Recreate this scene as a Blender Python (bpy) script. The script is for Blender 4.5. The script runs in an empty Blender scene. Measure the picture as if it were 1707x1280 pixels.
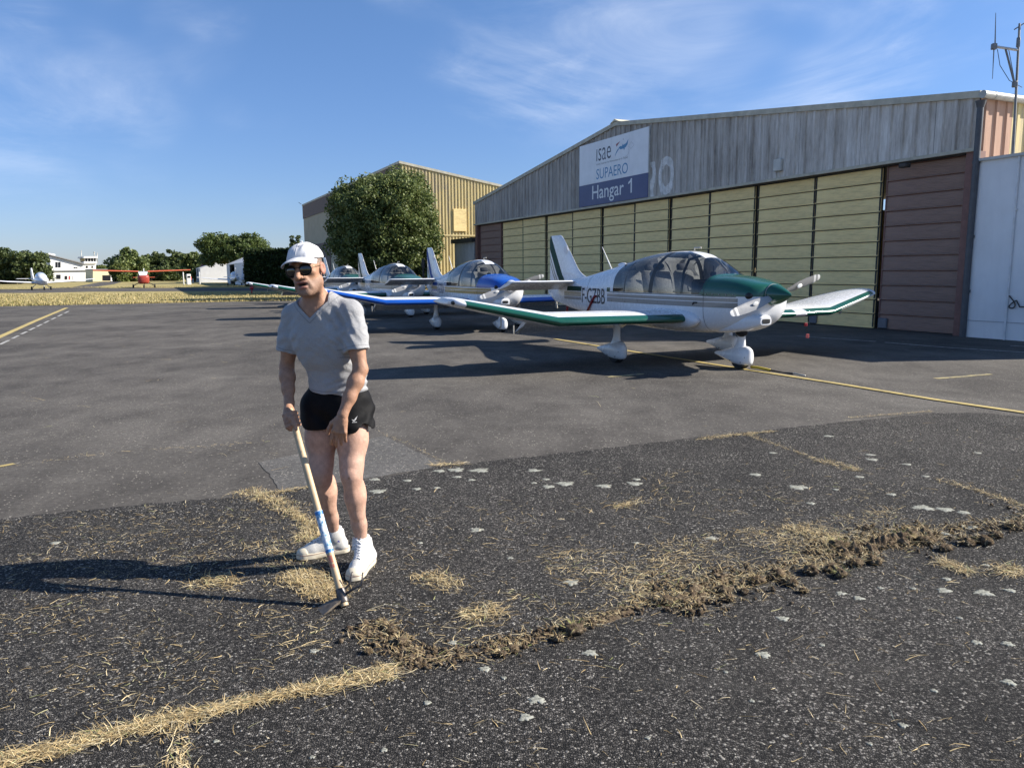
import bpy, bmesh, math, random
import numpy as np
from mathutils import Vector, Matrix
SC = bpy.context.scene
COL = SC.collection
rad = math.radians

# ------------------------------------------------------------------ camera
W0, H0 = 1707.0, 1280.0
FPX, CAMH, PITCH, ROLL = 1285.55, 1.5263, 0.14437, -0.0067
def cam_axes():
    f = np.array([0, math.cos(PITCH), -math.sin(PITCH)]); u = np.array([0, math.sin(PITCH), math.cos(PITCH)]); x = np.array([1.0, 0, 0])
    c, s = math.cos(ROLL), math.sin(ROLL)
    return np.array([c*x + s*u, -s*x + c*u, f])
AX = cam_axes()
cd = bpy.data.cameras.new('camera'); cam = bpy.data.objects.new('camera', cd); COL.objects.link(cam)
cd.sensor_fit = 'HORIZONTAL'; cd.sensor_width = 36.0; cd.lens = 36.0*FPX/W0; cd.clip_start = 0.05; cd.clip_end = 9000
M = Matrix.Identity(4)
for i in range(3):
    M[i][0] = AX[0][i]; M[i][1] = AX[1][i]; M[i][2] = -AX[2][i]
M[0][3], M[1][3], M[2][3] = 0, 0, CAMH
cam.matrix_world = M
SC.camera = cam

# ------------------------------------------------------------------ world, sun, exposure
SUN_EL, SUN_AZ = 32.0, 5.0          # elevation; direction to the sun measured from +X towards +Y
sd = Vector((math.cos(rad(SUN_EL))*math.cos(rad(SUN_AZ)), math.cos(rad(SUN_EL))*math.sin(rad(SUN_AZ)), math.sin(rad(SUN_EL))))
wd = bpy.data.worlds.new('World'); SC.world = wd; wd.use_nodes = True
nt = wd.node_tree; nt.nodes.clear()
def wn(t, **k):
    n = nt.nodes.new(t)
    for a, b in k.items(): setattr(n, a, b)
    return n
def wmath(op, a=None, b=None, c=None):
    n = wn('ShaderNodeMath', operation=op)
    for i, v in enumerate((a, b, c)):
        if v is None: continue
        if isinstance(v, (int, float)): n.inputs[i].default_value = v
        else: nt.links.new(v, n.inputs[i])
    return n.outputs[0]
sky = wn('ShaderNodeTexSky', sky_type='NISHITA', sun_disc=False)
sky.sun_elevation = rad(SUN_EL); sky.sun_rotation = math.atan2(sd.x, sd.y)
sky.air_density = 1.0; sky.dust_density = 0.25; sky.ozone_density = 4.0; sky.altitude = 100
# thin cirrus: noise on a plane high overhead
CL_OFF, CL_OFF2 = (2.3, 0.4, 1.0), (0.6, 0.2, 0.4)
tc = wn('ShaderNodeTexCoord'); sep = wn('ShaderNodeSeparateXYZ'); nt.links.new(tc.outputs['Generated'], sep.inputs[0])
zc = wmath('MAXIMUM', sep.outputs[2], 0.0); zd = wmath('ADD', zc, 0.12)
cmb = wn('ShaderNodeCombineXYZ')
nt.links.new(wmath('DIVIDE', sep.outputs[0], zd), cmb.inputs[0]); nt.links.new(wmath('DIVIDE', sep.outputs[1], zd), cmb.inputs[1])
def cirrus(scale, rot, sc_, lo, hi, det, dist, off):
    mp = wn('ShaderNodeMapping', vector_type='POINT'); mp.inputs['Rotation'].default_value = rot; mp.inputs['Scale'].default_value = sc_; mp.inputs['Location'].default_value = off
    nt.links.new(tc.outputs['Generated'], mp.inputs[0])
    no = wn('ShaderNodeTexNoise'); no.inputs['Scale'].default_value = scale; no.inputs['Detail'].default_value = det; no.inputs['Roughness'].default_value = 0.62; no.inputs['Distortion'].default_value = dist
    nt.links.new(mp.outputs[0], no.inputs['Vector'])
    mr = wn('ShaderNodeMapRange'); mr.inputs['From Min'].default_value = lo; mr.inputs['From Max'].default_value = hi
    mr.interpolation_type = 'SMOOTHSTEP'
    nt.links.new(no.outputs[0], mr.inputs[0]); return mr.outputs[0]
streak = cirrus(2.6, (0, 0.62, 0), (0.8, 0.8, 3.0), 0.42, 0.80, 10, 0.9, CL_OFF)
blob = cirrus(2.2, (0, 0.3, 0), (1.0, 1.0, 1.5), 0.44, 0.66, 3, 0.3, CL_OFF2)
wisp = cirrus(6.0, (0, -0.4, 0), (1.0, 1.0, 1.9), 0.45, 0.85, 8, 0.8, (1.0, 5.0, 0))
up_ = wn('ShaderNodeMapRange'); up_.inputs[1].default_value = 0.02; up_.inputs[2].default_value = 0.22; nt.links.new(sep.outputs[2], up_.inputs[0])
cl = wmath('MULTIPLY', wmath('ADD', wmath('MULTIPLY', streak, blob), wmath('MULTIPLY', wmath('MULTIPLY', wisp, blob), 0.45)), up_.outputs[0])
cl = wmath('MULTIPLY', wmath('MINIMUM', cl, 1.0), 0.55)
hs = wn('ShaderNodeHueSaturation'); hs.inputs['Saturation'].default_value = 1.0; hs.inputs['Hue'].default_value = 0.50
nt.links.new(sky.outputs[0], hs.inputs['Color'])
mx = wn('ShaderNodeMix', data_type='RGBA'); mx.inputs[7].default_value = (7.6, 8.0, 8.8, 1)
# the air's own tint: paler and bluer low down, azure higher up, the same all round
tf = wn('ShaderNodeMapRange'); tf.inputs[1].default_value = 0.0; tf.inputs[2].default_value = 0.5; nt.links.new(zc, tf.inputs[0])
tm = wn('ShaderNodeMix', data_type='RGBA'); tm.inputs[6].default_value = (0.62, 0.67, 0.92, 1); tm.inputs[7].default_value = (0.84, 1.0, 1.13, 1); nt.links.new(tf.outputs[0], tm.inputs[0])
tmu = wn('ShaderNodeMix', data_type='RGBA', blend_type='MULTIPLY'); tmu.inputs[0].default_value = 1.0; nt.links.new(hs.outputs[0], tmu.inputs[6]); nt.links.new(tm.outputs[2], tmu.inputs[7])
nt.links.new(cl, mx.inputs[0]); nt.links.new(tmu.outputs[2], mx.inputs[6])
bg = wn('ShaderNodeBackground'); bg.inputs[1].default_value = 0.076
nt.links.new(mx.outputs[2], bg.inputs[0])
ow = wn('ShaderNodeOutputWorld'); nt.links.new(bg.outputs[0], ow.inputs[0])

sl = bpy.data.lights.new('sun', 'SUN'); so = bpy.data.objects.new('sun', sl); COL.objects.link(so)
sl.energy = 5.0; sl.angle = rad(0.53); sl.color = (1.0, 0.93, 0.82)
so.rotation_euler = (-sd).to_track_quat('-Z', 'Y').to_euler()
SC.view_settings.view_transform = 'Standard'; SC.view_settings.look = 'None'; SC.view_settings.exposure = 0.97; SC.view_settings.gamma = 1.0
SC.view_settings.use_curve_mapping = False

# ------------------------------------------------------------------ helpers: where a pixel lands in the place
def ray(px, py): return np.array([(px-W0/2)/FPX, (H0/2-py)/FPX, 1.0]) @ AX
def G(px, py, z=0.0):
    d = ray(px, py); t = (z-CAMH)/d[2]; return np.array([0, 0, CAMH]) + t*d
def P(px, py, Y):
    d = ray(px, py); return np.array([0, 0, CAMH]) + d*Y/d[1]

# ------------------------------------------------------------------ helpers: meshes
class MB:
    def __init__(s): s.v = []; s.f = []
    def add(s, v, f):
        o = len(s.v); s.v += [tuple(map(float, p)) for p in v]; s.f += [tuple(i+o for i in q) for q in f]; return s
    def box(s, c, d, R=None):
        c = np.array(c, float); h = np.array(d, float)/2
        v = np.array([[x, y, z] for x in (-1, 1) for y in (-1, 1) for z in (-1, 1)])*h
        if R is not None: v = v @ np.array(R).T
        return s.add(v+c, [(0,1,3,2),(4,6,7,5),(0,4,5,1),(2,3,7,6),(0,2,6,4),(1,5,7,3)])
    def bbox(s, c, d, b=0.01, R=None):          # box with chamfered vertical/horizontal edges
        bm = bmesh.new(); bmesh.ops.create_cube(bm, size=1)
        for q in bm.verts: q.co = Vector((q.co.x*d[0], q.co.y*d[1], q.co.z*d[2]))
        bmesh.ops.bevel(bm, geom=bm.edges[:], offset=b, segments=1, affect='EDGES')
        bm.verts.index_update()
        v = np.array([q.co for q in bm.verts]); f = [tuple(w.index for w in fc.verts) for fc in bm.faces]; bm.free()
        if R is not None: v = v @ np.array(R).T
        return s.add(v+np.array(c), f)
    def tube(s, pts, rs, n=8, cap=True):
        pts = np.array(pts, float); k = len(pts)
        if np.isscalar(rs): rs = [rs]*k
        rings = []; prev = None
        for i in range(k):
            t = pts[min(i+1, k-1)]-pts[max(i-1, 0)]; t = t/(np.linalg.norm(t)+1e-12)
            if prev is None:
                a = np.array([0, 0, 1.0]) if abs(t[2]) < 0.9 else np.array([1.0, 0, 0])
            else: a = prev
            u = a - t*(a@t); u /= np.linalg.norm(u)+1e-12; w = np.cross(t, u); prev = u
            an = np.arange(n)*2*math.pi/n
            rings.append(pts[i] + rs[i]*(np.cos(an)[:, None]*u + np.sin(an)[:, None]*w))
        return s.loft(rings, cap)
    def loft(s, rings, cap=True, closed=True):
        n = len(rings[0]); v = np.concatenate([np.asarray(r) for r in rings]); f = []
        m = n if closed else n-1
        for i in range(len(rings)-1):
            for j in range(m):
                a, b = i*n+j, i*n+(j+1) % n
                f.append((a, b, b+n, a+n))
        if cap and closed:
            f.append(tuple(range(n-1, -1, -1))); f.append(tuple(range((len(rings)-1)*n, len(rings)*n)))
        return s.add(v, f)
    def sphere(s, c, r, n=12, m=8, R=None):
        r = np.array([r]*3 if np.isscalar(r) else r, float); v = []; f = []
        for i in range(m+1):
            th = math.pi*i/m
            for j in range(n):
                ph = 2*math.pi*j/n; v.append([math.sin(th)*math.cos(ph), math.sin(th)*math.sin(ph), math.cos(th)])
        v = np.array(v)*r
        if R is not None: v = v @ np.array(R).T
        for i in range(m):
            for j in range(n): f.append((i*n+j, (i+1)*n+j, (i+1)*n+(j+1) % n, i*n+(j+1) % n))
        return s.add(v+np.array(c), f)
    def prism(s, poly, ax, d0, d1):
        # poly: 2D points, extruded along axis ax from d0 to d1
        o = {0: (1, 2), 1: (0, 2), 2: (0, 1)}[ax]; v = []
        for d in (d0, d1):
            for p in poly:
                q = [0, 0, 0]; q[o[0]], q[o[1]] = p[0], p[1]; q[ax] = d; v.append(q)
        n = len(poly)
        f = [tuple(range(n-1, -1, -1)), tuple(range(n, 2*n))] + [(i, (i+1) % n, (i+1) % n+n, i+n) for i in range(n)]
        return s.add(v, f)
    def quad(s, a, b, c, d): return s.add([a, b, c, d], [(0, 1, 2, 3)])
    def xf(s, R=None, t=(0, 0, 0)):
        v = np.array(s.v)
        if R is not None: v = v @ np.array(R).T
        s.v = [tuple(p) for p in (v+np.array(t))]; return s
def recalc(me):
    bm = bmesh.new(); bm.from_mesh(me); bmesh.ops.recalc_face_normals(bm, faces=bm.faces[:]); bm.to_mesh(me); bm.free()
def mesh(name, v, f, mat, parent=None, smooth=False, fix=True, angle=None):
    me = bpy.data.meshes.new(name); me.from_pydata([tuple(p) for p in v], [], [tuple(q) for q in f]); me.update()
    if fix: recalc(me)
    if smooth:
        me.polygons.foreach_set('use_smooth', [True]*len(me.polygons))
        if angle: me.set_sharp_from_angle(angle=rad(angle))
    if mat is not None: me.materials.append(mat)
    o = bpy.data.objects.new(name, me); COL.objects.link(o)
    if parent is not None: o.parent = parent
    return o
def build(b, name, mat, parent=None, smooth=False, fix=True, angle=None): return mesh(name, b.v, b.f, mat, parent, smooth, fix, angle)
def fastmesh(name, V, F, mat, parent=None, smooth=False):
    # V (n,3), F (m,k) arrays, k constant
    V = np.ascontiguousarray(V, dtype=np.float32); F = np.ascontiguousarray(F, dtype=np.int32)
    me = bpy.data.meshes.new(name); me.vertices.add(len(V)); me.vertices.foreach_set('co', V.ravel())
    k = F.shape[1]; me.loops.add(F.size); me.loops.foreach_set('vertex_index', F.ravel())
    me.polygons.add(len(F)); me.polygons.foreach_set('loop_start', np.arange(len(F), dtype=np.int32)*k)
    me.update(calc_edges=True); me.validate()
    if smooth: me.polygons.foreach_set('use_smooth', [True]*len(me.polygons))
    me.materials.append(mat)
    o = bpy.data.objects.new(name, me); COL.objects.link(o)
    if parent is not None: o.parent = parent
    return o
def tag(o, label=None, cat=None, group=None, kind=None):
    if label: o['label'] = label
    if cat: o['category'] = cat
    if group: o['group'] = group
    if kind: o['kind'] = kind
    return o
def thing(name, label, cat, loc=(0, 0, 0), rz=0.0, group=None):
    o = bpy.data.objects.new(name, None); COL.objects.link(o); o.empty_display_size = 0.2
    o.location = tuple(map(float, loc)); o.rotation_euler = (0, 0, rz)
    return tag(o, label, cat, group)
def inst(src, name, parent, loc=(0, 0, 0), rot=(0, 0, 0), scale=(1, 1, 1)):
    o = src.copy(); o.name = name; COL.objects.link(o); o.parent = parent
    o.location = tuple(map(float, loc)); o.rotation_euler = rot; o.scale = scale
    return o
def text_mesh(s, size=1.0, bold=0.0, sx=1.0, align='LEFT'):
    cu = bpy.data.curves.new('t', 'FONT'); cu.body = s; cu.size = size; cu.offset = bold; cu.align_x = align; cu.resolution_u = 3
    ob = bpy.data.objects.new('t', cu); COL.objects.link(ob)
    dg = bpy.context.evaluated_depsgraph_get(); dg.update()
    me = bpy.data.meshes.new_from_object(ob.evaluated_get(dg))
    v = np.array([q.co[:] for q in me.vertices]); f = [tuple(p.vertices) for p in me.polygons]
    bpy.data.objects.remove(ob); bpy.data.curves.remove(cu); bpy.data.meshes.remove(me)
    v[:, 0] *= sx
    return v, f
def split(v, f, fn):
    # cut polygons along fn(v)=0; returns (inside fn<0, outside)
    v = np.asarray(v, float); d = fn(v); res = []
    for sgn in (-1, 1):
        idx = {}; nv = []; nf = []
        dd = d*sgn          # keep dd>0 side
        def key(k, p):
            if k not in idx: idx[k] = len(nv); nv.append(p)
            return idx[k]
        for q in f:
            n = len(q); ins = [dd[i] >= 0 for i in q]
            if not any(ins): continue
            if all(ins):
                nf.append(tuple(key(i, v[i]) for i in q)); continue
            o = []
            for a in range(n):
                i, j = q[a], q[(a+1) % n]
                if dd[i] >= 0: o.append(key(i, v[i]))
                if (dd[i] >= 0) != (dd[j] >= 0):
                    t = dd[i]/(dd[i]-dd[j]); o.append(key((min(i, j), max(i, j)), v[i]+(v[j]-v[i])*t))
            o2 = [x for k, x in enumerate(o) if x != o[k-1]]
            if len(o2) >= 3: nf.append(tuple(o2))
        res.append((np.array(nv).reshape(-1, 3), nf))
    return res[0], res[1]

# ------------------------------------------------------------------ helpers: materials
class MT:
    def __init__(s, name):
        s.m = bpy.data.materials.new(name); s.m.use_nodes = True; s.t = s.m.node_tree; s.t.nodes.clear()
        s.out = s.n('ShaderNodeOutputMaterial'); s.b = s.n('ShaderNodeBsdfPrincipled'); s.l(s.b.outputs[0], s.out.inputs[0])
        s.co = None
    def n(s, t, **k):
        q = s.t.nodes.new(t)
        for a, b in k.items(): setattr(q, a, b)
        return q
    def l(s, a, b): s.t.links.new(a, b); return s
    def coord(s, kind='Object'):
        if s.co is None: s.co = s.n('ShaderNodeTexCoord')
        return s.co.outputs[kind]
    def mapping(s, scale=(1, 1, 1), kind='Object', rot=(0, 0, 0), loc=(0, 0, 0)):
        m = s.n('ShaderNodeMapping'); m.inputs['Scale'].default_value = scale; m.inputs['Rotation'].default_value = rot; m.inputs['Location'].default_value = loc
        s.l(s.coord(kind), m.inputs[0]); return m.outputs[0]
    def noise(s, scale, det=4, rough=0.55, vec=None, dist=0.0):
        q = s.n('ShaderNodeTexNoise'); q.inputs['Scale'].default_value = scale; q.inputs['Detail'].default_value = det; q.inputs['Roughness'].default_value = rough; q.inputs['Distortion'].default_value = dist
        s.l(vec if vec is not None else s.coord(), q.inputs['Vector']); return q.outputs[0]
    def voro(s, scale, vec=None, feature='F1', out='Distance'):
        q = s.n('ShaderNodeTexVoronoi', feature=feature); q.inputs['Scale'].default_value = scale
        s.l(vec if vec is not None else s.coord(), q.inputs['Vector']); return q.outputs[out]
    def math(s, op, a, b=0.0, clamp=False):
        q = s.n('ShaderNodeMath', operation=op); q.use_clamp = clamp
        for i, x in enumerate((a, b)):
            if isinstance(x, (int, float)): q.inputs[i].default_value = x
            else: s.l(x, q.inputs[i])
        return q.outputs[0]
    def ramp(s, x, stops, interp='LINEAR'):
        q = s.n('ShaderNodeValToRGB'); q.color_ramp.interpolation = interp; e = q.color_ramp.elements
        while len(e) < len(stops): e.new(0.5)
        for a, (p, c) in zip(e, stops):
            a.position = p; a.color = tuple(c)+(1,) if len(c) == 3 else c
        s.l(x, q.inputs[0]); return q.outputs[0]
    def rng(s, x, a, b, c=0.0, d=1.0):
        q = s.n('ShaderNodeMapRange'); q.inputs[1].default_value = a; q.inputs[2].default_value = b; q.inputs[3].default_value = c; q.inputs[4].default_value = d
        s.l(x, q.inputs[0]); return q.outputs[0]
    def mix(s, fac, a, b, mode='MIX'):
        q = s.n('ShaderNodeMix', data_type='RGBA', blend_type=mode)
        for i, x in ((0, fac), (6, a), (7, b)):
            if isinstance(x, (int, float)): q.inputs[i].default_value = x
            elif isinstance(x, tuple): q.inputs[i].default_value = tuple(x)+(1,) if len(x) == 3 else x
            else: s.l(x, q.inputs[i])
        return q.outputs[2]
    def col(s, c):
        if isinstance(c, tuple): s.b.inputs['Base Color'].default_value = tuple(c)+(1,)
        else: s.l(c, s.b.inputs['Base Color'])
        return s
    def set(s, **k):
        for a, x in k.items():
            i = s.b.inputs[{'rough': 'Roughness', 'metal': 'Metallic', 'spec': 'Specular IOR Level', 'coat': 'Coat Weight', 'trans': 'Transmission Weight', 'ior': 'IOR', 'coatr': 'Coat Roughness', 'sheen': 'Sheen Weight', 'sss': 'Subsurface Weight'}[a]]
            if isinstance(x, (int, float)): i.default_value = x
            else: s.l(x, i)
        return s
    def bump(s, h, strength=0.3, dist=0.01, prev=None):
        q = s.n('ShaderNodeBump'); q.inputs['Strength'].default_value = strength; q.inputs['Distance'].default_value = dist
        s.l(h, q.inputs['Height'])
        if prev is not None: s.l(prev, q.inputs['Normal'])
        s.l(q.outputs[0], s.b.inputs['Normal']); return q.outputs[0]
def plain(name, c, rough=0.5, metal=0.0, var=0.12, scale=6.0, bump=0.0, bscale=60.0, coat=0.0, spec=0.5):
    # paint, plastic, metal ... with a little mottling so that no surface is one flat tone
    m = MT(name); no = m.noise(scale, 5, 0.6)
    a = tuple(x*(1-var) for x in c); b = tuple(min(1.0, x*(1+var)) for x in c)
    m.col(m.ramp(no, [(0.3, a), (0.7, b)])); m.set(rough=m.rng(m.noise(scale*3, 3), 0.3, 0.7, max(0.02, rough-0.07), min(1, rough+0.07)), metal=metal, coat=coat, spec=spec)
    if bump: m.bump(m.noise(bscale, 4), bump, 0.01)
    return m.m
# ================================================================== ground
def asphalt(name, dark, light, rough_grain, chips, big):
    m = MT(name)
    n1 = m.noise(0.35, 6, 0.6); n2 = m.noise(2.2, 5, 0.6, m.mapping((1, 0.45, 1), rot=(0, 0, 0.4)))
    n3 = m.noise(170 if rough_grain < 1 else 230, 4, 0.75)
    base = m.mix(m.rng(m.math('ADD', m.math('MULTIPLY', n1, 0.6), m.math('MULTIPLY', n2, 0.4)), 0.40, 0.60), dark, light)
    n4 = m.noise(26 if rough_grain < 1 else 55, 5, 0.8)
    g = m.ramp(m.math('ADD', m.math('MULTIPLY', n3, 0.6), m.math('MULTIPLY', n4, 0.4)), [(0.34, (0.30,)*3), (0.5, (0.9,)*3), (0.68, (1.95,)*3)])
    c = m.mix(1.0, base, g, 'MULTIPLY')
    vs = 120.0 if rough_grain >= 1 else 95.0
    vc = m.voro(vs, out='Color'); sp = m.n('ShaderNodeSeparateColor'); m.l(vc, sp.inputs[0])
    vd = m.voro(vs, feature='DISTANCE_TO_EDGE')
    if rough_grain >= 1:
        c = m.mix(1.0, c, m.ramp(sp.outputs[0], [(0.0, (0.25,)*3), (0.4, (1.0,)*3), (0.78, (1.9,)*3), (1.0, (4.0,)*3)]), 'MULTIPLY')
        c = m.mix(m.rng(vd, 0.02, 0.20, 0.96, 0.0), c, (0.006, 0.006, 0.007))  # shade in the crevices between grains, painted into the colour
    chip = m.math('GREATER_THAN', sp.outputs[1], 1.0-chips)
    c = m.mix(m.math('MULTIPLY', chip, m.rng(m.noise(3.0, 4), 0.35, 0.65, 0.25, 0.9)), c, (0.50, 0.47, 0.42) if rough_grain >= 1 else (0.36, 0.33, 0.28))
    # dry washed-out stains and darker oil stains, shapes of their own
    st = m.rng(m.noise(0.9, 7, 0.65, m.mapping((0.5, 1.4, 1), rot=(0, 0, -0.3))), 0.56, 0.74)
    c = m.mix(m.math('MULTIPLY', st, 0.30), c, big)
    dk = m.rng(m.noise(0.55, 6, 0.6, m.mapping((1, 1, 1), loc=(13, 4, 0))), 0.58, 0.75)
    c = m.mix(m.math('MULTIPLY', dk, 0.35), c, tuple(x*0.45 for x in dark))
    m.col(c).set(rough=0.93, spec=0.25)
    h = m.math('ADD', m.math('MULTIPLY', m.rng(vd, 0.0, 0.22), 0.7 if rough_grain >= 1 else 0.25), m.math('MULTIPLY', n3, 0.5))
    m.bump(h, 1.0 if rough_grain >= 1 else 0.6, 0.010 if rough_grain >= 1 else 0.004)
    return m.m
M_rough = asphalt('coarse_asphalt', (0.044, 0.041, 0.038), (0.082, 0.076, 0.070), 1, 0.05, (0.12, 0.112, 0.10))
M_smooth = asphalt('apron_asphalt', (0.058, 0.0525, 0.047), (0.116, 0.106, 0.094), 0, 0.022, (0.20, 0.188, 0.168))
M_patch = asphalt('patch_asphalt', (0.088, 0.084, 0.079), (0.125, 0.119, 0.112), 0, 0.05, (0.20, 0.19, 0.175))
def field_mat():
    m = MT('dry_field'); n1 = m.noise(0.05, 6, 0.6); n2 = m.noise(0.6, 6, 0.7); n3 = m.noise(14, 4, 0.7)
    f = m.math('ADD', m.math('MULTIPLY', n1, 0.5), m.math('ADD', m.math('MULTIPLY', n2, 0.3), m.math('MULTIPLY', n3, 0.2)))
    m.col(m.ramp(f, [(0.30, (0.14, 0.14, 0.05)), (0.44, (0.26, 0.22, 0.095)), (0.55, (0.36, 0.30, 0.14)), (0.72, (0.44, 0.36, 0.19))])).set(rough=1.0, spec=0.1)
    m.bump(n3, 0.6, 0.05); return m.m
M_field = field_mat()
def sheet(name, pts, z, mat, parent=None, thick=None):
    n = len(pts); v = [(p[0], p[1], z) for p in pts]; f = [tuple(range(n))]
    o = mesh(name, v, f, mat, parent, fix=False)
    if o.data.polygons[0].normal.z < 0: o.data.flip_normals()
    return o
ground = sheet('ground', [(-4000, -300), (4000, -300), (4000, 6000), (-4000, 6000)], 0.0, M_field); tag(ground, kind='structure')
far_edge = [G(-420, 519), G(0, 511), G(200, 507), G(420, 502.5)]
apron_pts = [(-90, -12)] + [p[:2] for p in far_edge] + [(-9.5, 46), (-5.5, 48), (-3, 52), (40, 60), (60, -12)]
apron = sheet('apron', apron_pts, 0.006, M_smooth); tag(apron, kind='structure')
edge_px = [(-420, 925), (-150, 888), (0, 868), (150, 851), (300, 838), (420, 828), (520, 815), (640, 797), (742, 779), (860, 766), (1000, 750), (1200, 727), (1400, 706), (1555, 690), (1640, 690), (1900, 716)]
random.seed(4)
def jag(pts, amp, step):
    out = []
    for a, b in zip(pts[:-1], pts[1:]):
        a = np.array(a[:2]); b = np.array(b[:2]); k = max(1, int(np.linalg.norm(b-a)/step)); d = (b-a)/(np.linalg.norm(b-a)+1e-9); nn = np.array([-d[1], d[0]])
        for i in range(k): out.append(a+(b-a)*i/k+nn*random.gauss(0, amp))
    out.append(np.array(pts[-1][:2])); return out
edge_w = jag([G(*q) for q in edge_px], 0.012, 0.06)
def fan_sheet(name, top, ylow, z, mat):
    v = []; f = []
    for p in top: v += [(p[0], p[1], z), (p[0], ylow, z)]
    for i in range(len(top)-1): f.append((2*i, 2*i+1, 2*i+3, 2*i+2))
    o = mesh(name, v, f, mat, fix=False)
    if o.data.polygons[0].normal.z < 0: o.data.flip_normals()
    return o
tarmac = fan_sheet('old_tarmac', edge_w, -12, 0.012, M_rough); tag(tarmac, kind='structure')
patch = sheet('asphalt_patch', jag([G(*q) for q in [(430, 772), (640, 728), (743, 777), (640, 795), (470, 820), (430, 772)]], 0.008, 0.08), 0.009, M_patch, apron)
# far taxiway strips across the grass
tw = sheet('taxiway', [p[:2] for p in [G(-300, 489), G(60, 488.5), G(150, 486.5), G(340, 485.5), G(470, 485), G(470, 480.5), G(330, 480), G(190, 480.5), G(150, 479.5), G(190, 474), G(205, 469.5), G(195, 468.5), G(165, 471), G(120, 479), G(40, 482.5), G(-300, 483)]], 0.008, M_smooth); tag(tw, kind='structure')

# painted markings
def paint(name, c, wear):
    m = MT(name); n1 = m.noise(9, 6, 0.7); n2 = m.noise(160, 3, 0.7)
    w = m.rng(m.math('ADD', m.math('MULTIPLY', n1, 0.6), m.math('MULTIPLY', n2, 0.4)), 0.62-wear, 0.74-wear)
    cc = m.ramp(m.noise(2.0, 4), [(0.3, tuple(x*0.8 for x in c)), (0.7, c)])
    m.col(m.mix(w, cc, (0.10, 0.097, 0.092))).set(rough=0.8, spec=0.3); m.bump(n2, 0.4, 0.003); return m.m
M_yel = paint('yellow_paint', (0.50, 0.39, 0.15), 0.10)
M_yelold = paint('worn_yellow_paint', (0.42, 0.35, 0.17), 0.16)
M_whtline = paint('white_paint_line', (0.50, 0.49, 0.46), 0.14)
def line(pts, w, mat, z=0.0105, parent=apron, name='painted_line'):
    p = [np.array(q[:2]) for q in pts]; b = MB(); L = []; Rr = []
    for i, q in enumerate(p):
        d = p[min(i+1, len(p)-1)]-p[max(i-1, 0)]; d = d/np.linalg.norm(d); nn = np.array([-d[1], d[0]])
        L.append(q+nn*w/2); Rr.append(q-nn*w/2)
    for i in range(len(p)-1):
        b.add([(*L[i], z), (*Rr[i], z), (*Rr[i+1], z), (*L[i+1], z)], [(0, 1, 2, 3)])
    o = build(b, name, mat, parent, fix=False)
    for q in o.data.polygons:
        if q.normal.z < 0: o.data.flip_normals(); break
    return o
line([G(-300, 690), G(0, 562), G(60, 535), G(111, 513.5)], 0.16, M_yel)
line([G(925, 566), G(1060, 588), G(1255, 619), G(1400, 641.5), G(1560, 668), G(1707, 689.5), G(2000, 734)], 0.105, M_yel, 0.0165)
line([G(1560, 632), G(1600, 629), G(1650, 624.5)], 0.10, M_yelold)
line([G(1012, 629), G(1045, 627), G(1070, 624)], 0.12, M_yelold)
for a, b in [((160, 519), (202, 518.6)), ((1330, 561), (1460, 570)), ((1475, 571.5), (1580, 580)), ((1580, 580), (1720, 589)), ((1684, 577), (1730, 579.5)), ((240, 522), (275, 521.6))]:
    line([G(*a), G(*b)], 0.07, M_whtline)
for k in range(9):
    t0 = k/9.0; t1 = t0+0.075
    line([G(0+118*t0**0.8, 575-57.5*t0**0.8), G(0+118*t1**0.8, 575-57.5*t1**0.8)], 0.07, M_whtline)
line([G(-25, 782), G(0, 779), G(24, 774.5)], 0.055, M_yel)

# lichen rosettes growing on the tarmac: each a thin, ragged, raised crust
ml = MT('lichen_crust'); ml.col(ml.ramp(ml.math('ADD', ml.math('MULTIPLY', ml.noise(70, 5, 0.7), 0.7), ml.math('MULTIPLY', ml.noise(9, 2), 0.3)), [(0.36, (0.11, 0.11, 0.092)), (0.5, (0.27, 0.27, 0.23)), (0.66, (0.42, 0.42, 0.37))])).set(rough=1.0, spec=0.1); ml.bump(ml.noise(120, 4), 0.8, 0.004)
LICH = [(795,883,11),(952,971,12),(983,1088,12),(895,1166,14),(876,1195,12),(1272,1091,13),(1574,984,12),(1640,988,14),(1539,846,16),(1575,849,13),(1606,854,10),(1613,878,13),(1330,812,15),(942,806,14),(1007,810,12),(1058,806,12),(914,811,10),(760,783,13),(800,784,15),(1305,1031,10),(1628,1071,9),(1680,1073,10),(1681,1137,11),(1557,1151,6),(1505,1209,8),(1402,989,9),(1578,965,7),(1644,942,6),(1683,984,9),(1431,997,9),(1468,980,5),(1522,981,5),(754,1071,8),(523,1085,8),(808,1115,10),(712,1171,7),(840,1130,5),(630,819,13),(625,799,8),(695,815,7),(732,785,9),(762,795,7),(786,800,6),(890,784,10),(1061,799,7),(890,805,5),(910,799,6),(728,813,6),(679,801,7),(1260,791,9),(1450,758,7),(1454,766,9),(1512,774,7),(1381,727,7),(1630,755,6),(1432,795,7),(1352,839,7),(1393,816,5),(1486,824,8),(1573,889,8),(1543,794,6),(1185,897,9),(1288,755,6),(92,905,8),(1253,1168,5),(1370,1075,5),(1600,1030,5),(1210,1120,4),(640,1250,6),(1450,1240,5),(1080,1230,5),(520,1262,5),(360,1235,5),(1060,905,5),(850,930,5),(700,905,5)]
rs = np.random.RandomState(11)
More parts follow.
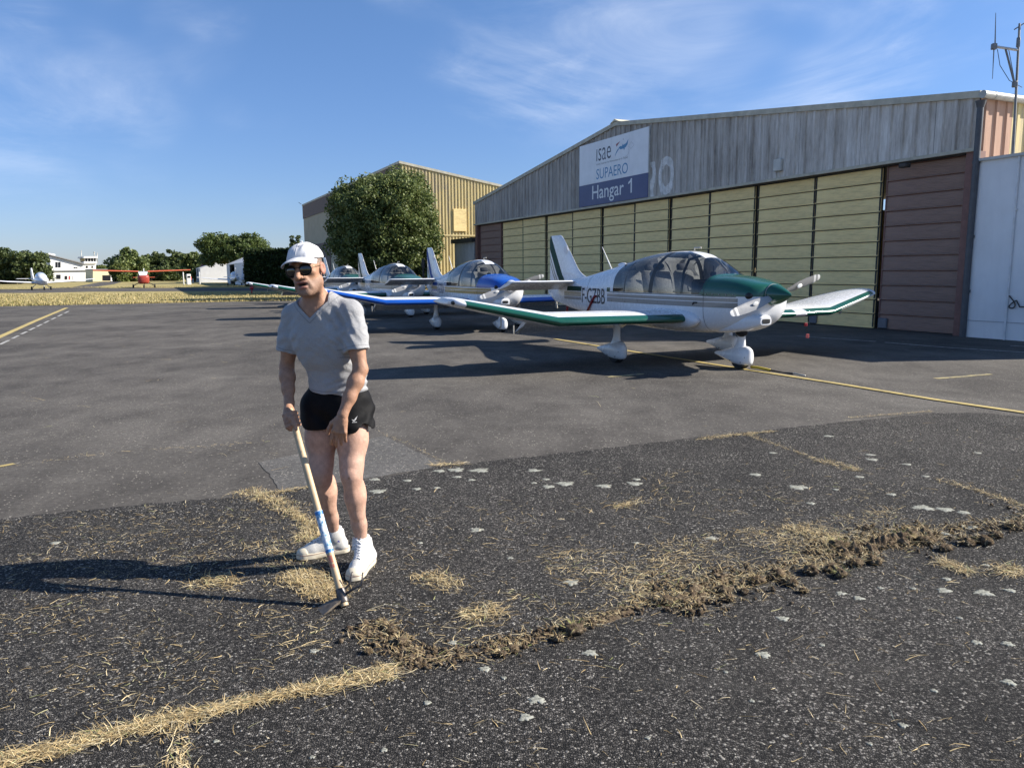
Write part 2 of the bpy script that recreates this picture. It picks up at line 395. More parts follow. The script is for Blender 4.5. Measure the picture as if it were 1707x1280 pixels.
for (px, py, r) in LICH:
    c = G(px, py, 0.012); R = r*c[1]/FPX*1.0; n = 30; b = MB(); a = np.arange(n)*2*math.pi/n
    ph = rs.rand(6)*6.28
    rr = R*(1+0.16*np.sin(3*a+ph[0])+0.13*np.sin(5*a+ph[1])+0.12*np.sin(9*a+ph[2])+0.12*rs.randn(n).clip(-1.5, 1.5))
    rr = rr.clip(R*0.4, R*1.6)
    ring0 = np.stack([rr*np.cos(a), rr*np.sin(a)*0.9, np.full(n, 0.0005)], 1); ring1 = ring0*np.array([0.86, 0.86, 1])+[0, 0, 0.0025]; ring2 = ring0*np.array([0.4, 0.4, 1])+[0, 0, 0.002+0.001*rs.rand()]
    b.loft([ring0, ring1, ring2], cap=False); b.add([(0, 0, 0.002)], []); k = len(b.v)-1
    b.f += [(2*n+j, 2*n+(j+1) % n, k) for j in range(n)]
    o = build(b, 'lichen_patch', ml.m, tarmac, True, fix=False); o.location = (c[0], c[1], 0.012)

# straw, dry grass, soil
ms = MT('straw'); gi = ms.n('ShaderNodeNewGeometry').outputs['Random Per Island']
ms.col(ms.ramp(gi, [(0.0, (0.20, 0.135, 0.06)), (0.3, (0.42, 0.31, 0.15)), (0.65, (0.58, 0.45, 0.24)), (0.92, (0.66, 0.56, 0.36)), (1.0, (0.25, 0.28, 0.09))])).set(rough=0.75, spec=0.3)
def hash_noise(x, y, seed):
    r = np.random.RandomState(seed); g = r.rand(64, 64); xi = np.floor(x).astype(int); yi = np.floor(y).astype(int); fx = x-xi; fy = y-yi
    fx = fx*fx*(3-2*fx); fy = fy*fy*(3-2*fy); a = g[xi % 64, yi % 64]; b = g[(xi+1) % 64, yi % 64]; c = g[xi % 64, (yi+1) % 64]; d = g[(xi+1) % 64, (yi+1) % 64]
    return (a*(1-fx)+b*fx)*(1-fy)+(c*(1-fx)+d*fx)*fy
def blades(pos, ang, length, lift, width, bend, rs, seg=3):
    # ribbons of seg quads: pos (n,3) foot, ang heading, lift = elevation angle at the foot, bend = loss of elevation along the blade
    n = len(pos); V = np.zeros((n, seg+1, 2, 3)); p = pos.copy(); el = lift.copy(); hd = ang.copy()
    sd_ = np.stack([-np.sin(ang), np.cos(ang), 0.35*rs.randn(n)], 1); sd_ /= np.linalg.norm(sd_, axis=1)[:, None]
    for i in range(seg+1):
        w = width*(1-(i/seg)**1.5*0.85)
        V[:, i, 0] = p-sd_*w[:, None]/2; V[:, i, 1] = p+sd_*w[:, None]/2
        d = np.stack([np.cos(hd)*np.cos(el), np.sin(hd)*np.cos(el), np.sin(el)], 1); p = p+d*(length/seg)[:, None]
        p[:, 2] = np.maximum(p[:, 2], pos[:, 2]*0+0.0145); el = el-bend; hd = hd+0.25*rs.randn(n)
    base = (np.arange(n)*(seg+1)*2)[:, None, None]+(np.arange(seg)*2)[None, :, None]+np.array([0, 1, 3, 2])[None, None, :]
    return V.reshape(-1, 3), base.reshape(-1, 4)
def along(path, n, wid, rs):
    p = np.array([q[:2] for q in path]); sg = np.linalg.norm(np.diff(p, axis=0), axis=1); cs = np.concatenate([[0], np.cumsum(sg)]); t = rs.rand(n)*cs[-1]
    x = np.interp(t, cs, p[:, 0]); y = np.interp(t, cs, p[:, 1]); i = np.clip(np.searchsorted(cs, t)-1, 0, len(sg)-1); d = np.diff(p, axis=0)[i]/sg[i][:, None]
    o = rs.randn(n)*wid*(0.35+1.1*hash_noise(t*5.3, t*0, 77))+wid*1.1*(hash_noise(t*3.1, t*0+5, 78)-0.5)
    return np.stack([x-d[:, 1]*o, y+d[:, 0]*o, np.full(n, 0.013)], 1)
rs = np.random.RandomState(5)
ROWS = [([G(-60, 1292), G(120, 1247), G(280, 1206), G(440, 1172), G(560, 1147), G(664, 1124)], 3300, 0.021, 0.055),
        ([G(291, 1203), G(298, 1240), G(305, 1300)], 200, 0.022, 0.05),
        ([G(407, 821), G(440, 829), G(480, 850), G(512, 876), G(527, 905), G(505, 893)], 1700, 0.036, 0.05),
        ([G(484, 960), G(515, 970), G(545, 985), G(558, 1003)], 1500, 0.042, 0.055),
        ([G(425, 828), G(470, 822), G(520, 815)], 300, 0.015, 0.04),
        ([G(345, 967), G(372, 978), G(398, 972)], 260, 0.04, 0.06),
        ([G(425, 905), G(440, 918), G(470, 925), G(500, 945)], 220, 0.05, 0.05),
        ([G(1165, 735), G(1210, 729), G(1250, 725), G(1290, 722)], 420, 0.022, 0.05),
        ([G(1245, 727), G(1290, 742), G(1340, 760), G(1370, 775)], 260, 0.022, 0.045),
        ([G(1365, 770), G(1400, 778), G(1432, 788)], 260, 0.03, 0.05),
        ([G(1560, 803), G(1600, 812), G(1650, 828), G(1707, 848)], 260, 0.02, 0.05),
        ([G(1415, 699), G(1460, 695), G(1500, 692), G(1553, 688)], 330, 0.012, 0.04),
        ([G(720, 780), G(745, 777), G(775, 776)], 160, 0.02, 0.06),
        ([G(630, 722), G(680, 742), G(712, 758), G(744, 777)], 90, 0.01, 0.04),
        ([G(1130, 850), G(1090, 800), G(1150, 790)], 50, 0.04, 0.08),
        ([G(705, 962), G(735, 975), G(770, 985)], 230, 0.035, 0.07),
        ([G(1020, 850), G(1045, 845), G(1060, 838)], 90, 0.03, 0.09),
        ([G(770, 1035), G(800, 1028), G(835, 1018)], 260, 0.03, 0.06),
        ([G(1560, 940), G(1600, 950), G(1620, 962)], 240, 0.025, 0.06),
        ([G(1670, 962), G(1700, 950)], 180, 0.03, 0.09),
        ([G(1320, 880), G(1360, 895), G(1400, 905), G(1430, 925)], 800, 0.06, 0.06),
        ([G(0, 783), G(90, 770), G(175, 758), G(345, 748), G(450, 738)], 110, 0.02, 0.05)]
Vs, Fs = [], []; off = 0
def push(V, F):
    global off
    Vs.append(V); Fs.append(F+off); off += len(V)
for path, n, wid, hgt in ROWS:
    n = int(n*1.15); pos = along(path, n, wid*1.05, rs); up = rs.rand(n) < 0.13; a0 = math.atan2(path[-1][1]-path[0][1], path[-1][0]-path[0][0])
    ang = np.where(rs.rand(n) < 0.6, a0+rs.randn(n)*0.55+math.pi*(rs.rand(n) < 0.5), rs.rand(n)*6.283); pos[:, 2] += rs.rand(n)*0.012
    push(*blades(pos, ang, (0.35+rs.rand(n))*hgt*np.where(up, 0.75, 1.0), np.where(up, rad(20)+rs.rand(n)*rad(50), rs.rand(n)*rad(14)), 0.0014+0.0024*rs.rand(n), np.where(up, rad(14), rad(14))*rs.rand(n), rs))
grass_rows = fastmesh('dry_grass', np.concatenate(Vs), np.concatenate(Fs), ms.m); tag(grass_rows, 'dry yellow grass growing in the joints of the tarmac', 'dry grass', kind='stuff')
# loose straw thrown about by the hoe
Vs, Fs, off = [], [], 0
def field_pos(n, quad_, rs):
    a, b, c, d = [np.array(G(*q)[:2]) for q in quad_]; u = rs.rand(n)[:, None]; w = rs.rand(n)[:, None]
    q = (a*(1-u)+b*u)*(1-w)+(d*(1-u)+c*u)*w
    return np.concatenate([q, np.full((n, 1), 0.0145)], 1)
for quad_, n, ln in [([(-60, 900), (1707, 700), (1760, 1290), (-60, 1300)], 1500, 0.05), ([(560, 860), (1500, 800), (1560, 950), (640, 1110)], 1500, 0.05), ([(900, 930), (1500, 850), (1520, 930), (960, 1040)], 5200, 0.045), ([(0, 870), (560, 815), (560, 1100), (0, 1250)], 5200, 0.03), ([(640, 1010), (1100, 960), (1120, 1000), (700, 1110)], 800, 0.04), ([(-60, 560), (460, 560), (560, 815), (-60, 870)], 420, 0.10), ([(620, 640), (1707, 640), (1707, 700), (620, 790)], 70, 0.09), ([(560, 1120), (1707, 900), (1707, 1290), (300, 1290)], 420, 0.04)]:
    pos = field_pos(n, quad_, rs)
    # clumping: keep by a lumpy density
    k = np.sin(pos[:, 0]*5.1+1.3*np.sin(pos[:, 1]*3.7))*np.sin(pos[:, 1]*6.3+1.7*np.sin(pos[:, 0]*4.3))
    pos = pos[rs.rand(n) < 0.55+0.5*k]; n = len(pos)
    L_ = ln*(0.25+rs.rand(n)**2*1.9)
    push(*blades(pos, rs.randn(n)*0.9+2.9*(rs.rand(n) < 0.5)+0.3, L_, rs.rand(n)*rad(16), 0.0013+0.0022*rs.rand(n), rad(9)*rs.rand(n), rs))
straw_o = fastmesh('loose_straw', np.concatenate(Vs), np.concatenate(Fs), ms.m); tag(straw_o, 'loose bits of dry straw scattered over the tarmac', 'straw', kind='stuff')

# dug soil: a low lumpy ridge along the cleared joint, crumbs and clods
mso = MT('dug_soil'); n1 = mso.noise(38, 6, 0.7); mso.col(mso.ramp(mso.math('ADD', mso.math('MULTIPLY', n1, 0.6), mso.math('MULTIPLY', mso.noise(160, 4, 0.7), 0.4)), [(0.34, (0.022, 0.015, 0.010)), (0.48, (0.10, 0.072, 0.048)), (0.66, (0.32, 0.25, 0.17))])).set(rough=1.0, spec=0.1); mso.bump(mso.noise(110, 5, 0.7), 1.0, 0.012)
M_soil = mso.m
RIDGE = [([(596, 1046), (615, 1054), (650, 1072), (690, 1098), (712, 1112)], 0.042, 0.016, 1), ([(700, 1112), (760, 1098), (830, 1082), (900, 1064), (985, 1042), (1090, 1008)], 0.036, 0.016, 2),
         ([(1085, 1010), (1150, 992), (1230, 972), (1310, 950), (1400, 928), (1480, 908), (1580, 892), (1660, 878), (1760, 862)], 0.085, 0.046, 3), ([(520, 985), (540, 995), (556, 1002)], 0.03, 0.012, 4)]
Vs, Fs, off = [], [], 0
for px_, wid, hgt, sd0 in RIDGE:
    p = np.array([G(*q)[:2] for q in px_]); sg = np.linalg.norm(np.diff(p, axis=0), axis=1); cs = np.concatenate([[0], np.cumsum(sg)])
    nu = int(cs[-1]/0.008); nv = int(4*wid/0.008); t = np.linspace(0, cs[-1], nu); x = np.interp(t, cs, p[:, 0]); y = np.interp(t, cs, p[:, 1])
    dx = np.gradient(x); dy = np.gradient(y); nn = np.hypot(dx, dy); nx, ny = -dy/nn, dx/nn
    w = np.linspace(-2, 2, nv)*wid; X = x[:, None]+nx[:, None]*w; Y = y[:, None]+ny[:, None]*w
    prof = np.clip(2.4*hash_noise(X*6, Y*6, sd0+20)-0.55, 0.0, 1.35)*np.exp(-(w/wid)**2*1.1)[None, :]*np.minimum(1, np.minimum(t, cs[-1]-t)/0.06)[:, None]
    hn = 0.2*hash_noise(X*9, Y*9, sd0)+0.45*hash_noise(X*22, Y*22, sd0+9)+0.35*hash_noise(X*60, Y*60, sd0+5)
    Z = 0.012+hgt*(prof*(hn-0.22)*2.6-0.34)
    Vs.append(np.stack([X, Y, Z], -1).reshape(-1, 3))
    i = (np.arange(nu-1)*nv)[:, None]+np.arange(nv-1)[None, :]
    Fs.append(np.stack([i, i+1, i+nv+1, i+nv], -1).reshape(-1, 4)+off); off += nu*nv
soil = fastmesh('dug_soil', np.concatenate(Vs), np.concatenate(Fs), M_soil, smooth=True); tag(soil, 'brown soil hoed out of the joint and heaped along it', 'soil', kind='stuff')
bm = bmesh.new(); bmesh.ops.create_icosphere(bm, subdivisions=1, radius=1); bm.verts.index_update(); ico_v = np.array([q.co[:] for q in bm.verts]); ico_f = np.array([[w.index for w in f.verts] for f in bm.faces]); bm.free()
Vs, Fs, off = [], [], 0
for px_, wid, hgt, sd0 in RIDGE:
    n = {1: 600, 2: 650, 3: 2600, 4: 120}[sd0]; pos = along([G(*q) for q in px_], n, wid*1.0, rs); pos = pos[(hash_noise(pos[:, 0]*6, pos[:, 1]*6, sd0+20) > 0.36) | (rs.rand(n) < 0.25)]; n = len(pos); s = 0.0025+0.010*rs.rand(n)**3+0.006*rs.rand(n)**8
    V = ico_v[None]*(s[:, None, None]*(0.7+0.6*rs.rand(n, 1, 3)))*(0.75+0.5*rs.rand(n, len(ico_v), 1)); V += pos[:, None]; V[..., 2] += (hgt*0.35*rs.rand(n))[:, None]
    Vs.append(V.reshape(-1, 3)); Fs.append(((np.arange(n)*len(ico_v))[:, None, None]+ico_f[None]).reshape(-1, 3)+off); off += n*len(ico_v)
crumbs = fastmesh('soil_crumbs', np.concatenate(Vs), np.concatenate(Fs), M_soil); tag(crumbs, 'loose crumbs of brown soil beside the hoed joint', 'soil', kind='stuff')
# straw and roots mixed into the heap
Vs, Fs, off = [], [], 0
for px_, wid, hgt, sd0 in RIDGE:
    n = {1: 260, 2: 450, 3: 4600, 4: 60}[sd0]; pos = along([G(*q) for q in px_], n, wid*0.9, rs); kk = hash_noise(pos[:, 0]*6, pos[:, 1]*6, sd0+20); pos = pos[(kk > 0.34) | (rs.rand(n) < 0.3)]; n = len(pos); pos[:, 2] += rs.rand(n)*hgt*0.7
    push(*blades(pos, rs.rand(n)*6.283, 0.02+0.06*rs.rand(n)**1.6, rad(-5)+rs.rand(n)*rad(45), 0.0012+0.0018*rs.rand(n), rad(22)*rs.rand(n), rs))
roots = fastmesh('pulled_grass', np.concatenate(Vs), np.concatenate(Fs), ms.m); tag(roots, 'pulled-up dry grass and roots mixed into the soil heap', 'dry grass', kind='stuff')
bm = bmesh.new(); bmesh.ops.create_icosphere(bm, subdivisions=3, radius=1); bm.verts.index_update(); i3v = np.array([q.co[:] for q in bm.verts]); i3f = np.array([[w.index for w in f.verts] for f in bm.faces]); bm.free()
CLODS = [(1112,1003,16),(1135,1000,14),(1160,1006,12),(1205,985,15),(1215,997,12),(1262,968,14),(1295,960,18),(1318,972,14),(1352,952,16),(1385,948,15),(1402,958,14),(1398,912,17),(1425,940,14),(1455,935,15),(1505,897,16),(1540,903,15),(1575,915,13),(1610,905,14),(1640,903,15),(1660,893,12),(1690,878,14),(955,1052,20),(930,1065,11),(855,1082,13),(835,1090,11),(650,1050,15),(668,1070,14),(640,1040,11),(690,1085,10),(612,1085,9),(1150,1020,10),(1240,985,10),(1340,985,9)]
mgr = MT('green_tuft'); gg = mgr.n('ShaderNodeNewGeometry').outputs['Random Per Island']; mgr.col(mgr.ramp(gg, [(0, (0.10, 0.13, 0.03)), (0.5, (0.24, 0.24, 0.07)), (1, (0.42, 0.36, 0.14))])).set(rough=0.8)
for k, (px, py, r) in enumerate(CLODS):
    c = G(px, py, 0.02); R = r*c[1]/FPX*0.82; rr = np.random.RandomState(200+k)
    a = i3v*3.1+rr.rand(3)*20; d = 0.62*(hash_noise(a[:, 0]+a[:, 2], a[:, 1]-a[:, 2]*0.7, 3+k)-0.5)+0.5*(hash_noise(a[:, 0]*2.6+5, a[:, 1]*2.6+a[:, 2]*2.2, 7+k)-0.5)+0.12*rr.randn(len(a)).clip(-1.5, 1.5)
    v = i3v*(1+d)[:, None]*np.array([1.15, 0.9, 0.62])*R
    lab = {11: 'turf clod with a bright green tuft on top of the soil heap', 21: 'big turf clod with greenish blades at the middle of the joint', 10: 'turf clod with a few green blades at the front edge of the heap', 14: 'greenish turf clod at the back of the heap near the right edge'}.get(k) or ('small dark clod of soil dug out beside the hoe blade' if px < 700 else 'dark clod of soil on the middle stretch of the hoed joint' if px < 1000 else 'dug-up clod of dark soil with dry roots in the long heap at right')
    o = thing('turf_clod', lab, 'turf clod', (c[0], c[1], 0.018+R*0.25), rr.rand()*6.28, 'turf clods along the hoed joint')
    body = fastmesh('soil_lump', v, i3f, M_soil, o)
    nb = 46; dirs = rr.randn(nb, 3); dirs[:, 2] = abs(dirs[:, 2]); dirs /= np.linalg.norm(dirs, axis=1)[:, None]; pos = dirs*np.array([1.05, 0.85, 0.55])*R
    Vb, Fb = blades(pos+[0, 0, 0.2], np.arctan2(dirs[:, 1], dirs[:, 0])+rr.randn(nb)*0.6, R*(0.5+0.9*rr.rand(nb)), rr.rand(nb)*rad(60), 0.0014+0.002*rr.rand(nb), rad(25)*rr.rand(nb), rr)
    Vb[:, 2] -= 0.2
    fastmesh('dry_roots', Vb, Fb, mgr.m if k in (11, 21, 10, 14) else ms.m, o)

# grass of the airfield beyond the apron: tufts standing up from the field
mfg = MT('field_grass'); gi2 = mfg.n('ShaderNodeNewGeometry').outputs['Random Per Island']
mfg.col(mfg.ramp(m_ := mfg.math('ADD', mfg.math('MULTIPLY', gi2, 0.5), mfg.math('MULTIPLY', mfg.noise(0.35, 4), 0.5)), [(0.25, (0.13, 0.14, 0.05)), (0.45, (0.30, 0.25, 0.11)), (0.62, (0.42, 0.34, 0.17)), (0.8, (0.50, 0.42, 0.24))])).set(rough=1.0, spec=0.1)
n = 30000; yy = 38+58*rs.rand(n)**1.5; xx = -0.72*yy+rs.rand(n)*yy*0.52
e_x = np.array([p[0] for p in far_edge]); e_y = np.array([p[1] for p in far_edge]); o_ = np.argsort(e_x)
ye = np.interp(xx, e_x[o_], e_y[o_]); yy = np.where(yy < ye, ye+(ye-yy)*0.15+rs.rand(n)*0.3, yy)
tw0 = (yy > 62) & (yy < 88); keep = ~tw0; xx, yy = xx[keep], yy[keep]; n = len(xx)
push_v, push_f = blades(np.stack([xx, yy, np.full(n, 0.0)], 1), rs.rand(n)*6.283, 0.05+0.11*rs.rand(n)**2, rad(45)+rs.rand(n)*rad(40), 0.02+0.03*rs.rand(n), rad(12)*rs.rand(n), rs, 2)
fg = fastmesh('field_grass', push_v, push_f, mfg.m); tag(fg, 'dry grass of the airfield beyond the apron edge', 'grass', kind='stuff')
# ================================================================== hangar with the sliding doors
HA = rad(115.0); HP = np.array([10.24, 17.52]); HD = np.array([math.cos(HA), math.sin(HA)]); HN = np.array([-math.sin(HA), math.cos(HA)])
def HW(s, o, z=0.0): q = HP+HD*s+HN*o; return np.array([q[0], q[1], z])
def clad_mat(name, light, dark, brown, streak=1.0):
    m = MT(name); v = m.mapping((1.6, 1.6, 0.16)); n1 = m.noise(2.2, 7, 0.7, v); n2 = m.noise(9, 5, 0.7, m.mapping((1.3, 1.3, 0.25))); n3 = m.noise(0.16, 3, 0.5)
    f = m.math('ADD', m.math('MULTIPLY', n1, 0.45), m.math('ADD', m.math('MULTIPLY', n2, 0.25), m.math('MULTIPLY', n3, 0.30)))
    c = m.ramp(f, [(0.36, dark), (0.47, brown), (0.60, light), (0.75, tuple(x*1.15 for x in light))])
    if streak != 1.0:      # the north half of the gable has weathered darker and browner
        sx_ = m.n('ShaderNodeSeparateXYZ'); m.l(m.coord(), sx_.inputs[0]); w_ = m.rng(m.math('ADD', sx_.outputs[0], m.math('MULTIPLY', m.noise(0.8, 5, 0.7, v), 5.0)), 8.5, 16.0)
        c = m.mix(m.math('MULTIPLY', w_, streak), c, m.ramp(f, [(0.36, tuple(x*0.7 for x in dark)), (0.55, tuple(x*0.85 for x in brown)), (0.75, light)]))
    m.col(c).set(rough=0.75, spec=0.3, metal=0.0); m.bump(m.noise(40, 4), 0.15, 0.01); return m.m
M_fascia = clad_mat('weathered_cladding', (0.74, 0.72, 0.68), (0.20, 0.18, 0.16), (0.47, 0.435, 0.39), 0.85)
M_trim = plain('roof_trim', (0.46, 0.43, 0.34), 0.6, var=0.2, scale=4)
def door_mat(name, c):
    m = MT(name); n1 = m.noise(1.4, 6, 0.65, m.mapping((0.35, 1, 2.6))); n2 = m.noise(14, 5, 0.65, m.mapping((0.25, 1, 3.0))); n3 = m.noise(1.1, 4)
    f = m.math('ADD', m.math('MULTIPLY', n1, 0.5), m.math('ADD', m.math('MULTIPLY', n2, 0.25), m.math('MULTIPLY', n3, 0.25)))
    m.col(m.ramp(f, [(0.34, tuple(x*0.62 for x in c)), (0.5, c), (0.68, tuple(min(1, x*1.18) for x in c))])).set(rough=0.72, spec=0.3)
    sp = m.n('ShaderNodeSeparateXYZ'); m.l(m.coord(), sp.inputs[0])
    w = m.math('SINE', m.math('MULTIPLY', sp.outputs[2], 160.0)); m.bump(w, 0.35, 0.006); return m.m
M_doory = door_mat('yellow_door_paint', (0.90, 0.695, 0.33)); M_doorb = door_mat('brown_door_paint', (0.285, 0.19, 0.15))
M_dark = plain('dark_steel', (0.035, 0.032, 0.03), 0.7, var=0.3); M_brownsteel = plain('brown_steel', (0.20, 0.10, 0.08), 0.65, var=0.2)
M_pipe = plain('grey_downpipe', (0.075, 0.08, 0.09), 0.5, var=0.2); M_zinc = plain('zinc_gutter', (0.38, 0.37, 0.34), 0.5, metal=0.3, var=0.2)
M_roofsh = plain('roof_sheet', (0.33, 0.32, 0.30), 0.6, var=0.2, scale=1.0)
M_pink = clad_mat('pink_cladding', (0.52, 0.33, 0.24), (0.34, 0.2, 0.15), (0.45, 0.28, 0.2)); M_yelclad = clad_mat('yellow_cladding', (0.68, 0.57, 0.30), (0.36, 0.31, 0.24), (0.60, 0.49, 0.25))
hangar = thing('aircraft_hangar', 'long grey-clad hangar with yellow and brown sliding doors behind the aeroplanes', 'hangar', (HP[0], HP[1], 0), HA)
LEN, RIDGE_S, EAVE, RIDGE_Z, DOORH, DEEP = 28.95, 14.55, 5.25, 7.08, 4.08, 26.0
def gz(s): return EAVE+(RIDGE_Z-EAVE)*(1-abs(s-RIDGE_S)/RIDGE_S) if 0 <= s <= 2*RIDGE_S else EAVE-(RIDGE_Z-EAVE)/RIDGE_S*max(-s, s-2*RIDGE_S)
def corr_strip(s0, s1, pitch, depth, zb, zt, ax='s', base=0.0, rib=0.22):
    # trapezoid ribbed sheet, profile along s, rising along z; depth proud of base
    prof = []; s = s0; k = 0
    xs = []
    n = max(1, int(round((s1-s0)/pitch))); p = (s1-s0)/n
    for i in range(n):
        a = s0+i*p
        xs += [(a, 0), (a+p*(0.5-rib*0.85), 0), (a+p*(0.5-rib*0.5), depth), (a+p*(0.5+rib*0.5), depth), (a+p*(0.5+rib*0.85), 0)]
    xs.append((s1, 0)); b = MB()
    for (x, o) in xs: b.v += [(x, base+o, zb(x)), (x, base+o, zt(x))]
    for i in range(len(xs)-1): b.f.append((2*i, 2*i+2, 2*i+3, 2*i+1))
    return b
npan = 28; wp = LEN/npan
for i in range(npan):
    s0 = i*wp; b = corr_strip(s0+0.003, s0+wp-0.003, 0.345, 0.045, lambda s: DOORH+0.06, lambda s: gz(s)-0.02, base=0.004*(i % 2))
    build(b, 'cladding_panel', M_fascia, hangar, fix=False)
b = MB()     # carcass behind the cladding: lintel back, roof, walls
b.box((LEN/2, -0.12, DOORH+0.12), (LEN, 0.16, 0.30)); build(b, 'door_lintel', M_dark, hangar)
b = MB(); b.prism([(0.02, DOORH+0.02), (LEN-0.02, DOORH+0.02), (LEN-0.02, EAVE-0.02), (RIDGE_S, RIDGE_Z-0.05), (0.02, EAVE-0.02)], 1, -0.06, -0.03); build(b, 'fascia_backing', M_dark, hangar)
b = MB(); b.box((LEN/2, 0.055, DOORH+0.035), (LEN+0.06, 0.07, 0.075)); build(b, 'lintel_trim', M_trim, hangar)
for (sa, sb) in ((-0.06, RIDGE_S), (RIDGE_S, LEN+0.06)):
    b = MB(); za, zb_ = gz(sa), gz(sb)
    b.add([(sa, 0.09, za-0.05), (sb, 0.09, zb_-0.05), (sb, 0.09, zb_+0.10), (sa, 0.09, za+0.10), (sa, -0.10, za-0.05), (sb, -0.10, zb_-0.05), (sb, -0.10, zb_+0.10), (sa, -0.10, za+0.10)], [(0,1,2,3),(4,7,6,5),(3,2,6,7),(0,4,5,1),(0,3,7,4),(1,5,6,2)])
    build(b, 'roof_edge_trim', M_trim, hangar)
    b = MB(); b.add([(sa, -0.1, za+0.06), (sb, -0.1, zb_+0.06), (sb, -DEEP, zb_+0.06), (sa, -DEEP, za+0.06), (sa, -0.1, za), (sb, -0.1, zb_), (sb, -DEEP, zb_), (sa, -DEEP, za)], [(0,1,2,3),(4,7,6,5),(0,4,5,1),(2,6,7,3),(0,3,7,4),(1,5,6,2)]); build(b, 'roof', M_roofsh, hangar)
b = MB(); b.prism([(RIDGE_S-0.32, RIDGE_Z+0.07), (RIDGE_S, RIDGE_Z+0.20), (RIDGE_S+0.32, RIDGE_Z+0.07), (RIDGE_S, RIDGE_Z+0.12)], 1, 0.12, -DEEP); build(b, 'ridge_cap', plain('cream_ridge', (0.66, 0.60, 0.44), 0.6), hangar)
b = MB(); b.box((LEN-0.05, -DEEP/2-0.2, EAVE/2), (0.1, DEEP-0.4, EAVE)); b.box((LEN/2, -DEEP-0.06, EAVE/2), (LEN, 0.1, EAVE)); build(b, 'far_wall', M_yelclad, hangar)
# door leaves on stepped tracks, each of eleven lapped boards
EDG = [0.24, 2.45, 4.66, 6.95, 9.12, 11.26, 13.47, 15.81, 18.23, 20.70, 23.18, 25.69, 28.55]
NR = 11; RH = (DOORH-0.06)/NR
for k in range(12):
    s0, s1 = EDG[k], EDG[k+1]; brown = k in (0, 11); o0 = -0.16-0.055*((k+1) % 2); wid = s1-s0-0.075
    leaf = bpy.data.objects.new('door_leaf', None); COL.objects.link(leaf); leaf.parent = hangar; leaf.location = ((s0+s1)/2+(0.02 if k else 0), o0, 0.03)
    b = MB(); b.box((0, -0.045, DOORH/2), (wid+0.02, 0.05, DOORH)); build(b, 'leaf_backing', M_dark if not brown else M_brownsteel, leaf)  # dark backing deepens the shade lines in the gaps between boards
    bb = MB(); h = RH-0.022; w2 = wid/2
    # board profile: proud drip lip at the foot, flat face, small top return
    pr = [(-0.02, 0.0), (0.040, 0.0), (0.040, 0.016), (0.014, 0.030), (0.008, h-0.012), (0.0, h), (-0.02, h)]
    bb.prism(pr, 0, -w2, w2)
    src = build(bb, 'board', M_doorb if brown else M_doory, leaf)
    for r in range(NR):
        o = src if r == 0 else inst(src, 'board', leaf)
        o.location = (0, 0, r*RH+0.004); 
    for sx in (-1, 1): b = MB(); b.box((sx*(w2-0.02), 0.012, DOORH/2), (0.035, 0.03, DOORH-0.02)); build(b, 'edge_stile', M_dark if not brown else M_brownsteel, leaf)
    if k < 3 or k == 6:
        b = MB(); b.bbox((w2-0.16, 0.05, 0.14), (0.26, 0.07, 0.26), 0.02); build(b, 'wheel_guard', plain('grey_plate', (0.13, 0.14, 0.16), 0.6), leaf)
b = MB(); b.box((0.06, -0.10, DOORH/2), (0.30, 0.22, DOORH)); build(b, 'door_jamb', M_brownsteel, hangar)
b = MB(); b.box((LEN-0.16, -0.10, DOORH/2), (0.30, 0.22, DOORH)); build(b, 'door_jamb', M_brownsteel, hangar)
b = MB(); b.box((LEN/2, -0.17, 0.012), (LEN, 0.26, 0.02)); build(b, 'door_track', M_dark, hangar)
# side wall seen over the annex: ribbed sheets, pink then yellow
def side_strip(o0, o1, mat, zb):
    b = corr_strip(o0, o1, 0.33, 0.035, lambda s: zb, lambda s: EAVE-0.02)
    b.v = [(-0.02-y, -x, z) for (x, y, z) in b.v]; return build(b, 'side_sheet', mat, hangar, fix=False)
for i in range(24): side_strip(0.02+i*1.1, 0.02+(i+1)*1.1-0.006, M_pink if i < 1 else M_yelclad, 0.0)
b = MB(); pts = [(-0.13, 0.10, EAVE+0.0), (-0.13, -DEEP, EAVE+0.0)]; b.tube(pts, 0.085, 10); build(b, 'gutter', M_zinc, hangar, True, angle=40)
for i in range(14):
    b = MB(); b.tube([(-0.13, -0.25-i*0.62, EAVE), (-0.13, -0.28-i*0.62, EAVE)], 0.092, 10); build(b, 'gutter_bracket', M_zinc, hangar, True, angle=40)
b = MB(); b.tube([(-0.10, 0.10, 5.02), (-0.10, 0.10, 4.0), (-0.09, 0.10, 2.0), (-0.09, 0.10, 0.0)], 0.068, 12); b.tube([(-0.10, 0.10, 5.12), (-0.10, 0.10, 4.98)], [0.11, 0.075], 12)
for z in (3.8, 2.2, 1.0): b.tube([(-0.10, 0.10, z), (-0.10, 0.10, z+0.06)], 0.080, 12)
build(b, 'downpipe', M_pipe, hangar, True, angle=40)
b = MB(); b.bbox((5.86, 0.10, 4.50), (0.30, 0.10, 0.34), 0.02); b.tube([(5.86, 0.08, 4.34), (5.86, 0.08, 4.12)], 0.012, 6); build(b, 'junction_box', plain('grey_box', (0.52, 0.52, 0.48), 0.5), hangar)
b = MB(); b.tube([(1.6, 0.02, 4.02), (1.6, 0.20, 3.99)], 0.015, 6); b.bbox((1.55, 0.28, 3.95), (0.22, 0.18, 0.10), 0.02); build(b, 'flood_lamp', M_dark, hangar)
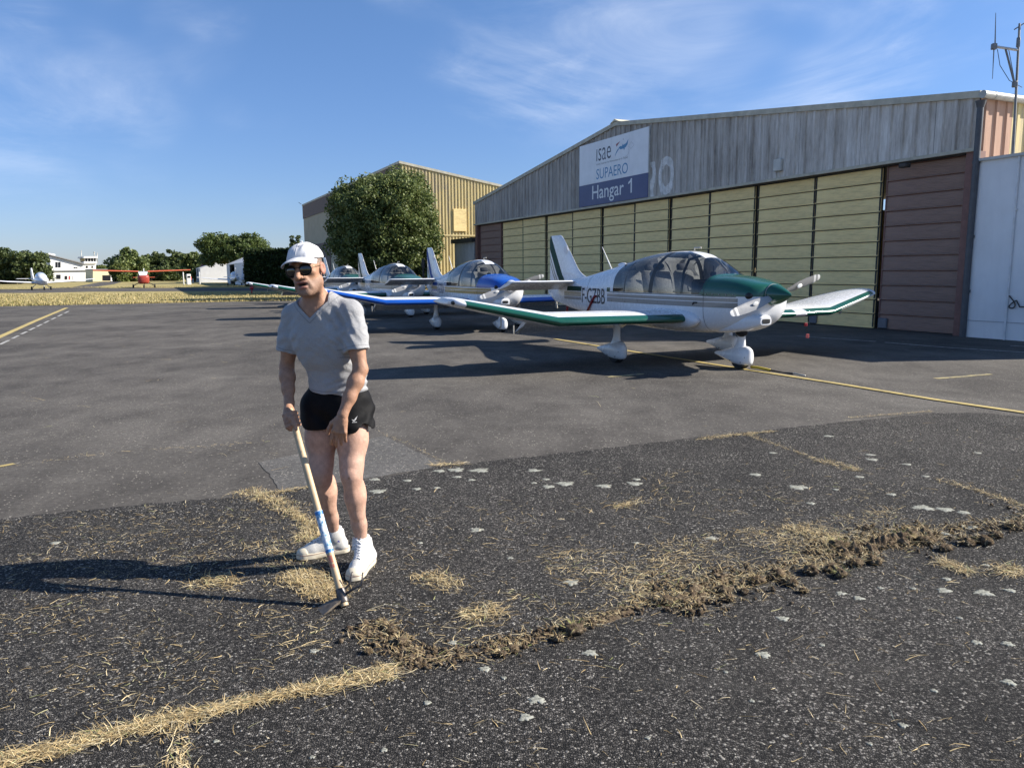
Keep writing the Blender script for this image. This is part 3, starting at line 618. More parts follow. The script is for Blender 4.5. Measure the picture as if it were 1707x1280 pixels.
# ghost of the old painted lettering beside the sign, half covered by it
M_ghost = plain('ghost_paint', (0.68, 0.68, 0.66), 0.8, var=0.25, scale=5)
def fascia_paint(polys, name):
    v, f = polys
    out = []
    for (x, z) in v:
        i = int(x//wp); loc = (x-(i*wp+0.003))/((wp-0.006)/3); fr = loc-math.floor(loc); d = abs(fr-0.5)
        o = 0.045 if d < 0.11 else (0.0 if d > 0.187 else 0.045*(0.187-d)/0.077)
        out.append((x, o+0.004*(i % 2)+0.006, z))
    return mesh(name, out, f, M_ghost, hangar, fix=False)
def o_ring(cs, cz, rw, rh, tw_, n=96, t0=0, t1=2*math.pi):
    v = []; f = []; m = 6
    for i in range(n+1):
        a = t0+(t1-t0)*i/n
        for j in range(m+1):
            k = j/m; v.append((cs+math.cos(a)*(rw-tw_*k), cz+math.sin(a)*(rh-tw_*1.15*k)))
    for i in range(n):
        for j in range(m): q = i*(m+1)+j; f.append((q, q+1, q+m+2, q+m+1))
    return v, f
fascia_paint(o_ring(11.30, 4.82, 0.47, 0.66, 0.24), 'faded_letter_o')
v, f = [], []
for i in range(41):
    for j in range(13): v.append((11.97+0.26*j/12*(1 if True else 0)+0.10*math.sin(i/40*6.3+0.4), 4.17+1.22*i/40))
for i in range(40):
    for j in range(12): q = i*13+j; f.append((q, q+1, q+14, q+13))
fascia_paint((v, f), 'faded_letter_r')

# ------------------------------------------------------------------ the sign
sign = thing('hangar_sign', 'large white and navy Hangar 1 sign fixed to the grey gable', 'sign', HW(17.25, 0.075, 4.17), HA+math.pi)
def sign_mat(name, c): return plain(name, c, 0.35, var=0.06, scale=2.0)
M_sw = sign_mat('sign_white', (0.78, 0.79, 0.81)); M_sn = sign_mat('sign_navy', (0.035, 0.05, 0.16)); M_st = sign_mat('sign_text_dark', (0.03, 0.035, 0.06)); M_sb = sign_mat('sign_blue', (0.05, 0.22, 0.42)); M_sr = sign_mat('sign_red', (0.30, 0.05, 0.06)); M_sg = sign_mat('sign_grey', (0.35, 0.36, 0.38)); M_swt = sign_mat('sign_letter_white', (0.70, 0.71, 0.73))
SWD, SHT, SNV = 4.95, 2.47, 0.865
for i in range(4):
    x0, x1 = SWD*i/4, SWD*(i+1)/4
    b = MB(); b.bbox(((x0+x1)/2, 0.0, (SNV+SHT)/2), (x1-x0-0.006, 0.03, SHT-SNV), 0.002); build(b, 'sign_panel', M_sw, sign)
b = MB(); b.bbox((SWD/2, 0.0, SNV/2-0.001), (SWD, 0.03, SNV-0.006), 0.002); build(b, 'sign_band', M_sn, sign)
def sign_text(s, x0, x1, z0, z1, mat, bold=0.0, name='lettering', capref=None):
    v, f = text_mesh(s, 1.0, bold); mn = v.min(0); mxx = v.max(0)
    ref = capref if capref else (mn[1], mxx[1])
    X = x0+(v[:, 0]-mn[0])/(mxx[0]-mn[0])*(x1-x0); Z = z0+(v[:, 1]-ref[0])/(ref[1]-ref[0])*(z1-z0)
    o = mesh(name, np.stack([X, np.full(len(X), -0.0185), Z], 1), f, mat, sign, fix=False); return o
vH, _ = text_mesh('H', 1.0)
cap = (0.0, float(vH[:, 1].max()))
sign_text('Hangar', 1.06, 3.38, 0.245, 0.77, M_swt, 0.006, capref=cap)
b = MB(); b.add([(x, -0.0185, z) for x, z in ((3.84, 0.25), (3.93, 0.25), (3.93, 0.78), (3.86, 0.78), (3.80, 0.71), (3.68, 0.65), (3.68, 0.58), (3.78, 0.61), (3.84, 0.65))], [(0, 1, 2, 3, 4, 8), (4, 5, 6, 7, 8)]); build(b, 'lettering', M_swt, sign, fix=False)
sign_text('SUPAERO', 1.37, 3.64, 1.0, 1.39, M_sb, 0.0, capref=cap)
vx, _ = text_mesh('x', 1.0); xh = (0.0, float(vx[:, 1].max()))
sign_text('\u0131sae', 1.37, 2.44, 1.70, 2.17, M_st, -0.006, capref=xh)
sign_text("Institut Sup\u00e9rieur de l'A\u00e9ronautique et de l'Espace", 1.37, 3.64, 1.548, 1.615, M_st, -0.006, capref=cap)
def sign_poly(pts, mat, name): b = MB(); b.add([(x, -0.0185, z) for x, z in pts], [tuple(range(len(pts)))]); return build(b, name, mat, sign, fix=False)
def zz(z): return z-4.17
sign_poly([(2.80, zz(6.33)), (3.09, zz(6.40)), (2.84, zz(6.23))], M_sr, 'logo_triangle')
b = MB()
for poly in ([(2.99, zz(6.17)), (3.08, zz(6.22)), (3.2, zz(6.2)), (3.27, zz(6.1)), (3.1, zz(6.1))], [(3.2, zz(6.2)), (3.3, zz(6.24)), (3.38, zz(6.2)), (3.42, zz(6.08)), (3.27, zz(6.1))], [(3.3, zz(6.23)), (3.5, zz(6.27)), (3.65, zz(6.40)), (3.6, zz(6.22)), (3.46, zz(6.12)), (3.38, zz(6.13))], [(3.33, zz(6.12)), (3.36, zz(6.03)), (3.42, zz(6.1))], [(3.22, zz(6.2)), (3.28, zz(6.29)), (3.31, zz(6.2))], [(2.73, zz(5.87)), (2.79, zz(6.0)), (2.88, zz(6.1)), (3.03, zz(6.17)), (3.0, zz(6.11)), (2.9, zz(6.04)), (2.82, zz(5.97))]):
    b.add([(x, -0.0185-0.0003*len(b.f), z) for x, z in poly], [tuple(range(len(poly)))])
build(b, 'logo_bird', M_sb, sign, fix=False)
b = MB(); L_ = [(3.66, zz(6.13)), (3.85, zz(6.27)), (4.03, zz(6.13)), (3.84, zz(6.02)), (3.66, zz(6.13))]
for (a, c) in zip(L_[:-1], L_[1:]): b.tube([(a[0], -0.018, a[1]), (c[0], -0.018, c[1])], 0.004, 4)
pts = [(3.4+0.30*math.cos(t), -0.018, zz(5.98)+0.2*math.sin(t)) for t in np.linspace(-1.4, 0.4, 10)]; b.tube(pts, 0.004, 4); b.sphere((3.31, -0.018, zz(6.44)), 0.018, 8, 5)
build(b, 'logo_line', M_sg, sign)
b = MB(); b.box((SWD+0.05, 0.01, SHT/2), (0.05, 0.04, SHT+0.02)); build(b, 'edge_batten', M_zinc, sign)

# ------------------------------------------------------------------ annex with the white wall
mw_ = MT('white_render'); nn1 = mw_.noise(0.7, 6, 0.6); mw_.col(mw_.ramp(mw_.math('ADD', mw_.math('MULTIPLY', nn1, 0.7), mw_.math('MULTIPLY', mw_.noise(6, 5, 0.7, mw_.mapping((1, 1, 0.2))), 0.3)), [(0.3, (0.68, 0.69, 0.70)), (0.6, (0.80, 0.81, 0.82))])).set(rough=0.9, spec=0.2); mw_.bump(mw_.noise(60, 4), 0.2, 0.006)
annex = thing('white_annex', 'low white rendered annex beside the hangar at the right edge', 'building', (HP[0], HP[1], 0), HA)
b = MB(); b.box((-2.40, -6.0, 3.84/2), (4.55, 12.1, 3.84)); build(b, 'wall', mw_.m, annex)
b = MB(); b.box((-2.40, -5.98, 3.87), (4.62, 12.2, 0.06)); build(b, 'coping', plain('grey_coping', (0.5, 0.5, 0.48), 0.7), annex)
b = MB(); b.tube([(-1.02, 0.08, 3.84), (-1.02, 0.08, 0.0)], 0.022, 8)
for z in (0.95, 2.75): b.box((-1.02, 0.075, z), (0.10, 0.03, 0.03))
build(b, 'wall_pipe', plain('white_pipe', (0.70, 0.71, 0.72), 0.5), annex, True, angle=40)
b = MB(); b.box((-2.40, 0.056, 0.38), (4.5, 0.012, 0.012)); build(b, 'wall_crack_joint', plain('joint', (0.32, 0.33, 0.36), 0.9), annex)
t = np.linspace(0, 1, 30); loop = [(-1.06-0.10*math.sin(a*6.3)-0.16*a, 0.09, 0.95-0.12*a-0.20*math.sin(a*3.3)) for a in t]+[(-1.3-0.9*a, 0.09, 0.72+0.05*a+0.40*a*a) for a in t]
cable = thing('black_cable', 'black cable looped on the white wall of the annex', 'cable', HW(-1.06, 0.09, 0.95), HA)
b = MB(); b.tube([(x+1.06, y-0.09, z-0.95) for x, y, z in loop], 0.013, 7); build(b, 'cable_loop', M_dark, cable, True)
# antenna mast on the annex roof
mast = thing('antenna_mast', 'thin antenna mast with side arm standing on the white annex', 'antenna', (10.61, 16.8, 3.90))
M_mast = plain('mast_steel', (0.20, 0.20, 0.20), 0.5, metal=0.4, var=0.2); M_al = plain('aluminium', (0.55, 0.54, 0.52), 0.45, metal=0.5)
b = MB(); b.tube([(0, 0, -0.02), (-0.09, 0, 2.62)], [0.03, 0.022], 8); b.bbox((-0.085, 0, 2.25), (0.06, 0.06, 0.20), 0.01); b.bbox((-0.085, 0, 1.42), (0.09, 0.08, 0.12), 0.01); b.tube([(-0.19, 0, 2.5), (0.0, 0, 2.62), (0.06, 0, 2.58)], 0.012, 6); build(b, 'pole', M_mast, mast, True, angle=40)
b = MB(); b.tube([(-0.56, 0, 2.17), (-0.09, 0, 2.10)], 0.028, 8); build(b, 'side_arm', M_al, mast, True, angle=40)
b = MB(); b.tube([(-0.34, 0, 2.13), (-0.08, 0, 1.40)], 0.022, 6); b.tube([(-0.26, 0.02, 2.12), (-0.07, 0.02, 1.45)], 0.008, 6); build(b, 'brace', M_mast, mast, True, angle=40)
b = MB(); b.bbox((-0.58, 0, 2.17), (0.10, 0.08, 0.12), 0.01); b.tube([(-0.56, 0, 2.17), (-0.60, 0, 2.83)], [0.016, 0.006], 6); b.tube([(-0.58, 0, 2.17), (-0.56, 0, 1.53)], [0.014, 0.006], 6); build(b, 'whip_antenna', M_mast, mast, True, angle=40)
b = MB(); b.tube([(-0.50, 0.01, 2.12), (-0.42, 0.01, 1.8), (-0.2, 0.01, 1.5), (0.08, 0.01, 1.36)], 0.007, 6); build(b, 'feeder_cable', M_dark, mast, True)

# ------------------------------------------------------------------ low concrete block between the hangars
blk = thing('concrete_block_building', 'low grey concrete block with dark roof edge between the two hangars', 'building', (HP[0], HP[1], 0), HA)
mc = MT('stained_concrete'); mc.col(mc.ramp(mc.math('ADD', mc.math('MULTIPLY', mc.noise(0.8, 6, 0.65, mc.mapping((1, 1, 0.4))), 0.7), mc.math('MULTIPLY', mc.noise(12, 4), 0.3)), [(0.35, (0.20, 0.20, 0.19)), (0.5, (0.40, 0.40, 0.39)), (0.65, (0.52, 0.52, 0.50))])).set(rough=0.9)
b = MB(); b.box((30.65, -4.0, 1.6), (3.1, 8.0, 3.2)); build(b, 'wall', mc.m, blk)
b = MB(); b.box((30.65, -3.95, 3.32), (3.3, 8.3, 0.24)); build(b, 'roof_edge', M_dark, blk)

# ------------------------------------------------------------------ tall yellow ribbed hangar behind the tree
yh = thing('yellow_ribbed_hangar', 'tall hangar with sunlit yellow ribbed side and brown-topped beige front', 'hangar', (-7.8, 56.1, 0), HA)
M_beige = plain('beige_render', (0.44, 0.39, 0.28), 0.85, var=0.1, scale=0.8); M_brownband = plain('brown_band', (0.17, 0.125, 0.105), 0.8, var=0.15)
LY, HY, DY = 38.0, 9.25, 15.0
b = MB(); b.box((LY/2, -0.1, (HY-1.55)/2), (LY, 0.2, HY-1.55)); build(b, 'front_wall', M_beige, yh)
b = MB(); b.box((LY/2, -0.08, HY-0.78), (LY+0.1, 0.28, 1.56)); build(b, 'fascia_band', M_brownband, yh)
for (u0, u1) in ((24.0, 33.0),):
    for q in range(4): 
        b = MB(); b.bbox(((u0+(q+0.5)*(u1-u0)/4), 0.02, 2.3), ((u1-u0)/4-0.05, 0.08, 4.6), 0.01); build(b, 'front_door', M_brownband, yh)
def yroof(o): return HY-0.17*o
for i in range(int(DY)):
    b = MB(); o0, o1 = i*1.0+0.004, (i+1)*1.0-0.004
    n = 4; p = (o1-o0)/n; xs = []
    for q in range(n):
        a = o0+q*p; xs += [(a, 0), (a+p*0.28, 0), (a+p*0.40, 0.055), (a+p*0.72, 0.055), (a+p*0.84, 0)]
    xs.append((o1, 0))
    for (x, o) in xs: b.v += [(-0.05-o, -x, 0.0), (-0.05-o, -x, yroof(x)-0.05)]
    for q in range(len(xs)-1): b.f.append((2*q, 2*q+2, 2*q+3, 2*q+1))
    build(b, 'ribbed_sheet', M_yelclad, yh, fix=False)
b = MB(); b.add([(-0.16, 0.1, HY+0.05), (LY+0.1, 0.1, HY+0.05), (LY+0.1, -DY, yroof(DY)+0.05), (-0.16, -DY, yroof(DY)+0.05), (-0.16, 0.1, HY-0.12), (LY+0.1, 0.1, HY-0.12), (LY+0.1, -DY, yroof(DY)-0.12), (-0.16, -DY, yroof(DY)-0.12)], [(0,1,2,3),(4,7,6,5),(0,4,5,1),(2,6,7,3),(0,3,7,4),(1,5,6,2)]); build(b, 'roof', M_trim, yh)
b = MB(); b.box((LY/2, -DY+0.1, 3.3), (LY, 0.2, 6.4)); b.box((LY-0.1, -DY/2, 3.3), (0.2, DY-0.4, 6.4)); build(b, 'back_wall', M_beige, yh)
b = MB(); b.bbox((-0.14, -4.4, 5.3), (0.10, 1.0, 1.6), 0.01); build(b, 'side_hatch', M_doory, yh)
b = MB(); b.box((-0.13, -DY/2, 4.2), (0.03, DY-0.2, 0.10)); build(b, 'side_rail', M_yelclad, yh)
b = MB(); b.tube([(LY-0.1, 0.2, HY+0.1), (LY+0.9, 0.3, HY+0.35)], 0.03, 6); build(b, 'lightning_rod', M_dark, yh)
# ================================================================== trees, hedge, far buildings
def leaf_mat(name, c0, c1, c2, nscale=0.5):
    m = MT(name); gi = m.n('ShaderNodeNewGeometry').outputs['Random Per Island']
    f = m.math('ADD', m.math('MULTIPLY', gi, 0.55), m.math('MULTIPLY', m.noise(nscale, 3), 0.45))
    c = m.ramp(f, [(0.2, c0), (0.5, c1), (0.8, c2)]); m.col(c).set(rough=0.55, spec=0.35)
    tr = m.n('ShaderNodeBsdfTranslucent'); m.l(c, tr.inputs[0]); ad = m.n('ShaderNodeMixShader'); ad.inputs[0].default_value = 0.30
    m.l(m.b.outputs[0], ad.inputs[1]); m.l(tr.outputs[0], ad.inputs[2]); m.l(ad.outputs[0], m.out.inputs[0]); return m.m
M_leaf = leaf_mat('maple_leaf', (0.050, 0.074, 0.018), (0.108, 0.145, 0.040), (0.24, 0.275, 0.10)); M_leafd = leaf_mat('dark_leaf', (0.036, 0.054, 0.018), (0.068, 0.094, 0.030), (0.14, 0.17, 0.055))
M_leafl = leaf_mat('light_leaf', (0.06, 0.085, 0.02), (0.11, 0.14, 0.035), (0.20, 0.22, 0.06)); M_pine = leaf_mat('pine_needles', (0.040, 0.064, 0.018), (0.075, 0.11, 0.028), (0.15, 0.19, 0.05), 0.8)
mb_ = MT('bark'); mb_.col(mb_.ramp(mb_.noise(6, 6, 0.7, mb_.mapping((1, 1, 0.3))), [(0.3, (0.05, 0.035, 0.025)), (0.7, (0.16, 0.12, 0.09))])).set(rough=0.95); mb_.bump(mb_.noise(20, 5), 0.6, 0.03); M_bark = mb_.m
def leaves(cent, rad_, per, size, rs, up=0.35):
    n = len(cent)*per; c = np.repeat(cent, per, 0); r = np.repeat(rad_, per)
    d = rs.randn(n, 3); d /= np.linalg.norm(d, axis=1)[:, None]; rr = r*(0.25+0.75*rs.rand(n)**0.5); p = c+d*rr[:, None]*np.array([1, 1, 0.8])
    nm = d*0.7+rs.randn(n, 3)*0.75+[0, 0, up]; nm /= np.linalg.norm(nm, axis=1)[:, None]
    a = np.cross(nm, rs.randn(n, 3)); a /= np.linalg.norm(a, axis=1)[:, None]+1e-9; b = np.cross(nm, a)
    s = size*(0.6+0.8*rs.rand(n))[:, None]
    V = np.stack([p-a*s*0.62, p-b*s*0.36+nm*s*0.08, p+a*s*0.62, p+b*s*0.36+nm*s*0.08], 1).reshape(-1, 3)
    F = (np.arange(n)*4)[:, None]+np.arange(4)[None]
    return V, F
def make_tree(name, label, base, height, cz, rx, rz_, ncl, per, size, mat, tr, seed, cat='tree', group=None, bias=None, clump=0.22, flat=1.0, low=-1.0, amp=1.0):
    rs = np.random.RandomState(seed); t = thing(name, label, cat, base, 0, group)
    d = rs.randn(ncl*3, 3); d /= np.linalg.norm(d, axis=1)[:, None]; d = d[d[:, 2] > low][:ncl]
    r = 0.35+0.65*rs.rand(len(d))**0.45; bump_ = 1+amp*(0.16*np.sin(d[:, 0]*5+seed)+0.14*np.sin(d[:, 1]*7+seed*2.3)+0.12*np.sin(d[:, 2]*6+seed*0.7))
    c = d*(r*bump_)[:, None]*np.array([rx, rx*0.95, rz_])+[0, 0, cz]
    if bias is not None: c = bias(c)
    cr = clump*rx*(0.7+0.6*rs.rand(len(c)))
    V, F = leaves(c, cr, per, size, rs); fastmesh('crown', V, F, mat, t)
    b = MB(); top = cz+rz_*0.35; k = 6
    pts = [(0.04*tr*math.sin(i*2.1+seed)*i, 0.04*tr*math.cos(i*1.7+seed)*i, top*i/k) for i in range(k+1)]
    b.tube(pts, [tr*(1.25 if i == 0 else 1.0-0.75*i/k) for i in range(k+1)], 9)
    tr_o = build(b, 'trunk', M_bark, t, True)
    ids = rs.permutation(len(c))[:min(16, len(c))]
    for q in ids:
        b = MB(); z0 = cz-rz_*0.6+rs.rand()*rz_*0.8; z0 = min(max(z0, top*0.3), top*0.9); p0 = np.array([0, 0, z0]); p1 = c[q]
        mid = (p0+p1)/2+[0, 0, 0.1*rx]; b.tube([p0, mid, p1], [tr*0.32, tr*0.2, tr*0.06], 6); build(b, 'limb', M_bark, t, True)
    return t
TR = 'trees on the far side of the airfield'
# big maple in front of the yellow hangar
bt = P(648, 470, 47.0)
make_tree('broadleaf_tree', 'big dense broadleaf tree in front of the yellow ribbed hangar', (bt[0], 47.0, 0), 8.2, 3.85, 3.15, 3.55, 760, 120, 0.135, M_leaf, 0.22, 6, amp=0.40, clump=0.17,
          bias=lambda c: np.stack([c[:, 0]*(1.04-0.06*np.clip((c[:, 2]-5.2)/3.2, 0, 1)), c[:, 1], np.where(c[:, 2] < 1.0, 1.0+(c[:, 2]-1.0)*0.4, c[:, 2])], 1))
# shrubs at its foot
for (px, h, s_) in ((700, 1.5, 31), (745, 0.8, 32)):
    q = P(px, 480, 45.5); make_tree('shrub', 'leafy shrub at the right foot of the big tree' if px == 700 else 'small low shrub by the yellow ribbed wall', (q[0], 45.5, 0), h, h*0.55, h*0.75, h*0.5, 40, 40, 0.13, M_leafl, 0.04, s_, 'shrub')
# trees far left and in the middle distance: (px, top py, Y, half width px, material, label)
FT = [(22, 424, 135, 30, M_leafd, 'dark bushy tree at the left edge of the photo', 41), (55, 421, 133, 25, M_leafd, 'dark leafy tree just left of the white clubhouse', 42), (-10, 436, 140, 26, M_leafd, 'low dark tree cut by the left edge', 43),
      (200, 440, 160, 14, M_leafl, 'pale green bush beside the cream low building', 44), (217, 421, 165, 26, M_leaf, 'rounded green tree behind the red aeroplane left wing', 45), (246, 432, 190, 20, M_leaf, 'mid green tree in the gap of the far tree line', 46),
      (268, 427, 185, 20, M_leafd, 'darker tree right of the gap in the tree line', 47), (293, 424, 180, 22, M_leafd, 'dark green tree above the red aeroplane right wing', 48), (324, 424, 150, 19, M_leaf, 'bushy green tree behind the small white sheds', 49), (233, 446, 175, 18, M_leafl, 'small light shrub in front of the far tree line', 50), (280, 447, 170, 22, M_leafd, 'low dark shrub under the far tree line', 51), (168, 446, 230, 16, M_leafl, 'pale distant bush beyond the control tower', 52), (120, 449, 240, 30, M_leafl, 'long pale hedge behind the clubhouse', 53)]
for (px, ty, Y, hw, mat, lab, sd0) in FT:
    c = P(px, 458, Y); hgt = P(px, ty, Y)[2]; rx = hw*Y/FPX; cz = hgt*0.52; rz_ = hgt*0.52
    make_tree('far_tree', lab, (c[0], Y, 0), hgt, cz, rx, rz_, 150, 55, 0.0031*Y, mat, 0.18, sd0, group=TR, clump=0.26)
# trees outside the frame at the left whose wood goes on
# umbrella pine
c = P(391, 458, 128); hgt = P(391, 391, 128)[2]
make_tree('umbrella_pine', 'broad dome-shaped umbrella pine behind the sheds', (c[0], 128, 0), hgt, hgt*0.62, 5.0, hgt*0.38, 420, 80, 0.30, M_pine, 0.35, 61, clump=0.16, low=-0.55,
          bias=lambda q: np.stack([q[:, 0], q[:, 1], np.maximum(q[:, 2], hgt*0.28+0*q[:, 2])], 1))
# cypress tops over the cap of the man
for (px, ty, sd0) in ((490, 393, 71), (500, 389, 72), (527, 396, 73)):
    c = P(px, 458, 100); hgt = P(px, ty, 100)[2]
    make_tree('cypress', {71: 'pointed dark cypress behind the white shed roof', 72: 'tallest pointed cypress behind the cap of the man', 73: 'thin pale young tree beside the beige hangar corner'}[sd0], (c[0], 100, 0), hgt, hgt*0.55, 0.75, hgt*0.48, 80, 34, 0.25, M_leafd if sd0 != 73 else M_leafl, 0.1, sd0, clump=0.4, bias=lambda q, h=hgt: np.stack([q[:, 0]*(1.1-q[:, 2]/h*0.85), q[:, 1]*(1.1-q[:, 2]/h*0.85), q[:, 2]], 1))
# clipped hedge block
hq = P(411, 474, 92); rs = np.random.RandomState(8)
hedge = thing('clipped_hedge', 'tall dark clipped hedge block beside the white sheds', 'hedge', (hq[0], 92, 0), rad(-4))
n = 9000; HWd, HHt, HDp = 8.2, 4.15, 2.6
fce = rs.randint(0, 4, n); u = rs.rand(n, 3)*[HWd, HDp, HHt]; u[fce == 0, 1] = 0; u[fce == 1, 2] = HHt; u[fce == 2, 0] = 0; u[fce == 3, 1] = 0
e = np.minimum(u[:, 0], HHt-u[:, 2]); u[:, 0] += 0.8*np.clip((u[:, 2]-3.6)/1.0, 0, 1)**2*(u[:, 0] < 2); u += rs.randn(n, 3)*0.10
V, F = leaves(u, np.full(n, 0.22), 3, 0.22, rs); fastmesh('foliage', V, F, leaf_mat('hedge_leaf', (0.016, 0.03, 0.008), (0.03, 0.052, 0.012), (0.08, 0.11, 0.025)), hedge)
b = MB(); b.box((HWd/2, HDp/2, HHt/2-0.1), (HWd-0.3, HDp-0.3, HHt-0.2)); build(b, 'inner_twigs', plain('twigs', (0.02, 0.025, 0.012), 1.0), hedge)
# bench-like trailer in the shadow of the hedge
# ------------------------------------------------------------------ far buildings; BA turns their fronts further towards the sun for brighter walls
BA = rad(42.0); BD = np.array([math.cos(BA), math.sin(BA)])
def BV(px, py, base):      # pixel -> (t, z) on the vertical plane through base along direction BA
    d = ray(px, py); n = np.array([-math.sin(BA), math.cos(BA), 0]); k = ((np.array([base[0], base[1], 0])-[0, 0, CAMH])@n)/(d@n); w = np.array([0, 0, CAMH])+k*d
    return float((w[:2]-base[:2])@BD), float(w[2])
M_wh = plain('white_wall', (0.74, 0.73, 0.70), 0.85, var=0.06, scale=0.4); M_cream = plain('cream_wall', (0.70, 0.62, 0.40), 0.85, var=0.06, scale=0.4); M_glassd = plain('dark_glazing', (0.02, 0.022, 0.026), 0.12, var=0.3); M_gryroof = plain('grey_roof', (0.22, 0.22, 0.22), 0.7)
bb0 = P(84, 462, 182)
club = thing('clubhouse', 'white clubhouse with sloping roof at the far left of the airfield', 'building', (bb0[0], 182, 0), BA)
def px_prism(parent, name, pxs, base, mat, d0, d1):
    pts = [BV(x, y, base) for x, y in pxs]; b = MB(); b.prism([(t, max(z, 0)) for t, z in pts], 1, d0, d1); return build(b, name, mat, parent)
px_prism(club, 'wall', [(84, 470), (84, 427), (128, 438), (140, 441), (140, 470)], bb0, M_wh, 0, 12)
r_ = px_prism(club, 'roof', [(83, 426), (83, 424.6), (129, 436), (141, 440), (141, 441.2), (128, 437.6)], bb0, M_gryroof, -0.6, 12.4)
px_prism(r_, 'chimney', [(84, 426), (84, 421.5), (95.5, 423.5), (95.5, 428)], bb0, M_wh, 2, 4)
for (x0, x1, y0, y1) in ((92.5, 96, 437, 446), (97, 101, 437, 446), (123, 126, 445.5, 447.5), (127, 129, 445.5, 447.5)): px_prism(club, 'window', [(x0, y1), (x0, y0), (x1, y0), (x1, y1)], bb0, M_glassd, -0.06, 0.05)
bb1 = P(62, 465, 170)
low = thing('low_white_wing', 'long low white wing with grey edge below the clubhouse', 'building', (bb1[0], 170, 0), BA)
px_prism(low, 'wall', [(62, 472), (62, 453), (156, 451.5), (156, 472)], bb1, M_wh, 0, 6); px_prism(low, 'roof_edge', [(62, 453), (62, 451.5), (156, 450), (156, 451.5)], bb1, M_gryroof, -0.3, 6.2)
for (x0, x1, y0, y1, m_) in ((94, 101, 458, 465, M_glassd), (108, 112, 460, 466, M_glassd), (115, 117, 460, 466, plain('red_panel', (0.5, 0.05, 0.05))), (121, 125, 460, 466, M_wh)): px_prism(low, 'opening', [(x0, y1), (x0, y0), (x1, y0), (x1, y1)], bb1, m_, -0.08, 0.05)
bb2 = P(155, 465, 168)
cr_ = thing('cream_low_building', 'small cream low building right of the white wing', 'building', (bb2[0], 168, 0), BA)
px_prism(cr_, 'wall', [(155, 472), (155, 450), (194.5, 449.5), (194.5, 472)], bb2, M_cream, 0, 6); px_prism(cr_, 'roof_edge', [(154.6, 450), (154.6, 448.6), (195, 448.2), (195, 449.5)], bb2, M_gryroof, -0.2, 6.2)
px_prism(cr_, 'door', [(171, 468), (171, 459), (184, 459), (184, 468)], bb2, M_glassd, -0.06, 0.05); px_prism(cr_, 'end_panel', [(184.4, 469), (184.4, 450.5), (194.2, 450.2), (194.2, 469)], bb2, M_wh, -0.05, 0.06)
bb3 = P(139, 462, 200)
twr = thing('control_tower', 'small white control tower with dark slanted windows', 'tower', (bb3[0], 200, 0), BA)
px_prism(twr, 'tower_body', [(140.5, 470), (140.5, 437), (160, 437), (160, 470)], bb3, M_wh, 0, 4.5); px_prism(twr, 'cab_floor', [(139, 439.5), (139, 436.2), (161, 436.2), (161, 439.5)], bb3, M_wh, -0.5, 5)
px_prism(twr, 'cab_glass', [(142, 436.2), (140.2, 430.5), (160.5, 430.5), (159.5, 436.2)], bb3, M_glassd, -0.2, 4.6)
for x in (140.4, 145.5, 150.5, 155, 159.4): px_prism(twr, 'mullion', [(x+0.9 if x < 142 else x, 436.2), (x, 430.5), (x+0.6, 430.5), (x+1.3 if x < 142 else x+0.6, 436.2)], bb3, M_wh, -0.3, -0.18)
px_prism(twr, 'cab_roof', [(138, 430.6), (138.4, 427.8), (161, 427.4), (161.4, 430.4)], bb3, M_wh, -0.8, 5.2)
for (x0, x1) in ((143, 146.5), (152.5, 155)): px_prism(twr, 'window', [(x0, 447), (x0, 443.5), (x1, 443.5), (x1, 447)], bb3, M_glassd, -0.06, 0.05)
b = MB()
for (x, y0, y1) in ((137.2, 438, 418), (158.8, 428, 421), (163.8, 438, 422)): 
    t0, z0 = BV(x, y0, bb3); t1, z1 = BV(x, y1, bb3); b = MB(); b.tube([(t0, 1, z0), (t1, 1, z1)], 0.10, 6); b.sphere((t1, 1, z1), 0.22 if y1 == 421 else 0.11, 8, 6); build(b, 'aerial', M_zinc, twr, True)
# rows of small white hangar sheds parallel to the main hangar
M_shedw = plain('shed_white', (0.66, 0.67, 0.70), 0.7, var=0.08, scale=1.0); M_shedroof = plain('shed_roof', (0.60, 0.60, 0.61), 0.5, var=0.1, scale=1.0)
def shed(name, label, px, Y, length, half, eave, ridge, bays):
    c = P(px, 460, Y); t = thing(name, label, 'shed', (c[0], Y, 0), HA+math.pi)      # local +X runs back towards the camera, -Y... the open front faces local +Y*-1
    # front wall plane y=0 facing -Y(local) = outward HN
    L = length; b = MB(); b.prism([(0.0, eave), (half, ridge), (2*half, eave), (2*half, eave-0.12), (half, ridge-0.12), (0.0, eave-0.12)], 0, -0.3, L); b.v = [(x, y-0.0, z) for x, y, z in b.v]; build(b, 'roof', M_shedroof, t)
    b = MB(); b.prism([(0.05, 0), (0.05, eave-0.12), (half, ridge-0.14), (2*half-0.05, eave-0.12), (2*half-0.05, 0)], 0, -0.12, 0.0); build(b, 'end_wall', M_shedw, t)
    b = MB(); b.prism([(0.05, 0), (0.05, eave-0.12), (half, ridge-0.14), (2*half-0.05, eave-0.12), (2*half-0.05, 0)], 0, L-0.12, L); build(b, 'end_wall', M_shedw, t)
    b = MB(); b.box((L/2, 2*half-0.06, eave/2-0.1), (L-0.3, 0.1, eave-0.2)); build(b, 'back_wall', M_shedw, t)
    b = MB(); b.box((L/2, 0.9, 1.2), (L-0.3, 0.06, 2.4)); build(b, 'bay_shade_sheet', M_dark, t)  # dark sheet standing in for the shade inside the open bays
    w = L/len(bays)
    for i, q in enumerate(bays):
        if q: b = MB(); b.box((w*(i+0.5), 0.04, (eave-0.12)/2), (w-0.06, 0.08, eave-0.14)); build(b, 'door_panel', M_shedw, t)
    return t
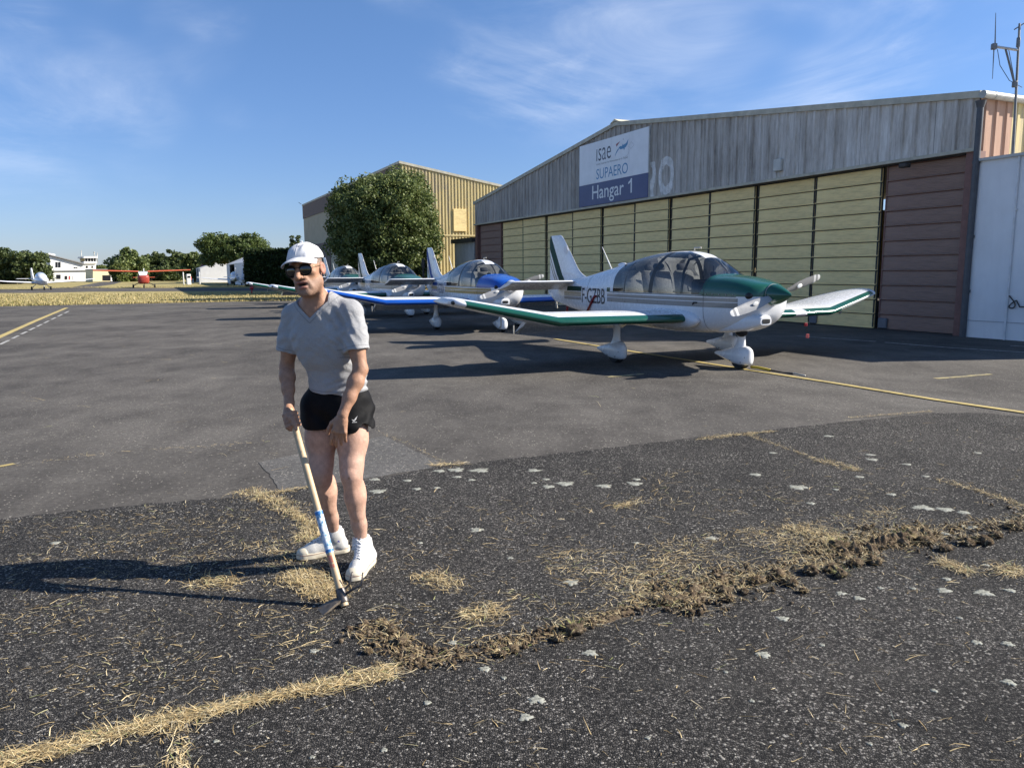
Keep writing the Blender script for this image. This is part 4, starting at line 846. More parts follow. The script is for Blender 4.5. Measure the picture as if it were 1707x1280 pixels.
shed('hangar_shed', 'long white T-hangar shed with dark open bay left of the hedge', 378.5, 122, 29, 3.9, 2.95, 4.62, [1, 1, 0, 0, 0, 1, 1, 1, 1, 1, 1, 1])
shed('hangar_shed', 'small white shed with two dark open bays behind the white plane', 326, 150, 15, 3.2, 2.55, 3.7, [1, 0, 1, 0, 0, 1, 0, 1, 1])
hb = P(357, 460, 140)
house = thing('brown_roofed_house', 'beige gabled house with dark red roof under the pine', 'house', (hb[0], 140, 0), BA)
M_hw = plain('house_beige', (0.42, 0.37, 0.28), 0.85); M_hr = plain('house_roof', (0.17, 0.07, 0.055), 0.85, var=0.25, scale=2)
px_prism(house, 'gable_wall', [(358, 470), (358, 446), (360, 444), (364.5, 434), (369, 444), (373, 446), (373, 470)], hb, M_hw, 0, 0.3)
px_prism(house, 'wall', [(359, 470), (359, 447), (385, 447), (385, 470)], hb, M_hw, 0.3, 6)
px_prism(house, 'roof', [(357, 445), (366, 430), (380, 428), (386, 445)], hb, M_hr, 0.4, 7)
for x in (352, 368):
    t0, z0 = BV(x, 427, hb); t1, z1 = BV(x+8, 430, hb); b = MB(); b.tube([(t0, 0.6, z0), (t1, 0.6, z1)], 0.12, 6); build(b, 'bargeboard', M_wh, house)
for (x0, x1) in ((366, 369), (370.5, 373)): px_prism(house, 'window', [(x0, 462), (x0, 450), (x1, 450), (x1, 462)], hb, M_glassd, -0.05, 0.02)
# fuel pump cabinet and white posts by the grass
q = G(315, 474.6); b = MB()
pump = thing('fuel_pump', 'white fuel pump cabinet standing on the far grass', 'fuel pump', (q[0], q[1], 0), BA)
b.bbox((0, 0, 0.75), (0.55, 0.4, 1.5), 0.03); build(b, 'cabinet', M_wh, pump); b = MB(); b.bbox((0, -0.21, 1.1), (0.4, 0.03, 0.3), 0.01); build(b, 'dial', M_glassd, pump); b = MB(); b.bbox((0.34, 0, 0.9), (0.12, 0.2, 0.5), 0.02); build(b, 'hose_box', plain('pump_red', (0.5, 0.05, 0.06)), pump)
for k, (px, py, h) in enumerate(((306.5, 474.5, 1.75), (333.5, 474.2, 1.75), (322, 472, 0.7))):
    q = G(px, py); o = thing('white_post', ['white marker post left of the fuel pump', 'white marker post right of the fuel pump', 'short white post behind the fuel pump'][k], 'post', (q[0], q[1], 0)); b = MB(); b.tube([(0, 0, 0), (0, 0, h), (0, 0, h+0.04)], [0.085, 0.085, 0.04], 8); build(b, 'shaft', M_wh, o, True, angle=40); b = MB(); b.tube([(0, 0, 0), (0, 0, 0.12)], [0.13, 0.10], 8); build(b, 'foot', M_zinc, o)
q = G(420, 489.5); o = thing('red_marker', 'small red tie-down marker in the hedge shadow', 'marker', (q[0], q[1], 0)); b = MB(); b.tube([(0, 0, 0), (0, 0, 0.35)], 0.05, 8); b.sphere((0, 0, 0.42), (0.17, 0.17, 0.14), 10, 6); build(b, 'head', plain('marker_red', (0.4, 0.03, 0.04)), o, True); 
# dark bollard posts by the big tree
q = P(706.5, 480, 41); o = thing('dark_post', 'dark post standing beside the blue plane tail', 'post', (q[0], 41, 0)); b = MB(); b.tube([(0, 0, 0), (0, 0, 1.9)], 0.05, 8); build(b, 'shaft', M_dark, o); b = MB(); b.bbox((0, 0, 2.0), (0.16, 0.12, 0.5), 0.02); build(b, 'head', M_dark, o)
# ------------------------------------------------------------------ small aeroplanes far across the grass
M_pw = plain('plane_white_far', (0.74, 0.75, 0.77), 0.3, var=0.04, coat=0.3); M_tyre = plain('tyre_rubber', (0.02, 0.02, 0.02), 0.8); M_or = plain('plane_orange', (0.62, 0.13, 0.05), 0.4, var=0.12); M_ored = plain('plane_red', (0.36, 0.05, 0.03), 0.4, var=0.12)
def airfoil(n=14, th=0.13):
    x = (1-np.cos(np.linspace(0, math.pi, n)))/2; y = 5*th*(0.2969*np.sqrt(x)-0.126*x-0.3516*x**2+0.2843*x**3-0.1015*x**4); c = 0.02*(1-(2*x-0.8)**2).clip(0)
    up = np.stack([x, c+y], 1); lo = np.stack([x, c*0.6-y*0.75], 1)[::-1][1:-1]; return np.concatenate([up, lo])
def wing_loft(st, th=0.13, n=14):
    # stations (y, xle, z, chord[, incidence]) -> rings; X forward
    a = airfoil(n, th); R = []
    for s in st:
        y, xl, z, c = s[:4]; inc = s[4] if len(s) > 4 else 0.0
        px_ = -a[:, 0]*c; pz = a[:, 1]*c; R.append(np.stack([xl+px_*math.cos(inc)-pz*math.sin(inc)*0, np.full(len(a), y), z+pz+px_*math.sin(inc)], 1))
    return R
def ring(x, hw, zb, zt, zm, nl=3.2, nu=2.3, n=36, yoff=0):
    t = np.arange(n)*2*math.pi/n; c, s = np.cos(t), np.sin(t); e = np.where(s >= 0, nu, nl)
    y = hw*np.sign(c)*np.abs(c)**(2/e); z = np.where(s >= 0, zm+(zt-zm)*np.abs(s)**(2/e), zm-(zm-zb)*np.abs(s)**(2/e)); return np.stack([np.full(n, x), y+yoff, z], 1)
def wheel(parent, x, y, r, w, mat=None, name='wheel'):
    b = MB(); n = 18; rings = []
    for (o, k) in ((-w/2, 0.72), (-w/2, 0.92), (-w*0.3, 1.0), (w*0.3, 1.0), (w/2, 0.92), (w/2, 0.72)):
        a = np.arange(n)*2*math.pi/n; rings.append(np.stack([x+r*k*np.cos(a), np.full(n, y+o), r+r*k*np.sin(a)], 1))
    b.loft(rings); return build(b, name, M_tyre, parent, True, angle=50)
def far_low_wing(label, pos, rz, span, nose=True):
    t = thing('light_aeroplane', label, 'aeroplane', (pos[0], pos[1], 0), rz)
    b = MB(); b.loft([ring(x, hw, zb, zt, zm, 2.4, 2.2, 20) for x, hw, zb, zt, zm in ((0.0, 0.08, 0.82, 0.98, 0.9), (-0.3, 0.32, 0.62, 1.18, 0.9), (-0.9, 0.48, 0.5, 1.35, 0.95), (-1.6, 0.55, 0.48, 1.45, 1.0), (-2.6, 0.5, 0.52, 1.4, 1.0), (-3.6, 0.26, 0.68, 1.2, 0.95), (-5.0, 0.12, 0.85, 1.1, 0.98), (-6.2, 0.06, 0.95, 1.08, 1.0))]); build(b, 'fuselage', M_pw, t, True)
    b = MB(); b.loft([ring(x, hw, 1.2, zt, 1.25, 2.2, 2.2, 20) for x, hw, zt in ((-0.85, 0.3, 1.3), (-1.3, 0.46, 1.62), (-1.9, 0.5, 1.80), (-2.6, 0.42, 1.66), (-3.3, 0.2, 1.32))]); build(b, 'canopy', plain('far_canopy', (0.55, 0.58, 0.62), 0.1, coat=1.0), t, True)
    for s in (-1, 1):
        b = MB(); b.loft(wing_loft([(s*0.4, -1.35, 0.72, 1.35), (s*span*0.3, -1.5, 0.86, 1.05), (s*span/2, -1.75, 1.08, 0.62)], 0.14, 10)); build(b, 'wing', M_pw, t, True, angle=50)
    b = MB(); b.loft(wing_loft([(-1.45, -5.8, 1.12, 0.6), (0, -5.6, 1.12, 0.8), (1.45, -5.8, 1.12, 0.6)], 0.1, 8)); build(b, 'tailplane', M_pw, t, True, angle=50)
    b = MB(); b.prism([(-5.2, 1.05), (-5.9, 2.25), (-6.35, 2.25), (-6.4, 1.0)], 1, -0.04, 0.04); build(b, 'fin', M_pw, t)
    for (x, y) in ((-0.75, 0), (-2.1, 0.85), (-2.1, -0.85)):
        wheel(t, x, y, 0.18, 0.12); b = MB(); b.tube([(x, y, 0.2), (x-0.05, y*0.5, 0.6)], 0.035, 6); build(b, 'gear_leg', M_pw, t)
    b = MB(); b.tube([(0.02, -0.85, 0.9), (0.02, 0.85, 0.9)], [0.03, 0.03], 6); build(b, 'propeller', M_dark, t)
    return t
q = G(77, 484); far_low_wing('white low-wing aeroplane parked at the far left on the grass', q+np.array([0.0, 0, 0]), rad(-48), 9.9)
q = G(381, 476); far_low_wing('white aeroplane parked tail-on before the white sheds', q+np.array([0.2, 1.5, 0]), rad(112), 9.0)
# red high-wing machine head-on
q = G(240, 480.3); ul = thing('red_high_wing_aeroplane', 'red high-wing microlight facing the camera on the far taxiway', 'aeroplane', (q[0], q[1], 0), rad(-66))
b = MB(); b.loft([ring(x, hw, zb, zt, zm, 4, 4, 24) for x, hw, zb, zt, zm in ((-0.1, 0.30, 0.62, 1.25, 0.95), (-0.25, 0.55, 0.50, 1.42, 0.95), (-1.0, 0.60, 0.45, 1.55, 0.95), (-2.3, 0.55, 0.5, 1.6, 1.0), (-3.4, 0.25, 0.75, 1.25, 1.0), (-5.4, 0.08, 0.95, 1.15, 1.05))]); build(b, 'fuselage', M_ored, ul, True, angle=50)
b = MB(); b.add([(-0.20, 0.36, 1.40), (-0.2, -0.36, 1.40), (-0.75, -0.5, 1.80), (-0.75, 0.5, 1.80), (-0.26, 0.36, 1.40), (-0.26, -0.36, 1.40), (-0.81, -0.5, 1.80), (-0.81, 0.5, 1.80)], [(0,1,2,3),(4,7,6,5),(0,4,5,1),(2,6,7,3),(0,3,7,4),(1,5,6,2)]); build(b, 'windscreen', plain('pale_screen', (0.7, 0.72, 0.74), 0.2), ul)
for s in (-1, 1):
    b = MB(); b.loft(wing_loft([(s*0.45, -0.7, 1.80, 1.35), (s*3.0, -0.7, 1.88, 1.35), (s*4.95, -0.85, 1.95, 1.1)], 0.12, 10)); build(b, 'wing', M_or, ul, True, angle=50)
    b = MB(); b.tube([(-1.2, s*0.5, 0.75), (-1.2, s*2.3, 1.80)], 0.035, 6); build(b, 'wing_strut', M_dark, ul)
    b = MB(); b.tube([(-1.4, s*0.5, 0.6), (-1.4, s*1.05, 0.25)], 0.04, 6); build(b, 'gear_leg', M_dark, ul); wheel(ul, -1.4, s*1.1, 0.2, 0.16)
b = MB(); b.box((-0.9, 0, 1.80), (0.5, 1.0, 0.08)); build(b, 'cabin_roof', M_pw, ul)
wheel(ul, -0.35, 0, 0.18, 0.14); b = MB(); b.tube([(-0.35, 0.09, 0.2), (-0.35, 0.05, 0.6)], 0.03, 6); build(b, 'nose_leg', M_dark, ul)
b = MB(); b.loft(wing_loft([(-1.2, -5.0, 1.15, 0.6), (1.2, -5.0, 1.15, 0.6)], 0.1, 8)); build(b, 'tailplane', M_or, ul)
b = MB(); b.prism([(-4.8, 1.1), (-5.3, 2.2), (-5.7, 2.2), (-5.7, 1.1)], 1, -0.04, 0.04); build(b, 'fin', M_pw, ul)
# ================================================================== the four parked low-wing tourers
def gloss(name, c, rough=0.22, var=0.05, scale=1.5):
    m = MT(name); no = m.noise(scale, 5, 0.6); d = m.noise(14, 5, 0.7)
    f = m.math('ADD', m.math('MULTIPLY', no, 0.92), m.math('MULTIPLY', d, 0.08))
    m.col(m.ramp(f, [(0.3, tuple(x*(1-var*2) for x in c)), (0.65, c)])).set(rough=m.rng(d, 0.3, 0.7, rough*0.75, rough*1.4), coat=0.25, coatr=0.08); return m.m
M_white = gloss('aircraft_white', (0.76, 0.77, 0.79), 0.24, 0.045, 1.2); M_green = gloss('aircraft_green', (0.008, 0.085, 0.055), 0.2, 0.1); M_blue = gloss('aircraft_blue', (0.010, 0.085, 0.42), 0.2, 0.08); M_stripeg = gloss('stripe_grey', (0.27, 0.255, 0.235), 0.3); M_gold = gloss('stripe_gold', (0.36, 0.22, 0.05), 0.3); M_navy = gloss('stripe_navy', (0.015, 0.03, 0.12), 0.3)
M_black = plain('black_trim', (0.012, 0.012, 0.013), 0.45); M_reg = plain('registration_black', (0.02, 0.03, 0.04), 0.4); M_prop = plain('propeller_grey', (0.30, 0.30, 0.30), 0.35, var=0.06, coat=0.3); M_propw = plain('propeller_white', (0.72, 0.72, 0.70), 0.4); M_greyu = gloss('underside_white', (0.66, 0.67, 0.69), 0.35)
M_seat = plain('sheepskin_seat', (0.34, 0.325, 0.30), 0.95, var=0.25, scale=30, bump=0.8, bscale=40); M_int = plain('cabin_interior', (0.10, 0.10, 0.11), 0.8); M_lens = plain('lamp_lens', (0.62, 0.63, 0.64), 0.15, var=0.05, coat=1.0); M_redrod = plain('gust_lock_red', (0.22, 0.01, 0.015), 0.5)
def glass_mat():
    m = MT('canopy_glass'); gl = m.n('ShaderNodeBsdfGlossy'); gl.inputs['Roughness'].default_value = 0.03; gl.inputs['Color'].default_value = (1, 1, 1, 1)
    tr = m.n('ShaderNodeBsdfTransparent'); tr.inputs[0].default_value = (0.52, 0.55, 0.58, 1); fr = m.n('ShaderNodeFresnel'); fr.inputs[0].default_value = 1.5
    ms_ = m.n('ShaderNodeMixShader'); f = m.math('ADD', m.math('MULTIPLY', fr.outputs[0], 1.0), m.math('MULTIPLY', m.noise(3, 3), 0.02)); m.l(f, ms_.inputs[0]); m.l(tr.outputs[0], ms_.inputs[1]); m.l(gl.outputs[0], ms_.inputs[2]); m.l(ms_.outputs[0], m.out.inputs[0]); return m.m
M_glass = glass_mat()
M_stg = plain('stripe_green_matt', (0.005, 0.045, 0.030), 0.55, spec=0.2); M_stb = plain('stripe_blue_matt', (0.010, 0.06, 0.26), 0.55, spec=0.2)
# fuselage stations: x, halfwidth, zbottom, ztop, zmid(sill), lower exponent, upper exponent
FS = [(-0.36, 0.20, 0.90, 1.29, 1.12, 2.4, 2.4), (-0.42, 0.34, 0.80, 1.325, 1.12, 2.6, 2.6), (-0.55, 0.41, 0.70, 1.36, 1.125, 2.8, 2.9), (-0.75, 0.455, 0.62, 1.405, 1.13, 3.0, 3.0), (-1.0, 0.495, 0.575, 1.44, 1.13, 3.2, 3.0), (-1.25, 0.53, 0.555, 1.455, 1.135, 3.6, 3.0),
      (-1.36, 0.54, 0.55, 1.50, 1.135, 3.8, 2.7), (-1.5, 0.545, 0.54, 1.60, 1.135, 4, 2.4), (-1.68, 0.55, 0.535, 1.715, 1.135, 4, 2.25), (-1.9, 0.555, 0.53, 1.80, 1.13, 4.5, 2.2), (-2.2, 0.56, 0.525, 1.845, 1.13, 4.5, 2.2), (-2.6, 0.56, 0.525, 1.85, 1.13, 4.5, 2.2), (-3.0, 0.55, 0.53, 1.825, 1.13, 4.5, 2.25), (-3.4, 0.53, 0.545, 1.775, 1.13, 4.5, 2.3), (-3.8, 0.49, 0.565, 1.70, 1.125, 4.5, 2.3),
      (-4.2, 0.435, 0.59, 1.63, 1.12, 4.5, 2.2), (-4.6, 0.38, 0.62, 1.565, 1.12, 4.5, 2.1), (-5.0, 0.325, 0.655, 1.50, 1.12, 4.5, 2.0), (-5.5, 0.26, 0.70, 1.42, 1.12, 4.2, 2.0), (-6.0, 0.19, 0.755, 1.37, 1.12, 4, 2.0), (-6.5, 0.12, 0.825, 1.33, 1.12, 3.6, 2.0), (-6.85, 0.07, 0.885, 1.28, 1.12, 3, 2.0), (-7.02, 0.03, 0.96, 1.20, 1.10, 2.5, 2.0)]
_fa = np.array(FS)
def fs_at(x):
    xs = _fa[::-1, 0]
    # smooth interpolation of the stations (Catmull-Rom on a monotone x)
    i = int(np.clip(np.searchsorted(xs, x)-1, 0, len(xs)-2)); A = _fa[::-1]; p1, p2 = A[i], A[i+1]; p0 = A[max(i-1, 0)]; p3 = A[min(i+2, len(A)-1)]; t = (x-p1[0])/(p2[0]-p1[0])
    h = p2[0]-p1[0]; m1 = (p2-p0)/(p2[0]-p0[0])*h if p2[0] != p0[0] else p2-p1; m2 = (p3-p1)/(p3[0]-p1[0])*h
    return (2*t**3-3*t**2+1)*p1+(t**3-2*t**2+t)*m1+(-2*t**3+3*t**2)*p2+(t**3-t**2)*m2
def fus_y(x, z):
    a = fs_at(x); _, hw, zb, zt, zm, nl, nu = a
    k = (z-zm)/(zt-zm) if z >= zm else (zm-z)/(zm-zb); e = nu if z >= zm else nl
    return hw*max(0.0, 1-min(1, abs(k))**e)**(1/e)
def fus_mesh():
    xs = np.concatenate([np.linspace(-0.36, -0.6, 8), np.linspace(-0.65, -4.2, 74), np.linspace(-4.3, -7.02, 34)]); n = 112; R = []
    for x in xs:
        a = fs_at(x); q = ring(x, a[1], a[2], a[3], a[4], a[5], a[6], 720)
        # spread the points evenly round each of the quarter arcs (sill to keel, sill to crown)
        out = []
        for k in range(4):
            seg = np.concatenate([q[k*180:(k+1)*180], q[((k+1)*180) % 720][None]]); L = np.concatenate([[0], np.cumsum(np.linalg.norm(np.diff(seg, axis=0), axis=1))]); tt = np.linspace(0, L[-1], n//4+1)[:-1]
            out.append(np.stack([np.interp(tt, L, seg[:, i]) for i in range(3)], 1))
        R.append(np.concatenate(out))
    b = MB(); b.loft(R); v = np.array(b.v); f = b.f
    q = f[len(f)//3]; nrm = np.cross(v[q[1]]-v[q[0]], v[q[2]]-v[q[0]]); c = v[list(q)].mean(0)
    if nrm @ np.array([0, c[1], c[2]-1.1]) < 0: f = [tuple(reversed(w)) for w in f]
    return v, f
def carve(vf, *fns):
    # part of vf where every fn < 0, and the rest joined again
    ins = vf; V, F = [], []; o = 0
    for fn in fns:
        if len(ins[1]) == 0: break
        ins, out = split(*ins, fn)
        if len(out[1]): V.append(out[0]); F += [tuple(i+o for i in q) for q in out[1]]; o += len(out[0])
    return ins, (np.concatenate(V) if V else np.zeros((0, 3)), F)
def orient(v, f):
    v = np.asarray(v); vol = 0.0
    for q in f:
        for k in range(1, len(q)-1): vol += np.dot(v[q[0]], np.cross(v[q[k]], v[q[k+1]]))
    return (v, f) if vol > 0 else (v, [tuple(reversed(q)) for q in f])
def weld(o):
    bm = bmesh.new(); bm.from_mesh(o.data); bmesh.ops.remove_doubles(bm, verts=bm.verts[:], dist=0.0004); bm.to_mesh(o.data); bm.free(); return o
FV, FF = fus_mesh()
def ss(a): return a
def reg_f(fn): return fn
def wing_pieces():
    out = {}
    for s, nm in ((-1, 'near'), (1, 'far')):
        st = []
        for y in np.linspace(0.35, 2.80, 10): st.append((s*y, -1.545-0.145*(y-0.35)/2.45, 0.745+0.02*(y-0.35)/2.45, 1.69-0.02*(y-0.35)/2.45))
        for y in np.linspace(2.86, 4.24, 8):
            k = (y-2.80)/1.56; st.append((s*y, -1.69-0.36*k, 0.765+0.325*k, 1.67-0.62*k))
        st.append((s*4.31, -2.09, 1.085, 0.93)); st.append((s*4.36, -2.22, 1.095, 0.68))
        b = MB(); R = wing_loft(st, 0.135, 26); b.loft(R); out[nm] = orient(np.array(b.v), b.f)
    return out
WING = wing_pieces()
def wing_le(y):
    y = abs(y); return np.where(y < 2.8, -1.545-0.145*(y-0.35)/2.45, -1.69-0.36*(y-2.8)/1.56)
def plane(label, pos, hd, acc, stripe, under, reg, regcol, spin, nose_white=False, detail=True, group='parked low-wing tourers'):
    t = thing('low_wing_aeroplane', label, 'aeroplane', (pos[0], pos[1], 0), hd, group)
    def P_(vf, name, mat, par=t, smooth=True, angle=40):
        if len(vf[1]) == 0: return None
        return weld(mesh(name, vf[0], vf[1], mat, par, smooth, fix=False, angle=angle))
    # ---- fuselage skin cut along its paint and window lines
    sill = 1.145; tacc = M_stb if acc is M_blue else M_stg
    glass_box = lambda v: np.maximum.reduce([v[:, 0]+1.30-0.0*v[:, 2], -3.98-v[:, 0], sill+0.012-v[:, 2]])
    ins, body = carve((FV, FF), lambda v: v[:, 0]+1.30, lambda v: -3.98-v[:, 0], lambda v: sill+0.012-v[:, 2])                       # canopy zone (fn<0), rest
    # within the canopy zone: coloured lower front, roof strip, rear pillar, arch frames, windows
    scr = lambda v: v[:, 2]-(1.455-1.6*np.maximum(0, -1.30-v[:, 0])**1.0*0.62-0.9*np.maximum(0, np.abs(v[:, 1])-0.30))   # below this: painted scuttle
    scut, up = split(*ins, scr)
    P_(scut, 'scuttle', acc)
    roof_w = lambda v: np.maximum(np.abs(v[:, 1])-(0.13+0.06*np.clip((-2.3-v[:, 0])/1.5, 0, 1)), v[:, 0]+1.72)
    roof, rest = carve(up, lambda v: np.abs(v[:, 1])-(0.13+0.06*np.clip((-2.3-v[:, 0])/1.5, 0, 1)), lambda v: v[:, 0]+1.72)
    P_(roof, 'roof_strip', M_white)
    rear = lambda v: np.maximum(-(v[:, 0]+3.86-0.28*np.clip((v[:, 2]-1.45)/0.35, 0, 1)**2*1.0)*-1.0, -9.0+0*v[:, 0])
    rearp, rest = split(*rest, lambda v: v[:, 0]+3.86-0.25*np.clip((v[:, 2]-1.40)/0.35, 0, 1)**2)
    P_(rearp, 'rear_window_surround', M_white)
    for (xc, hwid, nm, mt) in ((-2.60, 0.055, 'canopy_arch', M_black), (-1.78, 0.016, 'windscreen_frame', M_black), (-3.42, 0.022, 'window_post', M_black)):
        fr, rest = split(*rest, lambda v: np.abs(v[:, 0]-xc-0.10*np.clip((v[:, 2]-1.2)/0.6, 0, 1)**2)-hwid)
        P_(fr, nm, mt)
    cen, rest = carve(rest, lambda v: v[:, 1]-0.012, lambda v: -0.012-v[:, 1], lambda v: -1.80-v[:, 0]); P_(cen, 'windscreen_post', M_black)
    wind, rest = split(*rest, lambda v: -1.76-v[:, 0]); P_(wind, 'windscreen', M_glass)
    fwin, rwin = split(*rest, lambda v: -2.56-v[:, 0])
    for (part, nm) in ((fwin, 'canopy_window'), (rwin, 'rear_window')):
        a, b_ = split(*part, lambda v: v[:, 1]); P_(a, nm, M_glass); P_(b_, nm, M_glass)
    # ---- body paint: coloured cowl top, side stripes
    cowl, body = carve(body, lambda v: -1.31-v[:, 0], lambda v: sill-0.005-v[:, 2]); P_(cowl, 'cowl_top', acc)
    gap, cw = None, None
    s1, body = carve(body, lambda v: v[:, 2]-1.083-0.028, lambda v: 1.083-0.028-v[:, 2], lambda v: v[:, 0]+0.62, lambda v: -4.10-v[:, 0]); P_(s1, 'side_stripe', stripe)
    s2, body = carve(body, lambda v: v[:, 2]-1.005-0.040, lambda v: 1.005-0.040-v[:, 2], lambda v: v[:, 0]+0.62, lambda v: -4.10-v[:, 0]); P_(s2, 'side_stripe', stripe)
    s3, body = carve(body, lambda v: v[:, 2]-1.175-0.048, lambda v: 1.175-0.048-v[:, 2], lambda v: v[:, 0]+5.30, lambda v: -6.05-v[:, 0]); P_(s3, 'tail_stripe', tacc)
    s4, body = carve(body, lambda v: v[:, 2]-1.065-0.05, lambda v: 1.065-0.05-v[:, 2], lambda v: v[:, 0]+5.30, lambda v: -6.2-v[:, 0]); P_(s4, 'tail_stripe', M_gold if stripe is M_gold else gloss('tail_stripe_olive', (0.26, 0.235, 0.17), 0.3))
    s5, body = carve(body, lambda v: v[:, 2]-0.98-0.028, lambda v: 0.98-0.028-v[:, 2], lambda v: v[:, 0]+5.30, lambda v: -6.2-v[:, 0]); P_(s5, 'tail_stripe', stripe if stripe is not M_gold else acc)
    s6, body = carve(body, lambda v: v[:, 2]-1.185-0.04, lambda v: 1.185-0.04-v[:, 2], lambda v: v[:, 0]+3.98, lambda v: -4.12-v[:, 0]); P_(s6, 'tail_stripe', acc)
    P_(body, 'fuselage', M_white if under is None else under)
    # ---- panel joints and canopy rail
    for x in (-1.27, -5.02):
        a = fs_at(x); r0 = ring(x, a[1], a[2], a[3], a[4], a[5], a[6], 72); c = np.array([x, 0, 1.1]); b = MB(); o1 = c+(r0-c)*1.003
        b.loft([o1+[0.004, 0, 0], o1+[-0.004, 0, 0]], cap=False); build(b, 'panel_joint', M_black, t, True)
    for s in (-1, 1):
        b = MB(); pts = [(x, s*(fus_y(x, sill)+0.006), sill) for x in np.linspace(-1.30, -4.0, 18)]; b.tube(pts, 0.011, 6); build(b, 'canopy_rail', M_zinc, t, True)
        b = MB(); pts = [(x, s*(fus_y(x, sill)+0.004), sill-0.012) for x in np.linspace(-0.65, -1.28, 8)]; b.tube(pts, 0.007, 6); build(b, 'cowl_hinge', M_zinc, t, True)
    if detail:
        for x in (-0.70, -0.83, -0.96, -1.09, -1.22):
            b = MB(); b.sphere((x, -fus_y(x, 1.16)-0.004, 1.165), 0.011, 8, 5); build(b, 'cowl_fastener', M_zinc, t, True)
        b = MB(); b.tube([(-1.40, -0.548, 1.03), (-1.46, -0.565, 1.035), (-1.50, -0.55, 1.00)], 0.010, 6); build(b, 'door_latch', M_black, t, True)
    # ---- interior
    b = MB(); b.bbox((-2.6, 0, 0.95), (2.6, 0.90, 0.10), 0.02); build(b, 'cabin_floor', M_int, t)
    b = MB(); b.bbox((-1.62, 0, 1.22), (0.16, 0.92, 0.34), 0.05); build(b, 'instrument_panel', M_black, t)
    for (x, y) in ((-2.55, 0.25), (-2.55, -0.25), (-3.45, 0.22), (-3.45, -0.22)):
        st_ = bpy.data.objects.new('seat', None); COL.objects.link(st_); st_.parent = t; st_.location = (x, y, 0.98)
        b = MB(); b.bbox((0.12, 0, 0.08), (0.46, 0.42, 0.14), 0.05); build(b, 'cushion', M_seat, st_, True, angle=50)
        b = MB(); R_ = np.array([[math.cos(0.25), 0, -math.sin(0.25)], [0, 1, 0], [math.sin(0.25), 0, math.cos(0.25)]]); b.bbox((-0.16, 0, 0.33), (0.13, 0.42, 0.46), 0.05, R_); build(b, 'backrest', M_seat, st_, True, angle=50)
        b = MB(); b.bbox((-0.24, 0, 0.60), (0.09, 0.22, 0.14), 0.03, R_); build(b, 'headrest', M_int, st_, True, angle=50)
    for y in (-0.22, 0.22):
        b = MB(); b.tube([(-1.72, y, 1.12), (-1.92, y, 1.22)], 0.014, 6); b.tube([(-1.92, y-0.09, 1.28), (-1.93, y-0.07, 1.20), (-1.93, y+0.07, 1.20), (-1.92, y+0.09, 1.28)], 0.014, 6); build(b, 'control_stick', M_black, t, True)
    b = MB(); b.bbox((-1.56, -0.10, 1.47), (0.06, 0.10, 0.07), 0.015); b.tube([(-1.56, -0.10, 1.50), (-1.56, -0.10, 1.60)], 0.008, 6); build(b, 'compass', M_black, t)
    b = MB(); b.tube([(-1.85, -0.5, 1.16), (-1.86, -0.45, 1.5), (-1.92, -0.30, 1.70), (-1.95, 0, 1.775), (-1.92, 0.30, 1.70), (-1.86, 0.45, 1.5), (-1.85, 0.5, 1.16)], 0.022, 8); build(b, 'inner_hoop', M_black, t, True)
    # ---- wings
    for nm, s in (('near', -1), ('far', 1)):
        wo = bpy.data.objects.new('wing', None); COL.objects.link(wo); wo.parent = t
        V, F = WING[nm]
        band = lambda v: np.maximum.reduce([wing_le(v[:, 1])-0.105-v[:, 0], np.abs(v[:, 1])-4.18, 0.56-np.abs(v[:, 1])])
        le, skin = carve((V, F), lambda v: wing_le(v[:, 1])-0.105-v[:, 0], lambda v: np.abs(v[:, 1])-4.18, lambda v: 0.56-np.abs(v[:, 1]))
        if detail and s == 1:
            lamp_, le = split(*le, lambda v: np.abs(v[:, 1]-1.95-0.25*(v[:, 0]+1.6))-0.16); P_(lamp_, 'landing_light_cover', M_lens, wo)
            tipw, le = split(*le, lambda v: np.maximum(3.0-v[:, 1]+1.2*(v[:, 2]-0.78), v[:, 2]-0.772-0.215*(v[:, 1]-2.8))); P_(tipw, 'leading_edge_white', M_white, wo)
        P_(le, 'leading_edge_band', acc, wo, angle=60)
        flapz, skin = carve(skin, lambda v: v[:, 0]+2.98, lambda v: np.abs(v[:, 1])-2.76, lambda v: 0.62-np.abs(v[:, 1]))
        P_(skin, 'wing_skin', M_white, wo, angle=60)
        # lowered flap
        b = MB(); fl = []
        for y in (0.62, 1.7, 2.76):
            x0, z0, c_, an = -2.94, 0.735, 0.44, rad(28); pr = [(0, 0.035), (-0.08, 0.06), (-c_*0.6, 0.03), (-c_, 0.0), (-c_*0.6, -0.018), (-0.08, -0.05), (0, -0.035)]
            fl.append([(x0+px_*math.cos(an)+pz*math.sin(an)*0.5, s*y, z0+px_*math.sin(an)+pz) for px_, pz in pr])
        b.loft(fl); build(b, 'flap', M_white, wo, True, angle=40)
        b = MB(); b.tube([(-3.02, s*2.70, 0.68), (-3.36, s*2.70, 0.50)], 0.012, 6); b.box((-3.38, s*2.76, 0.565), (0.02, 0.015, 0.15)); build(b, 'flap_bracket', M_zinc, wo)
        b = MB(); b.tube([(-2.2, s*3.55, 0.86), (-2.2, s*3.55, 0.72)], 0.010, 6); b.tube([(-2.2, s*3.55, 0.72), (-2.24, s*3.55, 0.71)], 0.014, 6); build(b, 'tie_down_ring', M_zinc, wo)
        b = MB(); b.sphere((-2.16, s*4.33, 1.09), (0.06, 0.025, 0.03), 10, 6); build(b, 'navigation_lamp', M_black, wo, True)
